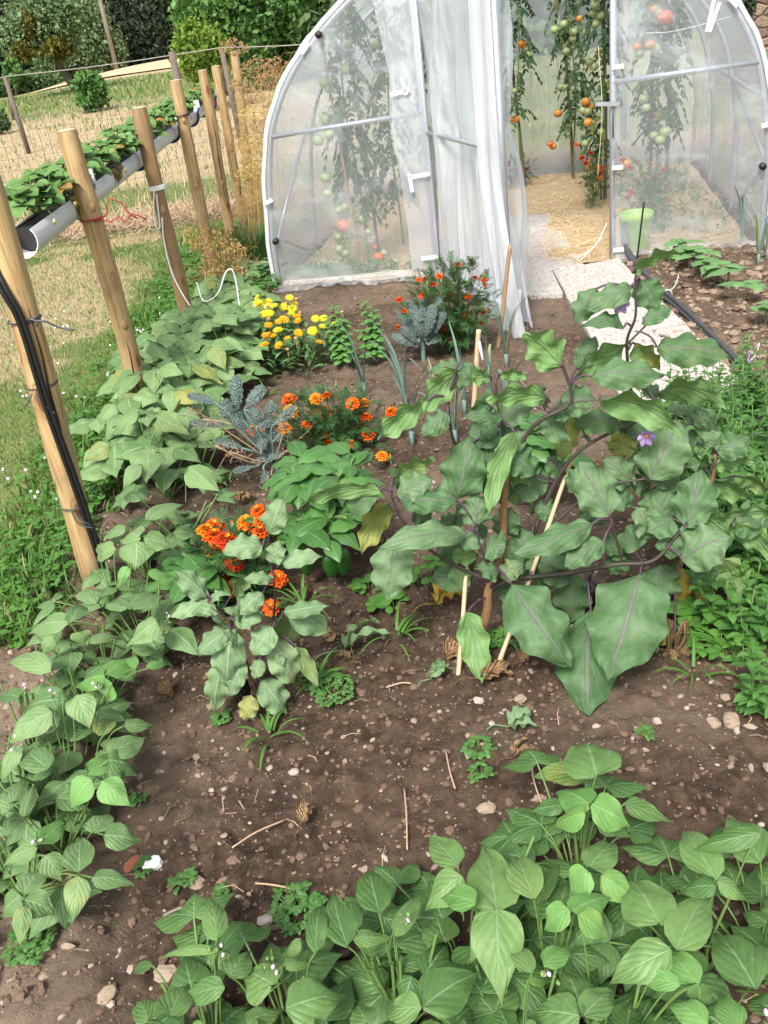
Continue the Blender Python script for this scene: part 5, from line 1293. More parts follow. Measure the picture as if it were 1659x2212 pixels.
# ---------------------------------------------------------------- aubergines
def plane_pt(x, y, Y0, zmin=.05):
    """point seen at photo pixel (x, y) in the plant's plane, brought forward where that plane is already underground"""
    p = Vs(x, y, Y0)
    if p[2] < zmin: p = Gs(x, y, zmin)
    return p
def aubergine(label, root, leaves, stems, off, sc, Y0, mat, group, fruit=[], flowers=[], stemmat='stem_dark', lw=1.0, fill=0):
    T = thing('aubergine_plant', label, 'aubergine plant', root, group)
    fo = MB(); yl = MB(); st = MB(); pu = MB()
    nodes = []
    for pts, r0, r1, sm in stems:
        P = [plane_pt(off[0] + x / sc, off[1] + y / sc, Y0 + d, .0) for x, y, d in pts]
        if sm == 0: P[0] = A(root) - A([0, 0, .03])
        c = curve(P, 6 * len(P)); st.tube(c, np.linspace(r0, r1, len(c)) * (.66 if sm else .9), 8, mi=sm); nodes += list(c[len(c) // 5:])
    nodes = A(nodes)
    for r in leaves:
        bx, by, tx, ty, w = r[:5]; k = r[5] if len(r) > 5 else 't'; db, dt = (r[6], r[7]) if len(r) > 7 else (-.03, -.06)
        b = plane_pt(off[0] + bx / sc, off[1] + by / sc, Y0 + db, .07); t = plane_pt(off[0] + tx / sc, off[1] + ty / sc, Y0 + dt, .03)
        ww = w / sc / S * depth((b + t) / 2) / F * lw * 1.12
        und = 'u' in k
        y = .9 if k == 'Y' else .45 if 'Y' in k else (.15 if 'g' in k else random.random() ** 16 * .1)
        leaf(yl if 'Y' in k and False else fo, b, t, leaf_n(b, t, und, .35), ww, 'aub', 15, 19, fold=random.uniform(.06, .28), arch=random.uniform(.08, .22) if 'a' not in k else .3, wave=.15, wn=2.8, lobe=(.075 if ww > .16 else .11) if lw >= 1 else .09, ln=3.1, curl=.05, rnd=(random.random() * (.35 if 'd' in k else 1), y), bend=random.uniform(-.04, .04))
        d = np.linalg.norm(nodes - b, axis=1); q = nodes[int(np.argmin(d))]
        if np.min(d) < .22: st.tube(curve([q, lerp(q, b, .6) + A([0, 0, .01]), b], 8), .0028 if lw >= 1 else .002, 6, mi=2, cap=False)
    for i in range(int(fill)):
        q = nodes[random.randint(0, len(nodes) - 1)]; a = random.random() * 6.28; L = random.uniform(.09, .16); b = q + A([cos(a) * .04, sin(a) * .03 + .05, .01])
        t = b + A([cos(a) * L * .8, sin(a) * L * .4 + .02, -random.uniform(-.02, .09)])
        if t[2] < .08 or b[2] < .12 or b[2] > .74: continue
        st.tube([q, b], .002, 4, mi=2, cap=False); leaf(fo, b, t, leaf_n(b, t, random.random() < .25, .4), L * .62, 'aub', 11, 13, fold=random.uniform(0, .2), arch=.12, wave=.12, wn=2.4, lobe=.10, ln=2.7, rnd=(random.random() * .6, random.random() ** 12 * .1))
    fo.build('foliage', M[mat], T); st.build('stems', [M['stem_brown'], M[stemmat], M['stem_purple']], T)
    for x, y, d, r, l in fruit:
        c = plane_pt(off[0] + x / sc, off[1] + y / sc, Y0 + d, r); m = MB(); vs, q, t = _BL; v = vs.copy(); v[:, :2] *= (.72 + .28 * (-v[:, 2:3] * .5 + .5)); m.add(v * A([1, 1, l]) * r + c, q, None, (.5, 0)); m.f.append((t, 0)); f = m.build('fruit', M['fruit_purple'], T)
        m = MB()
        for i in range(5): a = i * 1.257; leaf(m, c + A([0, 0, r * l]), c + A([cos(a) * r * .8, sin(a) * r * .8, r * l * .72]), A([cos(a), sin(a), .6]), r * .6, 'lance', 3, 4)
        m.tube([c + A([0, 0, r * l * .97]), c + A([.01, 0, r * l + .03])], .004, 6); m.build('calyx', M['stem_purple'], f) if False else m.build('calyx', M['stem_purple'], T)
    for x, y, d in flowers:
        c = plane_pt(off[0] + x / sc, off[1] + y / sc, Y0 + d); m = MB()
        for i in range(6):
            a = i * 1.047; leaf(m, c, c + A([cos(a) * .024, -.008, sin(a) * .024 - .006]), A([0, -1, .2]), .017, 'oval', 5, 5, fold=.2)
        add_blob(m, c + A([0, -.006, 0]), .005, mi=1); m.build('flower', [M['lilac'], M['cal_orange']], T)
    return T
o6 = (1400, 1000)
HERO = [(1120,85,1310,5,75,'u',-.02,.05),(1115,150,930,235,95,'t',0,-.02),(975,150,890,290,90,'td',.03,.02),(1085,305,916,300,60,'ta',0,-.03),(1150,115,1215,240,110,'td',.04,.0),(1160,290,1282,222,60,'t',-.02,.0),
 (1220,385,1515,415,125,'td',-.02,-.06),(1130,370,1230,470,95,'uYg',.06,.05),(835,460,690,325,150,'u',-.03,.02),(905,470,970,335,75,'t',.05,.1),(895,505,1112,362,100,'u',.02,.05),(960,500,1252,490,115,'td',-.05,-.06),(990,592,1312,720,125,'u',-.05,-.08),
 (1215,565,1487,610,110,'u',.1,.12),(1150,545,1240,575,60,'t',.15,.15),(785,590,535,592,90,'u',-.02,-.05),(790,600,700,570,50,'t',.03,.03),(555,515,462,475,70,'u',.05,.05),(440,470,285,640,110,'u',-.02,-.03),(480,440,425,555,60,'t',-.03,-.05),
 (300,600,98,745,95,'u',-.02,-.06),(430,450,310,482,55,'t',.05,.05),(385,645,280,738,80,'t',-.03,-.05),(590,495,705,500,50,'ud',.03,.02),(600,665,448,655,60,'td',-.02,-.04),(630,685,722,615,60,'td',.03,.03),(510,748,600,700,55,'td',.05,.05),
 (420,990,470,740,165,'t',-.03,.0),(560,985,535,765,115,'td',.04,.05),(650,722,545,1062,80,'u',-.04,-.10),(632,800,735,892,115,'td',.02,.0),(172,905,330,825,95,'ug',.03,.05),(112,955,-212,1010,80,'u',-.02,-.05),(180,965,320,905,110,'t',-.03,-.05),(200,995,425,1002,95,'t',-.04,-.08),(330,960,430,995,95,'t',-.02,-.03),
 (145,1010,38,1205,100,'uYg',.05,.05),(452,1132,105,1180,100,'t',-.06,-.12),(175,1160,140,1395,150,'t',-.03,-.08),(482,1275,335,1130,125,'td',.06,.08),(500,1095,490,965,120,'t',-.05,-.02),(600,1135,640,1020,105,'td',.06,.08),(957,1090,638,1202,110,'t',-.10,-.15),
 (1025,1055,910,835,150,'t',-.08,-.02),(1120,935,1000,825,110,'t',.06,.08),(1190,910,1312,672,175,'t',.0,.05),(1250,900,1362,850,90,'u',.08,.1),(1212,1132,1130,1025,115,'t',-.05,-.04),(1335,1092,1392,868,150,'t',-.10,-.05),(1225,1105,1245,930,145,'t',.0,.04),
 (1320,1232,1510,1130,175,'t',-.14,-.16),(1005,1160,848,1258,100,'t',-.12,-.16),(790,1175,770,1352,150,'td',.04,.02),(640,1330,878,1658,200,'t',-.14,-.3),(1150,1290,1020,1708,270,'t',-.16,-.34),(955,1440,945,1852,225,'td',-.12,-.3),(462,1440,522,1716,110,'u',-.08,-.14),
 (880,1290,870,1485,130,'td',.05,.03),(592,1282,498,1262,80,'t',-.06,-.08),(595,1300,690,1250,80,'t',-.05,-.06),(1222,1250,1240,1412,140,'td',.04,.0),(870,640,838,832,95,'uYg',.15,.15),(1090,725,1060,825,110,'uYg',.15,.15),(1070,690,885,690,95,'td',.10,.08),
 (660,1010,600,830,90,'ug',.12,.12),(780,830,850,900,70,'td',.12,.12),(700,900,640,960,70,'ug',.1,.1),(930,1010,1010,1090,90,'td',.08,.06),(720,1120,650,1210,90,'td',.06,.04),(820,1050,730,1010,80,'td',.08,.1),(1085,1190,1030,1290,90,'td',.05,.02),
 (940,880,860,960,90,'td',.08,.08),(1040,960,1120,1010,90,'td',.06,.06),(560,830,500,880,80,'td',.08,.08),(250,1040,330,1090,80,'td',.05,.04),(420,1060,350,1110,80,'td',.06,.04),(710,1260,640,1200,70,'td',.05,.05),(1090,610,1110,720,60,'t',.12,.14),(1000,1180,1100,1160,80,'td',.02,.02)]
HST = [([(500,1590,0),(540,1440,0),(548,1350,0),(600,1200,.02),(608,1020,.03),(620,850,.03)], .017, .010, 0),
       ([(620,850,.03),(700,730,.02),(760,670,0),(875,602,-.02),(850,480,-.02),(832,455,-.02)], .010, .005, 1),
       ([(545,1360,0),(620,1300,.05),(700,1190,.08),(770,1010,.1),(830,890,.1),(905,800,.1),(1000,740,.1),(1130,680,.1),(1235,585,.1)], .013, .005, 1),
       ([(1130,680,.1),(1110,520,.06),(1098,362,.02),(1132,260,0),(1130,130,0),(1135,95,0)], .007, .004, 1),
       ([(875,602,-.02),(1000,592,-.04)], .004, .003, 1),
       ([(550,1350,0),(640,1310,-.02),(880,1282,-.03),(1050,1250,-.06),(1200,1235,-.10),(1290,1140,-.10),(1340,1085,-.10)], .013, .005, 1),
       ([(545,1350,0),(590,1290,-.03),(525,1210,-.05),(498,1100,-.05)], .009, .004, 1),
       ([(560,1320,0),(430,1260,.0),(300,1180,.0),(195,1062,-.01),(155,960,-.02)], .009, .004, 1),
       ([(608,1020,.03),(500,850,.05),(410,760,.03),(385,600,.0),(390,560,0)], .008, .004, 1),
       ([(620,850,.03),(600,700,.02),(580,600,.02),(575,520,.02)], .007, .004, 1),
       ([(1090,380,.02),(1150,320,.0),(1185,285,-.01)], .004, .003, 1), ([(1050,1250,-.06),(1075,1230,-.06),(1035,1070,-.08)], .006, .004, 1), ([(860,600,-.02),(780,640,.0),(775,600,.0)], .005, .003, 1), ([(700,1190,.08),(960,960,.06),(1180,905,.02)], .007, .004, 1)]
hr = G(1028, 1408); hr[2] = SZ(hr[0], hr[1])
aubergine('tall branching aubergine dominating the bed, two canes at its trunk', hr, HERO, HST, o6, 1., float(hr[1]), 'aub', 'aubergine plants', [(948, 1372, .06, .035, 1.6)], [(1172, 735, -.02), (1070, 205, .0)], fill=60)
R2 = [(1450,1085,1690,1040,115,'u',-.05,-.05),(1510,1100,1690,1235,105,'u',-.06,-.1),(1420,862,1308,790,80,'u',.05,.05),(1450,800,1592,738,105,'t',.0,.0),(1450,852,1612,832,80,'u',0,0),(1440,910,1602,1000,100,'u',.03,.03),(1395,1130,1480,1040,90,'td',.05,.05),(1480,800,1400,720,80,'t',.02,.02),(1370,1240,1450,1330,110,'t',-.02,-.06),(1480,1230,1540,1390,130,'ug',-.02,-.06),(1300,1210,1370,1330,90,'td',.05,.02),(1560,900,1640,960,80,'ug',.1,.1),(1230,1130,1330,1180,100,'td',.08,.05),(1180,960,1100,900,80,'td',.08,.08),(1310,1260,1318,1420,60,'Y',.0,-.02),(1385,1300,1400,1430,50,'Y',.03,0),(1290,1540,1195,1540,60,'Y',-.02,-.05),(1250,870,1130,850,90,'td',.06,.06),(1360,690,1420,640,70,'t',.1,.1)]
r2 = G(1420, 1335); r2[2] = SZ(r2[0], r2[1])
aubergine('second aubergine at the mint\'s edge, with yellowed lower leaves', r2, R2, [([(1220,1462,0),(1290,1300,0),(1340,1180,.02),(1400,1020,.02),(1440,900,.02),(1450,810,.0)], .011, .005, 0), ([(1340,1180,.0),(1450,1095,-.04),(1510,1098,-.06)], .006, .004, 1), ([(1400,1020,.02),(1330,830,.04),(1300,700,.06)], .005, .003, 1)], o6, 1., float(r2[1]), 'aub', 'aubergine plants', [(1262, 1412, .03, .026, 1.3), (1335, 1270, .04, .034, 1.5)], fill=16)
SM = [(1270,380,1330,215,115,'t',0,0),(1240,445,1050,470,115,'t',0,-.02),(1275,525,1320,420,90,'t',0,0),(1330,530,1520,490,80,'t',0,0),(980,690,832,560,105,'t',0,0),(985,700,800,780,75,'t',0,-.03),(1000,690,1060,672,55,'t'),(1000,720,960,770,90,'t'),(1240,670,1130,770,80,'t'),(1340,760,1552,722,75,'t',0,0),(1290,600,1150,600,60,'t'),(1090,840,1070,1112,140,'t',-.02,-.06),(1080,850,930,960,100,'t'),(1050,1000,1010,1232,105,'tg',-.03,-.05),(1150,985,1080,1160,85,'t'),(1300,890,1392,1100,130,'tg',-.02,-.04),(1400,920,1500,1102,70,'ug',-.02,-.03),(1230,1080,1348,1240,125,'t',-.03,-.05),(1290,830,1190,962,115,'t'),(1190,1150,1150,1272,85,'tYg'),(1230,980,1200,1075,65,'t'),(1110,800,1230,790,80,'t'),(1130,890,1060,860,80,'t'),(1310,1040,1330,960,70,'t'),(1140,790,1060,740,60,'t')]
r3 = G(563, 1545); r3[2] = SZ(r3[0], r3[1])
aubergine('small pale aubergine with one dark fruit near the soil', r3, SM, [([(1225,1240,0),(1180,1050,0),(1120,880,0),(1050,780,0),(975,690,0)], .007, .003, 0), ([(1210,1150,0),(1240,980,.02),(1290,800,.02),(1295,640,.02),(1272,480,.02),(1268,380,.02)], .006, .003, 1), ([(1180,1050,0),(1260,860,.0),(1330,780,.0)], .004, .003, 1)], o1, 1.185, float(r3[1]), 'aub_pale', 'aubergine plants', [(1132, 1105, .0, .030, 1.5)], [], lw=.99, fill=5)

# ---------------------------------------------------------------- peppers
def pepper(p, h, R, label, n=60, fruits=0):
    r = A([p[0], p[1], SZ(p[0], p[1])]); T = thing('pepper_plant', label, 'pepper plant', r, 'pepper plants'); fo = MB(); st = MB()
    tips = []
    top = r + A([0, 0, h * .45]); st.tube([r - A([0, 0, .02]), top], [.008, .006], 7)
    for i in range(8):
        a = i * .8 + random.random(); e = top + A([cos(a) * R * random.uniform(.3, .9), sin(a) * R * random.uniform(.3, .9), h * random.uniform(.15, .55)]); c = curve([top, lerp(top, e, .5) + A([0, 0, .03]), e], 8); st.tube(c, .0035, 6); tips.append(c)
    for i in range(n):
        c = random.choice(tips); b = c[random.randint(2, len(c) - 1)]; a = random.random() * 6.28; L = random.uniform(.09, .16)
        b2 = b + A([cos(a), sin(a), .25]) * .025; st.tube([b, b2], .0014, 4, cap=False)
        tp = b2 + A([cos(a) * L * .9, sin(a) * L * .9, -random.uniform(-.01, .07)])
        leaf(fo, b2, tp, nrm(UPV + tocam(b) * .3 + A([cos(a), sin(a), 0]) * .3), L * random.uniform(.42, .52), 'lance', 7, 10, fold=random.uniform(0, .2), arch=random.uniform(.06, .16), wave=.05)
    fo.build('foliage', M['pepper'], T); st.build('stems', M['stem'], T)
    for i in range(fruits):
        a = random.uniform(3.6, 5.6); c = r + A([cos(a) * R * .45, sin(a) * R * .45, h * .30]); m = MB(); vs, q, t = _BL; v = vs.copy()
        ang = np.arctan2(v[:, 1], v[:, 0]); v[:, :2] *= (1 + .10 * np.cos(3 * ang))[:, None] * (.8 + .2 * v[:, 2:3]); m.add(v * A([1, 1, 1.5]) * .034 + c, q, None, (.5, 0)); m.f.append((t, 0)); m.tube(curve([c + A([0, 0, .045]), c + A([.005, 0, .065]), c + A([.02, .01, .08])], 6), .005, 6, mi=1); m.build('fruit', [M['pep_green'], M['stem']], T)
pepper(G(725, 1262), .40, .22, 'glossy sweet pepper plant left of the big aubergine, green fruits inside', 92, 3)
pepper(G(700, 1150), .27, .18, 'sweet pepper plant with upright shiny leaves below the orange marigolds', 64, 1)
pepper(G(455, 1330), .22, .12, 'small pepper plant with a green fruit, between beans and marigolds', 22, 1)
pepper(G(1150, 1120), .40, .26, 'pepper plant half hidden behind the big aubergine\'s stems', 90, 0)
pepper(G(1500, 1120), .30, .20, 'pepper plant hidden behind the second aubergine', 46, 0)

# ---------------------------------------------------------------- kale
def kale(label, root, rows, conv, Y0, trunk=None, wsc=1., dry=[]):
    T = thing('kale_plant', label, 'kale plant', root, 'kale plants'); fo = MB(); st = MB(); dr = MB()
    c = A(root) + A([0, 0, .10 if trunk is None else trunk]); st.tube(curve([A(root) - A([0, 0, .02]), lerp(A(root), c, .6) + A([.004, 0, 0]), c], 8), .012, 8)
    for bx, by, tx, ty, w, db in rows:
        x, y = conv(bx, by); b = V(x, y, Y0 + db); x, y = conv(tx, ty); t = V(x, y, Y0 + db + random.uniform(-.05, .05))
        ww = w * wsc * depth(b) / F * 1.12
        leaf(fo, b, t, leaf_n(b, t, False, .35), ww, 'kale', 13, 24, fold=.26, arch=random.uniform(.04, .14), wave=.06, wn=6, curl=.10, lobe=.10, ln=6)
        st.tube(curve([c, lerp(c, b, .6) + A([0, 0, .01]), b, lerp(b, t, .3)], 10), .0042, 6, cap=False)
    fo.build('fronds', M['kale'], T); st.build('stalk', M['leek'], T)
    for bx, by, tx, ty, w in dry:
        x, y = conv(bx, by); b = V(x, y, Y0 - .08); x, y = conv(tx, ty); t = V(x, y, Y0 - .12); d = t - b
        for i in range(16):
            q = b + d * random.random() + RN.normal(0, w * wsc * .22 * depth(b) / F, 3); pts = [q]
            for k in range(3): pts.append(pts[-1] + RN.normal(0, .013, 3) + d * .03)
            dr.tube(pts, .0009, 3, cap=False)
        dr.tube(curve([c, b, t], 8), .0028, 5)
    if dr.n: dr.build('eaten_frond', M['haydry'], T, label='eaten frond reduced to pale brown net')
z2 = lambda x, y: (400 + x * .2412, 599.6 + y * .2412)
kr = G(605, 1065); kr[2] = SZ(kr[0], kr[1])
kale('blue-grey curly kale beside the beans, lower fronds eaten to lace', kr, [(470,1215,450,895,105,.05),(530,1195,695,965,105,.05),(300,1140,15,1040,80,-.02),(440,1325,345,1110,120,0),(710,1250,775,1125,100,.02),(650,1345,640,1195,80,-.02),(775,1345,965,1150,78,-.04),(640,1350,785,1262,85,-.05),(580,1365,425,1265,80,-.06),(680,1580,690,1430,90,-.06),(760,1510,770,1355,90,0),(540,1195,640,1190,60,0),(790,1470,850,1405,60,-.05),(550,1540,270,1440,75,-.06),(450,1335,30,1285,80,.02),(600,1650,870,1560,80,-.02),(700,1700,760,1900,100,-.10),(640,1690,420,1730,60,-.08),(720,1520,640,1380,80,.04),(560,1320,470,1200,80,.08)], z2, float(kr[1]), .12, .2412,
     [(420,1330,160,1270,110),(170,1240,20,1165,90),(560,1650,270,1500,120),(900,1560,1060,1480,170),(640,1640,400,1560,100),(880,1380,860,1270,60),(740,1880,740,1780,90)])
kr = G(916, 790); kr[2] = SZ(kr[0], kr[1])
d1 = lambda x, y: (x, y)
kale('small kale with pale knobbly stalk before the red marigolds', kr, [(912,735,862,668,22,0),(910,730,885,650,20,.03),(918,730,918,640,22,.03),(922,728,948,640,20,0),(925,735,957,672,20,-.03),(905,740,868,705,20,-.05),(900,750,850,722,18,-.03),(925,745,950,720,18,-.05),(915,735,900,672,22,-.04),(920,735,935,660,22,-.05),(908,738,876,690,18,.03)], d1, float(kr[1]), .13, 1.0)

# ---------------------------------------------------------------- flowers
def flower_proto(kind):
    m = MB()
    if kind.startswith('mari'):
        for rg, (np_, r0, r1, z0, tilt, w) in enumerate([(11, .006, .026, -.002, -.10, .017), (10, .005, .021, .003, .25, .015), (8, .003, .015, .007, .6, .012), (5, .001, .009, .010, 1.0, .009)]):
            for i in range(np_):
                a = 2 * pi * i / np_ + rg * .3 + random.gauss(0, .06); c, s = cos(a), sin(a); L = (r1 - r0) * random.uniform(.9, 1.1)
                b = A([c * r0, s * r0, z0]); t = A([c * (r0 + L * cos(tilt)), s * (r0 + L * cos(tilt)), z0 + L * sin(tilt)])
                leaf(m, b, t, A([-c * sin(tilt), -s * sin(tilt), cos(tilt)]), w * random.uniform(.9, 1.1), 'round', 5, 4, fold=-.1, wave=.16, wn=2, arch=.12, rnd=(random.random(), 0), mi=1 if rg == 3 else 0)
        m.tube([A([0, 0, -.022]), A([0, 0, -.012]), A([0, 0, -.001])], [.003, .0065, .008], 8, mi=2)
    else:
        for rg, (np_, r1, z0, tilt) in enumerate([(20, .031, 0, .0), (17, .026, .002, .14), (10, .016, .004, .3)]):
            for i in range(np_):
                a = 2 * pi * i / np_ + rg * .2 + random.gauss(0, .05); c, s = cos(a), sin(a); L = r1 * random.uniform(.9, 1.08); r0 = .004
                b = A([c * r0, s * r0, z0]); t = A([c * (r0 + L * cos(tilt)), s * (r0 + L * cos(tilt)), z0 + L * sin(tilt)])
                leaf(m, b, t, A([-c * sin(tilt), -s * sin(tilt), cos(tilt)]), .0052, 'strap', 3, 4, fold=-.1, arch=.06, rnd=(random.random(), 0))
        add_blob(m, (0, 0, .003), .0065, (1, 1, .5), .1, mi=1)
        m.tube([A([0, 0, -.012]), A([0, 0, -.006]), A([0, 0, .0])], [.003, .008, .010], 8, mi=2)
    return m
PROTO = {}
def flower(T, pos, col, size=1., kind='mari', tiltv=None):
    key = (col, random.randint(0, 2))
    if key not in PROTO:
        m = flower_proto('mari' if col.startswith('mari') else 'cal')
        o = m.build('flower', [M[col], M['mari_eye'] if col != 'cal_yellow' else M['cal_yellow'], M['stem']], T, world=False); PROTO[key] = o.data
    else:
        o = bpy.data.objects.new('flower', PROTO[key]); COL.objects.link(o); o.parent = T
    off = A(T.location)
    o.location = tuple(A(pos) - off); n = nrm(tiltv if tiltv is not None else UPV + tocam(pos) * .45 + RN.normal(0, .3, 3) * A([1, 1, .2]))
    o.rotation_euler = (math.atan2(-n[1], n[2]) if abs(n[2]) > 1e-6 else 0, math.asin(max(-1, min(1, n[0]))), random.random() * 0)
    o.scale = (size,) * 3
    return o
def feather(mb, b, d, L, n=5, w=.14):
    """a pinnate marigold leaf"""
    d = nrm(d); sd = nrm(np.cross(d, UPV)); up = np.cross(sd, d)
    r = (random.random(), 0)
    for i in range(n):
        q = b + d * L * (.25 + .6 * i / n) + up * L * .06 * i / n
        for s in (-1, 1):
            leaf(mb, q, q + (sd * s * .85 + d * .5) * L * (.34 - .03 * i), up + RN.normal(0, .2, 3), L * w * .62, 'lance', 3, 3, fold=0, arch=.05, rnd=r)
    leaf(mb, b, b + d * L * 1.1 - A([0, 0, L * .1]), up, L * w * .7, 'lance', 3, 4, fold=0, arch=.05, rnd=r)
def marigold(label, root, fl, Y0, size, cols, R, hh, nfe=150, leafL=.075, name='marigold_plant', spread=.12, buds=3):
    r = A([root[0], root[1], SZ(root[0], root[1]) if in_tunnel(A([root[0]]), A([root[1]]))[0] < .5 else .05])
    T = thing(name, label, 'marigold', r, 'marigold clumps'); fo = MB(); st = MB()
    pts = []
    for i, (px, py) in enumerate(fl):
        p = V(px, py, Y0 + random.uniform(-1, 1) * spread); 
        if p[2] < .06: p = G(px, py, .08)
        pts.append(p)
        flower(T, p, random.choice(cols), size * random.uniform(.8, 1.12)); st.tube(curve([r + (p - r) * A([.35, .35, .3]), lerp(r, p, .7), p - A([0, 0, .012])], 7), .0018, 4, cap=False)
    c0 = r + A([0, 0, hh * .5])
    for i in range(nfe):
        u = nrm(RN.normal(size=3) + A([0, -.2, .35])); k = random.random() ** .4
        if pts and random.random() < .5:
            q = random.choice(pts); b = lerp(r + A([0, 0, .04]), q, random.uniform(.3, .88)) + RN.normal(0, .035, 3)
        else: b = c0 + u * A([R[0], R[1], hh * .5]) * k * .9
        b[2] = max(b[2], r[2] + .015)
        feather(fo, b, nrm((b - c0) / A([R[0], R[1], hh]) + RN.normal(0, .45, 3) + A([0, 0, .25])), leafL * random.uniform(.7, 1.25), 5)
        if i % 3 == 0: st.tube([lerp(r, b, .3), b], .0016, 3, cap=False)
    fo.build('foliage', M['marileaf'], T, smooth=False); st.build('stems', M['stem'], T)
    for i in range(buds):
        p = random.choice(pts) + A([random.gauss(0, .05), random.gauss(0, .05), random.uniform(-.02, .03)]); m = MB(); add_blob(m, p, .0075, (1, 1, 1.8)); add_blob(m, p + A([0, 0, .012]), .005, mi=1); m.tube([p - A([0, 0, .07]), p], .0018, 4); m.build('bud', [M['bean_young'], M['mari_gold']], T)
    return T
ORG = ['mari_orange', 'mari_orange', 'mari_orange', 'mari_gold']
p = G(720, 972)
marigold('orange marigold clump between the kale and the leeks', p, [(682,861),(705,855),(685,888),(699,890),(664,917),(706,949),(756,960),(773,922),(790,901),(794,940),(762,871),(786,871),(627,887),(624,862),(615,925),(547,929),(845,890),(826,985)], float(p[1]) - .02, 1.25, ORG, (.27, .2), .25, 400, buds=7)
p = G(535, 1290)
marigold('fiery orange marigold clump beside the small aubergine', p, [(464,1136),(462,1159),(460,1191),(489,1168),(485,1228),(508,1218),(478,1253),(505,1271),(558,1104),(567,1127),(563,1150),(531,1129),(599,1250),(585,1312),(613,1154),(444,1147),(448,1218),(497,1222),(545,1135)], float(p[1]) - .02, 1.35, ['mari_orange'] * 5 + ['mari_red'] * 2 + ['mari_gold'], (.19, .15), .26, 260, buds=3)
p = G(985, 762)
marigold('tall bushy marigold covered in red-orange blooms at the tunnel door', p, [(990,572),(948,596),(905,604),(918,602),(936,615),(1026,600),(1045,604),(1049,616),(927,649),(983,654),(952,654),(862,647),(1004,678),(961,696),(983,701),(1042,696),(993,726),(975,735),(873,672),(882,701),(1045,672),(914,638),(972,640),(988,638),(959,708),(860,706),(1010,640),(900,690)], float(p[1]) - .02, .82, ['mari_red', 'mari_red', 'mari_orange'], (.24, .2), .50, 560, .085, buds=6)
p = G(1120, 412)
marigold('marigold at the tomato stake deep inside the tunnel, left of the doorway view', p, [(1100,350),(1091,359),(1104,385),(1116,368),(1121,393),(1090,386),(1137,366)], float(p[1]), 1.1, ['mari_orange'], (.17, .15), .30, 70, .09, buds=0)
p = TP(2.30, 1.70)
marigold('marigold under the crowded tomatoes beside the right door jamb', p, [(1258,341),(1278,345),(1265,352),(1288,363),(1301,361),(1276,330),(1298,385),(1245,312),(1300,372)], float(p[1]), 1.0, ['mari_red', 'mari_orange'], (.2, .18), .38, 110, .085, buds=0)
p = TP(2.72, .85)
marigold('marigold bush behind the right tunnel panel, beside the lime bucket', p, [(1447,433),(1437,472),(1390,468),(1348,455),(1365,415),(1405,352),(1433,366),(1345,345),(1362,362),(1418,378),(1375,350),(1355,425)], float(p[1]), 1.05, ['mari_orange', 'mari_red'], (.32, .25), .45, 170, .095, buds=0)
# calendula
p = G(650, 815); r = A([p[0], p[1], SZ(p[0], p[1])]); r[1] += .22
T = thing('calendula_plant', 'yellow and amber calendula clump at the tunnel\'s left corner', 'calendula', r)
fo = MB(); st = MB(); pts = []
for x, y in [(660,170),(735,212),(645,225),(935,180),(740,255),(800,250),(885,243),(970,228),(960,275),(695,318),(880,272),(1000,345),(750,320),(1165,368),(1240,365),(885,375),(835,395),(750,425),(1230,435),(740,505),(1140,478),(1015,495),(830,470),(920,550),(710,597),(840,605),(1205,577),(1330,420),(720,520),(1010,385),(790,520),(705,330),(660,235),(950,320)]:
    q = V(*z2(x, y), r[1] + (350 - y) * .0011 + random.uniform(-.06, .06)); pts.append(q); yel = y < 335 or (x > 1090 and y < 500)
    flower(T, q, 'cal_yellow' if yel else random.choice(['cal_orange', 'cal_orange', 'cal_yellow']), random.uniform(.65, 1.0), 'cal', UPV + tocam(q) * .35 + RN.normal(0, .25, 3) * A([1, 1, .2]))
    st.tube(curve([r + (q - r) * A([.4, .4, .2]), lerp(r, q, .7) + A([0, 0, .02]), q - A([0, 0, .008])], 7), .0022, 4, cap=False)
for i in range(620):
    if random.random() < .6: q = random.choice(pts); b = lerp(A([lerp(r[0], q[0], .7), lerp(r[1], q[1], .7), .03]), q, random.uniform(.1, .85)) + RN.normal(0, .03, 3)
    else: a = random.random() * 6.28; b = r + A([cos(a) * .26 * random.random() ** .5, sin(a) * .3 * random.random() ** .5 - .08, random.uniform(.02, .2)])
    b[2] = max(b[2], .02); a = random.random() * 6.28; L = random.uniform(.04, .085)
    leaf(fo, b, b + A([cos(a) * L, sin(a) * L, random.uniform(-.02, .04)]), UPV + RN.normal(0, .3, 3), L * .30, 'lance', 4, 5, fold=-.1, arch=.12)
fo.build('foliage', M['calleaf'], T); st.build('stems', M['stem'], T)
for i in range(9):
    q = random.choice(pts) + A([random.gauss(0, .06), random.gauss(0, .06), random.uniform(-.02, .05)]); m = MB(); add_blob(m, q, .011, (1, 1, .8), .25); m.tube([q - A([0, 0, .1]), q], .0018, 4); m.build('seed_head', M['fennel_brown'], T)

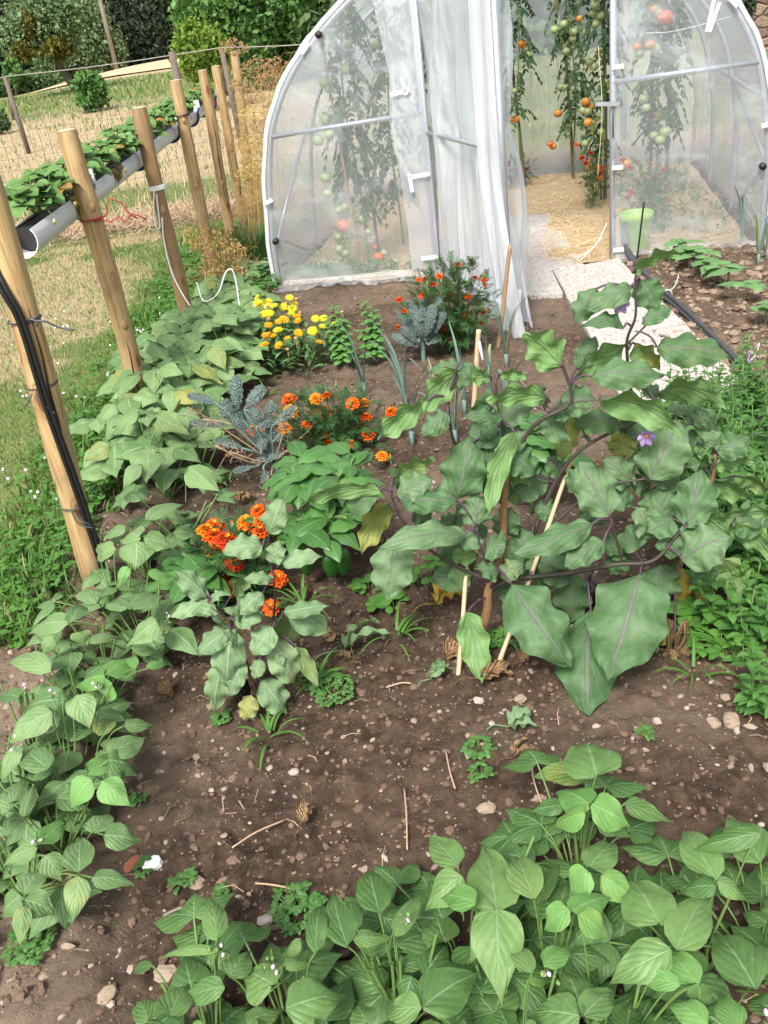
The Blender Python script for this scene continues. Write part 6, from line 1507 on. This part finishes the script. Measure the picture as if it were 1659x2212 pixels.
# ---------------------------------------------------------------- basil, leeks, mint
def basil(p, h, label):
    r = A([p[0], p[1], SZ(p[0], p[1])]); T = thing('basil_plant', label, 'basil plant', r, 'basil plants'); fo = MB(); st = MB()
    for s in range(6):
        a0 = random.random() * 6.28; top = r + A([cos(a0) * .045 * (s > 0), sin(a0) * .045 * (s > 0), h * (1 if s == 0 else random.uniform(.55, .85))]); st.tube([r, top], .003, 5)
        n = int(h * 42 * (top[2] - r[2]) / h)
        for k in range(n):
            q = lerp(r, top, .15 + .85 * (k + 1) / n); L = lerp(.072, .036, k / n)
            for d in (0, pi):
                a = k * 1.57 + a0 + d + random.gauss(0, .2); leaf(fo, q, q + A([cos(a) * L, sin(a) * L, .01 - L * .35]), nrm(UPV + A([cos(a), sin(a), 0]) * .3), L * .62, 'oval', 5, 6, fold=.22, arch=.18)
    fo.build('foliage', M['basil'], T); st.build('stems', M['stem'], T)
p = G(745, 806); basil(p, .33, 'bushy basil plant next to the calendula'); p = G(808, 796); basil(p, .33, 'slim basil plant between bushy basil and small kale')
def leek(p, h, label, n=5):
    r = A([p[0], p[1], SZ(p[0], p[1])]); T = thing('leek', label, 'leek', r, 'leeks in the beds'); fo = MB(); st = MB(); a0 = random.random() * 3
    st.tube([r - A([0, 0, .02]), r + A([0, 0, .07])], [.009, .010], 8)
    for k in range(n):
        a = a0 + (k % 2) * pi + random.gauss(0, .25); L = h * random.uniform(.7, 1.1); z = .04 + k * .012; ln = random.uniform(.10, .45)
        b = r + A([cos(a) * .004, sin(a) * .004, z]); mid = b + A([cos(a) * L * ln * .4, sin(a) * L * ln * .4, L * .62]); bentv = random.random() < .45
        e = mid + A([cos(a) * L * ln * .7, sin(a) * L * ln * .7, L * (.33 if not bentv else -.15)])
        c = curve([b, mid, e], 12); sd = A([-sin(a), cos(a), 0]); w = .0095; vs = []
        for i, q in enumerate(c):
            t = i / (len(c) - 1); ww = w * min(1, 1.15 - t) * (1 if t < .97 else .1); inn = A([cos(a), sin(a), 0]) * ww * .5
            vs += [q - sd * ww + inn * -1, q + inn * .2, q + sd * ww + inn * -1]
        m_ = len(c); fo.add(vs, [(i * 3 + j, i * 3 + j + 1, i * 3 + j + 4, i * 3 + j + 3) for i in range(m_ - 1) for j in (0, 1)], np.tile(A([[.1, .5], [.5, .5], [.9, .5]]), (m_, 1)), (random.random(), random.random() ** 5 * .6))
    fo.build('leaves', M['leek'], T); st.build('shank', M['leek'], T)
for (px, py, h), lab in zip([(790, 870, .33), (892, 968, .36), (878, 895, .36), (985, 965, .34), (1005, 900, .34), (950, 930, .22), (1095, 800, .34), (1060, 880, .30), (1100, 930, .3)],
    ['thin leek behind the orange marigolds', 'leek right of the orange marigolds, wide bent leaves', 'leek behind a drooping aubergine leaf, left group', 'leek left of the pale cane\'s foot', 'tall leek touching the pale cane', 'short leek with fallen leaf on soil', 'tall lone leek by the door film\'s end', 'leek right of the pale cane', 'leek low behind the aubergine, right of the cane', 'leek framed by two aubergine leaves', 'leek behind the upper aubergine branch', 'leek behind the slanting cane', 'leek low among pepper leaves']):
    leek(G(px, py), h, lab)
for (px, py, h), lab in zip([(1600, 548, .40), (1636, 590, .36), (1655, 575, .3)], ['tall leek at the tunnel\'s right front corner', 'leek before the corner leek, right bed', 'leek at the right border behind the seedlings']): leek(G(px, py), h, lab)
def mint(c, R, n, h, label, mat='mint', name='mint_plant', cat='mint'):
    r = A([c[0], c[1], SZ(c[0], c[1])]); T = thing(name, label, cat, r, 'mint clumps by the path'); fo = MB(); st = MB()
    for s in range(int(n * 1.6)):
        a = random.random() * 6.28; q = random.random() ** .5; b = r + A([cos(a) * R * q, sin(a) * R * q, 0]); b[2] = SZ(b[0], b[1]); hh = h * random.uniform(.55, 1.1); top = b + A([random.gauss(0, .04) + .03 * cos(a), random.gauss(0, .04) + .03 * sin(a), hh]); cv = curve([b, lerp(b, top, .5) + A([random.gauss(0, .01), random.gauss(0, .01), 0]), top], 8); st.tube(cv, .0018, 4)
        k = max(5, int(hh * 34))
        for i in range(k):
            t = (i + 1) / k; q = cv[min(len(cv) - 1, int(t * (len(cv) - 1)))]; L = lerp(.058, .024, t ** 2)
            for d in (0, pi):
                a = i * 1.57 + s + d + random.gauss(0, .2); leaf(fo, q, q + A([cos(a) * L, sin(a) * L, random.uniform(-.012, .012)]), nrm(UPV + A([cos(a), sin(a), 0]) * .2), L * .56, 'lance', 4, 5, fold=-.08, arch=.12)
    fo.build('foliage', M[mat], T); st.build('stems', M['stem'], T)
    if random.random() < .2:
        m = MB(); q = r + A([random.gauss(0, R * .4), -R * .5, h * 1.1])
        for i in range(14): add_blob(m, q + A([random.gauss(0, .003), random.gauss(0, .003), .0035 * i]), .004, rough=.3, B=_B65)
        m.build('flower_spike', M['lilac'], T)
for (px, py, R, n, h), lab in zip([(1640, 1010, .17, 16, .30), (1560, 960, .16, 15, .28), (1650, 1130, .16, 16, .32), (1560, 1080, .15, 14, .30), (1640, 1260, .15, 15, .28), (1470, 930, .14, 12, .24), (1660, 1390, .13, 14, .24), (1600, 900, .13, 12, .22), (1655, 900, .15, 15, .34), (1480, 1030, .14, 12, .26), (1580, 1200, .13, 12, .26), (1700, 1060, .2, 18, .36), (1710, 1230, .2, 18, .34), (1690, 1500, .12, 9, .18)],
    ['mint clump spilling over the nearest slab', 'mint clump right behind the second aubergine\'s top', 'mint clump under the wide pale aubergine leaf', 'mint clump between the two aubergines', 'mint clump with grey flower spikes, right border', 'mint clump at the slab edge behind the big aubergine', 'low mint clump on bare soil at the right border', 'small mint clump on the slab joint', 'mint clump beside the pipe bundle\'s end', 'mint clump behind the lilac aubergine blossom', 'mint clump over the yellowed aubergine leaves', 'mint mass at the right border, level with the second aubergine', 'mint mass at the right border, below the pale aubergine leaf', 'sparse mint shoots at the right border near the lone bean leaf']):
    mint(G(px, py), R, n, h, lab)

# ---------------------------------------------------------------- tomatoes
def tomato(label, base, h, fr, Y0, xs, stake_top, dens=1., fr_r=.030, lean=0., stk='weathered', droop=1.):
    r = A([base[0], base[1], .04]); T = thing('tomato_plant', label, 'tomato plant', r, 'tomato plants in the tunnel'); fo = MB(); st = MB()
    N = 16; P = [r + A([lean * t + .05 * sin(t * 7 + base[0] * 5) * t, .04 * sin(t * 5 + base[1]), h * t]) for t in np.linspace(0, 1, N)]; c = curve(P, 64); st.tube(c, np.linspace(.010, .004, len(c)), 7)
    nl = int(74 * dens * h / 1.8)
    for i in range(nl):
        t = random.uniform(*xs); q = c[int(t * (len(c) - 1))]; a = random.random() * 6.28; L = random.uniform(.14, .26)
        d = A([cos(a), sin(a), 0]); e = q + d * L * .8 + A([0, 0, -L * random.uniform(.2, .9) * droop]); rc = curve([q, q + d * L * .45 + A([0, 0, .02]), e], 9); st.tube(rc, .0018, 4, cap=False)
        rr = (random.random(), random.random() ** 8 * .6)
        for k in range(3, len(rc)):
            for s in (-1, 1):
                sd = A([-sin(a), cos(a), 0]) * s; l = random.uniform(.035, .07)
                leaf(fo, rc[k], rc[k] + sd * l * .55 + d * l * .3 + A([0, 0, -l * random.uniform(.35, 1.0)]), nrm(UPV + d * .5 + sd * .3), l * .42, 'lance', 4, 5, fold=.45, arch=.15, curl=.15, wave=.1, rnd=rr)
    fo.build('foliage', M['tomleaf'], T); st.build('stems', M['stem'], T)
    for f in fr:
        px, py, k = f[:3]; p = V(px, py, Y0 + random.uniform(-.08, .03)); rad = fr_r * random.uniform(.85, 1.15) * (f[3] if len(f) > 3 else 1)
        m = MB(); vs, q, t = _BL; m.add(vs * A([1, 1, .9]) * rad + p, q, None, (random.random(), 0)); m.f.append((t, 0))
        for i in range(5): a = i * 1.257; leaf(m, p + A([0, 0, rad * .86]), p + A([cos(a) * rad * .7, sin(a) * rad * .7, rad * .8]), UPV, rad * .25, 'lance', 3, 3, mi=1)
        j = c[int(np.argmin(np.linalg.norm(c - (p + A([0, 0, .06])), axis=1)))]
        if np.linalg.norm(j - p) < .3: m.tube(curve([p + A([0, 0, rad * .85]), p + A([0, 0, rad + .03]), j], 6), .0016, 4, mi=1, cap=False)
        m.build('tomato', [M[{'g': 'tom_green', 'o': 'tom_orange', 'r': 'tom_red', 'y': 'tom_orange'}[k]], M['stem']], T)
z3 = lambda L: [(1030 + f[0] * .2614, f[1] * .2614) + tuple(f[2:]) for f in L]
z1 = lambda L: [(569.3 + f[0] * .3064, f[1] * .3064) + tuple(f[2:]) for f in L]
def stake(b, t, r, label, mat='fencepost'):
    cane(b, t, r, label, mat, 1, 'tomato_stake') if mat != 'bamboo' else cane(b, t, r, label, mat, 6, 'tomato_cane')
p = G(1128, 414); tomato('slender tomato vine on a grey stake, alone in the doorway view', p, 1.85, z3([(160,195,'g'),(172,305,'o'),(175,370,'g'),(150,405,'g'),(130,345,'g'),(365,360,'o'),(390,375,'o'),(415,400,'g'),(400,440,'g'),(430,450,'g'),(280,990,'o'),(325,985,'o'),(310,750,'g'),(60,30,'g')]), float(p[1]), (.36, .98), 1, .62, .034)
stake(G(1135, 414), V(1106, 128, p[1]), .014, 'grey tomato stake behind the slender vine in the doorway')
p = G(1240, 396); tomato('tomato vine on a dark stake, left of the crowded pair', p, 1.9, z3([(670,935,'o'),(690,720,'g'),(725,718,'g'),(605,1190,'r'),(630,1210,'o'),(740,360,'g'),(775,430,'g'),(735,425,'g'),(710,385,'g'),(800,385,'g'),(795,265,'g'),(830,235,'g'),(770,230,'g'),(845,155,'o'),(720,200,'g'),(640,245,'g'),(770,160,'g'),(790,320,'g')]), float(p[1]), (.25, .98), 1, .95, .036)
stake(G(1238, 396), V(1222, 80, p[1]), .015, 'dark tomato stake second from the door opening\'s left')
p = TP(2.37, 1.95); tomato('crowded tomato vine right at the right door jamb, many green fruits', p, 1.9, z3([(970,550,'g'),(930,515,'g'),(1025,1090,'g'),(920,1010,'o'),(960,1015,'g'),(895,1185,'g'),(940,1380,'y'),(980,200,'g'),(905,260,'g'),(1060,680,'g'),(880,910,'g'),(915,920,'g'),(930,885,'o'),(900,840,'o'),(1020,130,'g'),(980,40,'g'),(960,110,'g')]), float(p[1]), (.2, .98), 1, 1.15, .034)
stake(p + A([.03, .03, 0]), p + A([.03, .03, 1.7]), .017, 'thick grey tomato stake beside the right door jamb')
p = TP(2.80, 1.75); tomato('tomato vine behind the right panel with one big red fruit up high', p, 1.75, z3([(1555,145,'r',1.5),(1465,75,'o'),(1495,105,'g'),(1325,385,'o'),(1345,440,'g'),(1475,400,'g'),(1430,370,'o'),(1380,815,'g',1.2),(1400,890,'g',1.1),(1465,1120,'g'),(1555,1090,'g',1.2),(1515,1155,'g'),(1240,1350,'o',1.1),(1400,1480,'y',1.1)]), float(p[1]) - .15, (.30, .98), 1, 1.15, .036)
stake(p + A([-.05, .03, 0]), p + A([-.05, .03, 1.6]), .015, 'tomato stake seen through the right panel, left one')
p = TP(2.95, 2.5); tomato('tomato vine farthest right, blurred behind film', p, 1.5, [], float(p[1]), (.25, .98), 1, .6)
stake(p, p + A([0, 0, 1.45]), .014, 'tomato stake seen through the right panel, right one')
p = G(782, 598); p = TP(.60, .40); tomato('tomato vine on a leaning cane behind the left panel, big ripe fruit low down', p, 1.85, z1([(460,625,'g'),(430,580,'g'),(465,945,'g'),(385,990,'g'),(410,880,'g'),(440,840,'g'),(440,1250,'g'),(455,1360,'g',.8),(565,1590,'r',1.3),(530,1480,'g'),(575,1460,'g'),(530,1670,'g',.9),(535,1755,'g',.9),(580,1785,'g',.9),(545,1820,'g',.8),(695,1545,'g',.9),(740,1635,'g',.8),(810,1810,'r',1.15),(850,1780,'g',.7),(785,1740,'r',.5),(725,1410,'r',.5),(660,1715,'r',.5),(770,300,'g'),(590,300,'g'),(575,490,'g')]), float(p[1]) - .05, (.22, .98), 1, 1.25, .040)
q = G(778, 600); q = A([q[0], q[1], 0]); stake(TP(.56, .25), V(694, 72, TP(.5, .3)[1]), .011, 'long bamboo cane leaning behind the left tunnel panel', 'bamboo')
stake(p + A([.08, .05, 0]), p + A([.06, .05, 1.6]), .012, 'upright grey stake behind the left tunnel panel')
p = TP(.78, .95); tomato('tomato vine second in depth behind the left panel', p, 1.85, [], float(p[1]), (.2, .98), 1, 1.0)
p = TP(.95, 1.9); tomato('thin tomato vine deeper behind the left panel, by a brown stake', p, 1.75, [], float(p[1]), (.28, .98), 1, .7)
stake(p + A([.03, -.03, 0]), p + A([.03, -.03, 1.6]), .013, 'brown tomato stake deep behind the left panel', 'bamboo')
# weeds inside the tunnel
m = MB()
for i in range(750):
    s = random.choice((random.gauss(.25, .22), random.uniform(.1, 1.1), random.uniform(2.5, 3.2))); t = random.choice((random.gauss(.12, .08), random.uniform(.1, 3.2))) if s < 1.1 else random.uniform(.4, 3.2)
    if s < .05 or s > 3.25 or t < .02 or (s < 1.1 and s > .45 and t > .35): continue
    p = TP(s, t, .05); a = random.random() * 6.28; L = random.uniform(.02, .05)
    for k in range(3): leaf(m, p + A([0, 0, .02 * k]), p + A([cos(a + k * 2) * L, sin(a + k * 2) * L, .03 * k + .01]), UPV, L * .5, 'oval', 3, 4)
m.build('tunnel_weeds', M['weed'], kind='stuff')

# ---------------------------------------------------------------- dry fennel and dill, chives, parsley
def umbel(mb, c, up, R, n=22, mi=1):
    up = nrm(up); x = nrm(np.cross(up, A([.3, 1, .2]))); y = np.cross(up, x)
    for i in range(n):
        a = i * 2.4; q = math.sqrt((i + .5) / n); d = nrm(up * (1.05 - .65 * q) + (x * cos(a) + y * sin(a)) * q * 1.1); e = c + d * R * random.uniform(.85, 1.05)
        mb.tube([c, lerp(c, e, .6) + up * R * .04, e], .0016, 3, cap=False, mi=mi)
        for k in range(6):
            f = e + nrm(d + RN.normal(0, .55, 3)) * R * .20; mb.tube([e, f], .0011, 3, cap=False, mi=mi); add_blob(mb, f, .0042, (1, 1, 1.3), .3, (random.random(), 0), mi, _B65)
def dryplant(label, base, tops, name, mats, R, nst=60, grp='dried umbel plants by the tunnel'):
    r = A([base[0], base[1], 0.]); T = thing(name, label, 'dry plant', r, grp); st = MB(); um = MB(); fo = MB()
    for p, rr in tops:
        b = r + A([random.gauss(0, .06), random.gauss(0, .06), 0]); c = curve([b, lerp(b, p, .5) + RN.normal(0, .03, 3), p], 12); st.tube(c, np.linspace(.006, .0028, len(c)), 5); umbel(um, p, nrm(p - lerp(b, p, .6)) + A([0, -.2, 0]), rr, mi=0)
        for k in range(nst // len(tops)):
            q = c[random.randint(2, len(c) - 1)]; e = q + RN.normal(0, .075, 3) + A([0, 0, .02]); st.tube([q, lerp(q, e, .5) + RN.normal(0, .015, 3), e], .0011, 3, cap=False)
            for j in range(5): f = e + RN.normal(0, .035, 3); st.tube([e, f], .0009, 3, cap=False)
    st.build('stalks', M[mats[0]], T); um.build('umbels', M[mats[1]], T)
    if fo.n: fo.build('threads', M[mats[0]], T)
f1 = G(545, 505)
dryplant('tall golden dried fennel with an umbel above the last post', A([-.90, 8.9, 0]), [(V(507, 122, 8.9), .13), (V(545, 225, 8.8), .12), (V(528, 300, 8.7), .12), (V(520, 200, 9.2), .11)], 'dry_fennel', ('fennel', 'fennel_brown'), .12, 150)
dryplant('golden dried fennel with broad brown umbels touching the tunnel cover', A([-.66, 8.5, 0]), [(V(563, 172, 8.5), .16), (V(600, 165, 8.6), .13), (V(585, 195, 8.3), .12), (V(575, 290, 8.2), .11), (V(590, 250, 8.4), .10)], 'dry_fennel', ('fennel', 'fennel_brown'), .12, 190)
dryplant('low golden dried fennel between the last posts and the tunnel', A([-.80, 8.1, 0]), [(V(540, 330, 8.0), .12), (V(560, 380, 7.9), .11), (V(570, 340, 8.1), .12), (V(550, 265, 8.0), .12), (V(535, 390, 8.1), .10)], 'dry_fennel', ('fennel', 'fennel'), .12, 190)
dryplant('orange-brown dried dill fluff at the foot of the fourth post', A([-.98, 6.75, 0]), [(V(455, 530, 6.7), .10), (V(470, 560, 6.6), .10), (V(440, 545, 6.8), .09), (V(425, 520, 6.8), .09), (V(470, 600, 6.5), .08)], 'dry_dill', ('fennel_brown', 'fennel'), .1, 120)
dryplant('orange-brown dried dill fluff before the grained post', A([-.93, 7.0, 0]), [(V(495, 545, 6.9), .10), (V(512, 560, 6.8), .09), (V(500, 590, 6.7), .09), (V(515, 600, 6.6), .08), (V(485, 520, 7.1), .09)], 'dry_dill', ('fennel_brown', 'fennel'), .1, 120)
p = G(557, 585); T = thing('chive_clump', 'dark green chive clump at the tunnel\'s left corner', 'chives', A([p[0], p[1], 0])); m = MB()
for i in range(420):
    a = random.random() * 6.28; R = random.random() ** .5 * .15; b = A([p[0] + cos(a) * R, p[1] + sin(a) * R + .25, 0]); h = random.uniform(.2, .38); e = b + A([cos(a) * h * .4, sin(a) * h * .4, h * .9]); m.tube(curve([b, lerp(b, e, .5) + A([0, 0, .04]), e], 5), [.0022, .0022, .002, .0018, .0008][:len(curve([b, b, e], 5))], 3, cap=False)
m.build('leaves', M['mint'], T)
def herb(p, label, R, h, n, mat, name, cat, ll=.03, sh='oval', grp=None, wr=.7):
    r = A([p[0], p[1], SZ(p[0], p[1])]); T = thing(name, label, cat, r, grp); fo = MB(); st = MB()
    for i in range(n):
        a = random.random() * 6.28; q = random.random() ** .5; e = r + A([cos(a) * R * q, sin(a) * R * q, h * random.uniform(.3, 1.) * (1.1 - .5 * q)])
        st.tube([r + A([cos(a) * R * q * .5, sin(a) * R * q * .5, 0]), e], .0014, 3, cap=False)
        for k in range(3):
            b = a + (k - 1) * 1.2; L = ll * random.uniform(.7, 1.25); leaf(fo, e, e + A([cos(b) * L, sin(b) * L, random.uniform(-.3, .15) * L]), UPV + RN.normal(0, .15, 3), L * wr, sh, 5, 6, fold=.1, arch=.12, wave=.04)
    fo.build('foliage', M[mat], T); st.build('stems', M['stem'], T); return T
herb(G(565, 640), 'bright parsley tuft left of the calendula', .16, .16, 70, 'weed', 'parsley_plant', 'parsley', .03, 'round')
herb(G(590, 610), 'dark leafy borage at the foot of the tunnel\'s left hoop', .12, .16, 24, 'calleaf', 'leafy_herb', 'herb', .06, 'oval')
herb(G(535, 610), 'bright green herb tuft between fourth post and tunnel', .14, .12, 50, 'weed', 'leafy_herb', 'herb', .035, 'oval')
# squash right of the tunnel
r = A([3.75, 8.0, 0]); T = thing('squash_plant', 'squash vine climbing right of the tunnel', 'squash', r); fo = MB(); st = MB()
for px, py, Y, L in [(1625, 115, 7.4, .13), (1635, 140, 7.3, .12), (1650, 180, 7.2, .12), (1640, 165, 7.5, .10), (1660, 120, 7.6, .12), (1655, 310, 7.2, .14), (1662, 390, 7., .14)]:
    c = V(px, py, Y); st.tube(curve([r, lerp(r, c, .6) + A([.05, 0, 0]), c], 8), .004, 5); leaf(fo, c, c + A([.5, -.5, -.3]) * L * 1.4, UPV - A([0, .6, 0]), L * 1.2, 'round', 9, 9, fold=.05, wave=.1, wn=4, lobe=.1)
fo.build('foliage', M['weed'], T); st.build('stems', M['stem'], T)

# ---------------------------------------------------------------- weeds, fallen leaves
wl = [((855, 1335), 'four-leaved soft weed right of the pepper plant', .06, .05, 8, 'weed', .045, 'round'), ((925, 1280), 'leafy nettle-like weed between pepper and aubergine canes', .07, .12, 12, 'weed', .04, 'oval'), ((800, 1290), 'small weed under the pepper\'s right side', .05, .05, 8, 'weed', .03, 'oval'), ((1520, 1370), 'broad-leaved weed right of the withered aubergine stalk', .07, .10, 12, 'weed', .055, 'oval'), ((1400, 1415), 'tiny bluish weed on bare soil by the aubergine tip', .03, .05, 9, 'purslane', .022, 'oval'), ((1100, 1390), 'thin weed at the aubergine trunk\'s foot', .05, .06, 9, 'weed', .03, 'lance'), ((1570, 1440), 'weed tuft below the mint at the right', .07, .08, 14, 'weed', .035, 'lance')]
for (px, py), lab, R, h, n, mt, ll, sh in wl: herb(G(px, py), lab, R, h, n, mt, 'weed_plant', 'weed', ll, sh, 'weeds in the bed')
for (px, py), lab, R, n in [((650, 1985), 'dense purslane patch at the near bean row\'s left end', .055, 60), ((80, 2060), 'purslane tuft below the lower left bean plant', .045, 45), ((1035, 1640), 'creeping purslane strand behind the lone bean shoot', .03, 22), ((484, 1570), 'purslane rosette under the small aubergine', .022, 14), ((405, 1925), 'purslane sprig above the grey-brown stone', .022, 14), ((305, 1740), 'tiny purslane sprig right of the left bean row', .016, 8), ((720, 1520), 'purslane spread right of the small aubergine', .06, 40), ((690, 1480), 'purslane shoots under fallen yellow leaf', .05, 26), ((1040, 1690), 'purslane rosette at the strand\'s lower end', .02, 12), ((480, 1955), 'two-leaved purslane sprig beside pale gravel', .018, 8), ((1390, 1610), 'tiny pale purslane sprig below the twin stones', .015, 8), ((320, 1890), 'wilted purslane curl beside the white stone', .015, 7)]:
    herb(G(px, py), lab, R, .03, n, 'purslane', 'purslane', 'purslane', .017, 'oval', 'purslane weeds', .6)
def crabgrass(p, label, n, L):
    r = A([p[0], p[1], SZ(p[0], p[1])]); T = thing('grass_weed', label, 'grass weed', r, 'grass weeds in the bed'); m = MB()
    for i in range(n):
        a = random.random() * 6.28; l = L * random.uniform(.6, 1.2); b = r + A([cos(a) * L * .3 * random.random(), sin(a) * L * .3 * random.random(), random.uniform(.005, .03)]); leaf(m, b, b + A([cos(a) * l, sin(a) * l, random.uniform(-.01, .04)]), UPV, .009, 'blade', 3, 7, fold=-.2, arch=.22)
    m.build('blades', M['grass'], T)
for (px, py), lab, n, L in [((585, 1610), 'sprawling grass weed below the small aubergine', 11, .10), ((690, 1500), 'grass weed right of the small aubergine', 16, .10), ((860, 1400), 'long grass weed left of the aubergine canes', 12, .13), ((1090, 1400), 'grass weed between the two canes', 9, .08), ((1500, 1480), 'grass weed at the second aubergine\'s foot', 9, .10), ((1570, 1430), 'grass weed at the mint\'s lower edge', 12, .12), ((660, 1330), 'grass weed under the orange marigold', 14, .12), ((500, 1060), 'thin grass weed beside the kale', 9, .09), ((580, 870), 'grass weed below the calendula', 10, .10)]: crabgrass(G(px, py), lab, n, L)
def fallen(px, py, L, w, a, mat, label, z=.012):
    p = G(px, py); b = A([p[0], p[1], SZ(p[0], p[1]) + z]); m = MB()
    for k in range(2): leaf(m, b + A([0, 0, .006 * k]), b + A([cos(a + k * .5) * L, sin(a + k * .5) * L, .012 + .01 * k]), UPV + RN.normal(0, .3, 3), w, 'aub', 11, 13, fold=-.35, arch=.15, wave=.22, wn=3, lobe=.2)
    m.tube(curve([b, b - A([cos(a), sin(a), -.1]) * L * .5, b - A([cos(a + .3), sin(a + .3), -.02]) * L * .8], 6), .002, 5); tag(m.build('fallen_leaf', M[mat]), label, 'fallen leaf', 'withered leaves lying on the soil')
for a in [(945, 1330, .10, .06, 0.1, 'yelleaf', 'big yellow fallen leaf left of the upright cane', .03), (750, 1430, .14, .04, .2, 'aub_pale', 'curled pale green fallen leaf right of the small aubergine', .02), (965, 1440, .07, .045, .4, 'dryleaf', 'brown crumpled leaf touching the upright cane'), (1040, 1490, .09, .04, -.2, 'dryleaf', 'brown crumpled leaf across the slanting cane\'s foot'), (935, 1495, .06, .035, .3, 'aub_pale', 'folded pale leaf left of the upright cane\'s foot'), (1100, 1590, .07, .045, -.3, 'aub_pale', 'shrivelled greenish leaf on bare soil below the aubergine'), (1110, 1660, .06, .02, .1, 'dryleaf', 'thin brown dry leaf lying beside the lone bean shoot'), (375, 1520, .05, .04, 1.7, 'dryleaf', 'crumpled tan leaf under the left bean row'), (660, 1810, .05, .025, .9, 'dryleaf', 'small flat brown leaf amid bare soil'), (705, 1395, .04, .03, .5, 'dryleaf', 'rusty leaf scrap near the orange marigold'), (760, 1450, .04, .03, 2.6, 'dryleaf', 'brown leaf scrap beneath the curled pale leaf'), (1125, 1465, .04, .03, .4, 'dryleaf', 'small tan curl right of the slanting cane'), (1400, 1365, .07, .05, 2.8, 'yelleaf', 'golden curled leaf under the second aubergine'), (520, 1105, .07, .04, .3, 'dryleaf', 'brown-edged kale leaf lying under the kale')]: fallen(*a)
# withered stalks under the second aubergine
for (bx, by, tx, ty), lab in [((1438, 1430, 1452, 1345), 'bundle of withered brown stalks under the second aubergine'), ((1462, 1420, 1480, 1340), 'withered hanging stalk right of the brown bundle')]:
    b = G(bx, by); t = V(tx, ty, b[1]); m = MB()
    for k in range(5): m.tube(curve([b + A([random.gauss(0, .012), random.gauss(0, .008), 0]), lerp(b, t, .5) + RN.normal(0, .01, 3), t + RN.normal(0, .006, 3)], 8), .004, 5)
    leaf(m, lerp(b, t, .4), b + A([0, -.01, .01]), A([0, -1., .2]), .04, 'aub', 7, 9, fold=-.4, wave=.2); tag(m.build('withered_stalk', M['dryleaf']), lab, 'withered stalk')
for (ax, ay, bx, by), lab in [((560, 1938, 650, 1942), 'straw stalk lying above the purslane patch'), ((875, 1715, 882, 1850), 'dry twig standing out on bare soil, middle'), ((965, 1640, 985, 1720), 'bent dry twig behind the lone bean shoot'), ((510, 1860, 620, 1790), 'long frayed dry twig across bare soil'), ((1150, 1670, 1175, 1760), 'dry stalk left of the lone bean shoot'), ((835, 1495, 890, 1490), 'short straw piece near the curled pale leaf')]:
    a = G(ax, ay, .012); b = G(bx, by, .012); a[2] = SZ(a[0], a[1]) + .012; b[2] = SZ(b[0], b[1]) + .014; m = MB(); m.tube(curve([a, lerp(a, b, .5) + A([random.gauss(0, .006), random.gauss(0, .006), .006]), b], 10), .0022, 5); tag(m.build('dry_twig', M['haydry']), lab, 'twig', 'dry twigs on the soil')

# ================================================================ light, sky, camera
w = bpy.data.worlds.new('World'); scene.world = w; w.use_nodes = True
nt = w.node_tree; nt.nodes.clear()
sky = nt.nodes.new('ShaderNodeTexSky'); sky.sky_type = 'NISHITA'; sky.sun_disc = False
SUN_EL, SUN_AZ = radians(52), radians(200)
sky.sun_elevation = SUN_EL; sky.sun_rotation = SUN_AZ; sky.air_density = 1.0; sky.dust_density = 4.; sky.ozone_density = 1.
hs = nt.nodes.new('ShaderNodeHueSaturation'); hs.inputs['Saturation'].default_value = .35; hs.inputs['Value'].default_value = 1.0
bg = nt.nodes.new('ShaderNodeBackground'); bg.inputs[1].default_value = .13
out = nt.nodes.new('ShaderNodeOutputWorld')
nt.links.new(sky.outputs[0], hs.inputs['Color']); nt.links.new(hs.outputs[0], bg.inputs[0]); nt.links.new(bg.outputs[0], out.inputs[0])
sl = bpy.data.lights.new('sun', 'SUN'); sl.energy = 2.6; sl.angle = radians(14); sl.color = (1., .96, .90)
so = bpy.data.objects.new('sun', sl); COL.objects.link(so)
import mathutils
d = mathutils.Vector((sin(SUN_AZ) * cos(SUN_EL), cos(SUN_AZ) * cos(SUN_EL), sin(SUN_EL)))
so.rotation_euler = d.to_track_quat('Z', 'Y').to_euler(); so.location = (0, 0, 10)
cd = bpy.data.cameras.new('camera'); co = bpy.data.objects.new('camera', cd); COL.objects.link(co)
cd.sensor_fit = 'VERTICAL'; cd.sensor_height = 36.; cd.lens = 36. * F / H; cd.clip_start = .05; cd.clip_end = 2000
mt = mathutils.Matrix(((CR[0], CU[0], -FWD[0]), (CR[1], CU[1], -FWD[1]), (CR[2], CU[2], -FWD[2]))).to_4x4(); mt.translation = tuple(CAM)
co.matrix_world = mt; scene.camera = co
scene.view_settings.view_transform = 'Standard'; scene.view_settings.look = 'None'; scene.view_settings.gamma = 1.; scene.view_settings.use_curve_mapping = False
scene.view_settings.exposure = 1.0
c = scene.cycles
c.max_bounces = 8; c.transparent_max_bounces = 24; c.diffuse_bounces = 3; c.glossy_bounces = 2; c.transmission_bounces = 4
c.use_denoising = True; c.sample_clamp_indirect = 4.
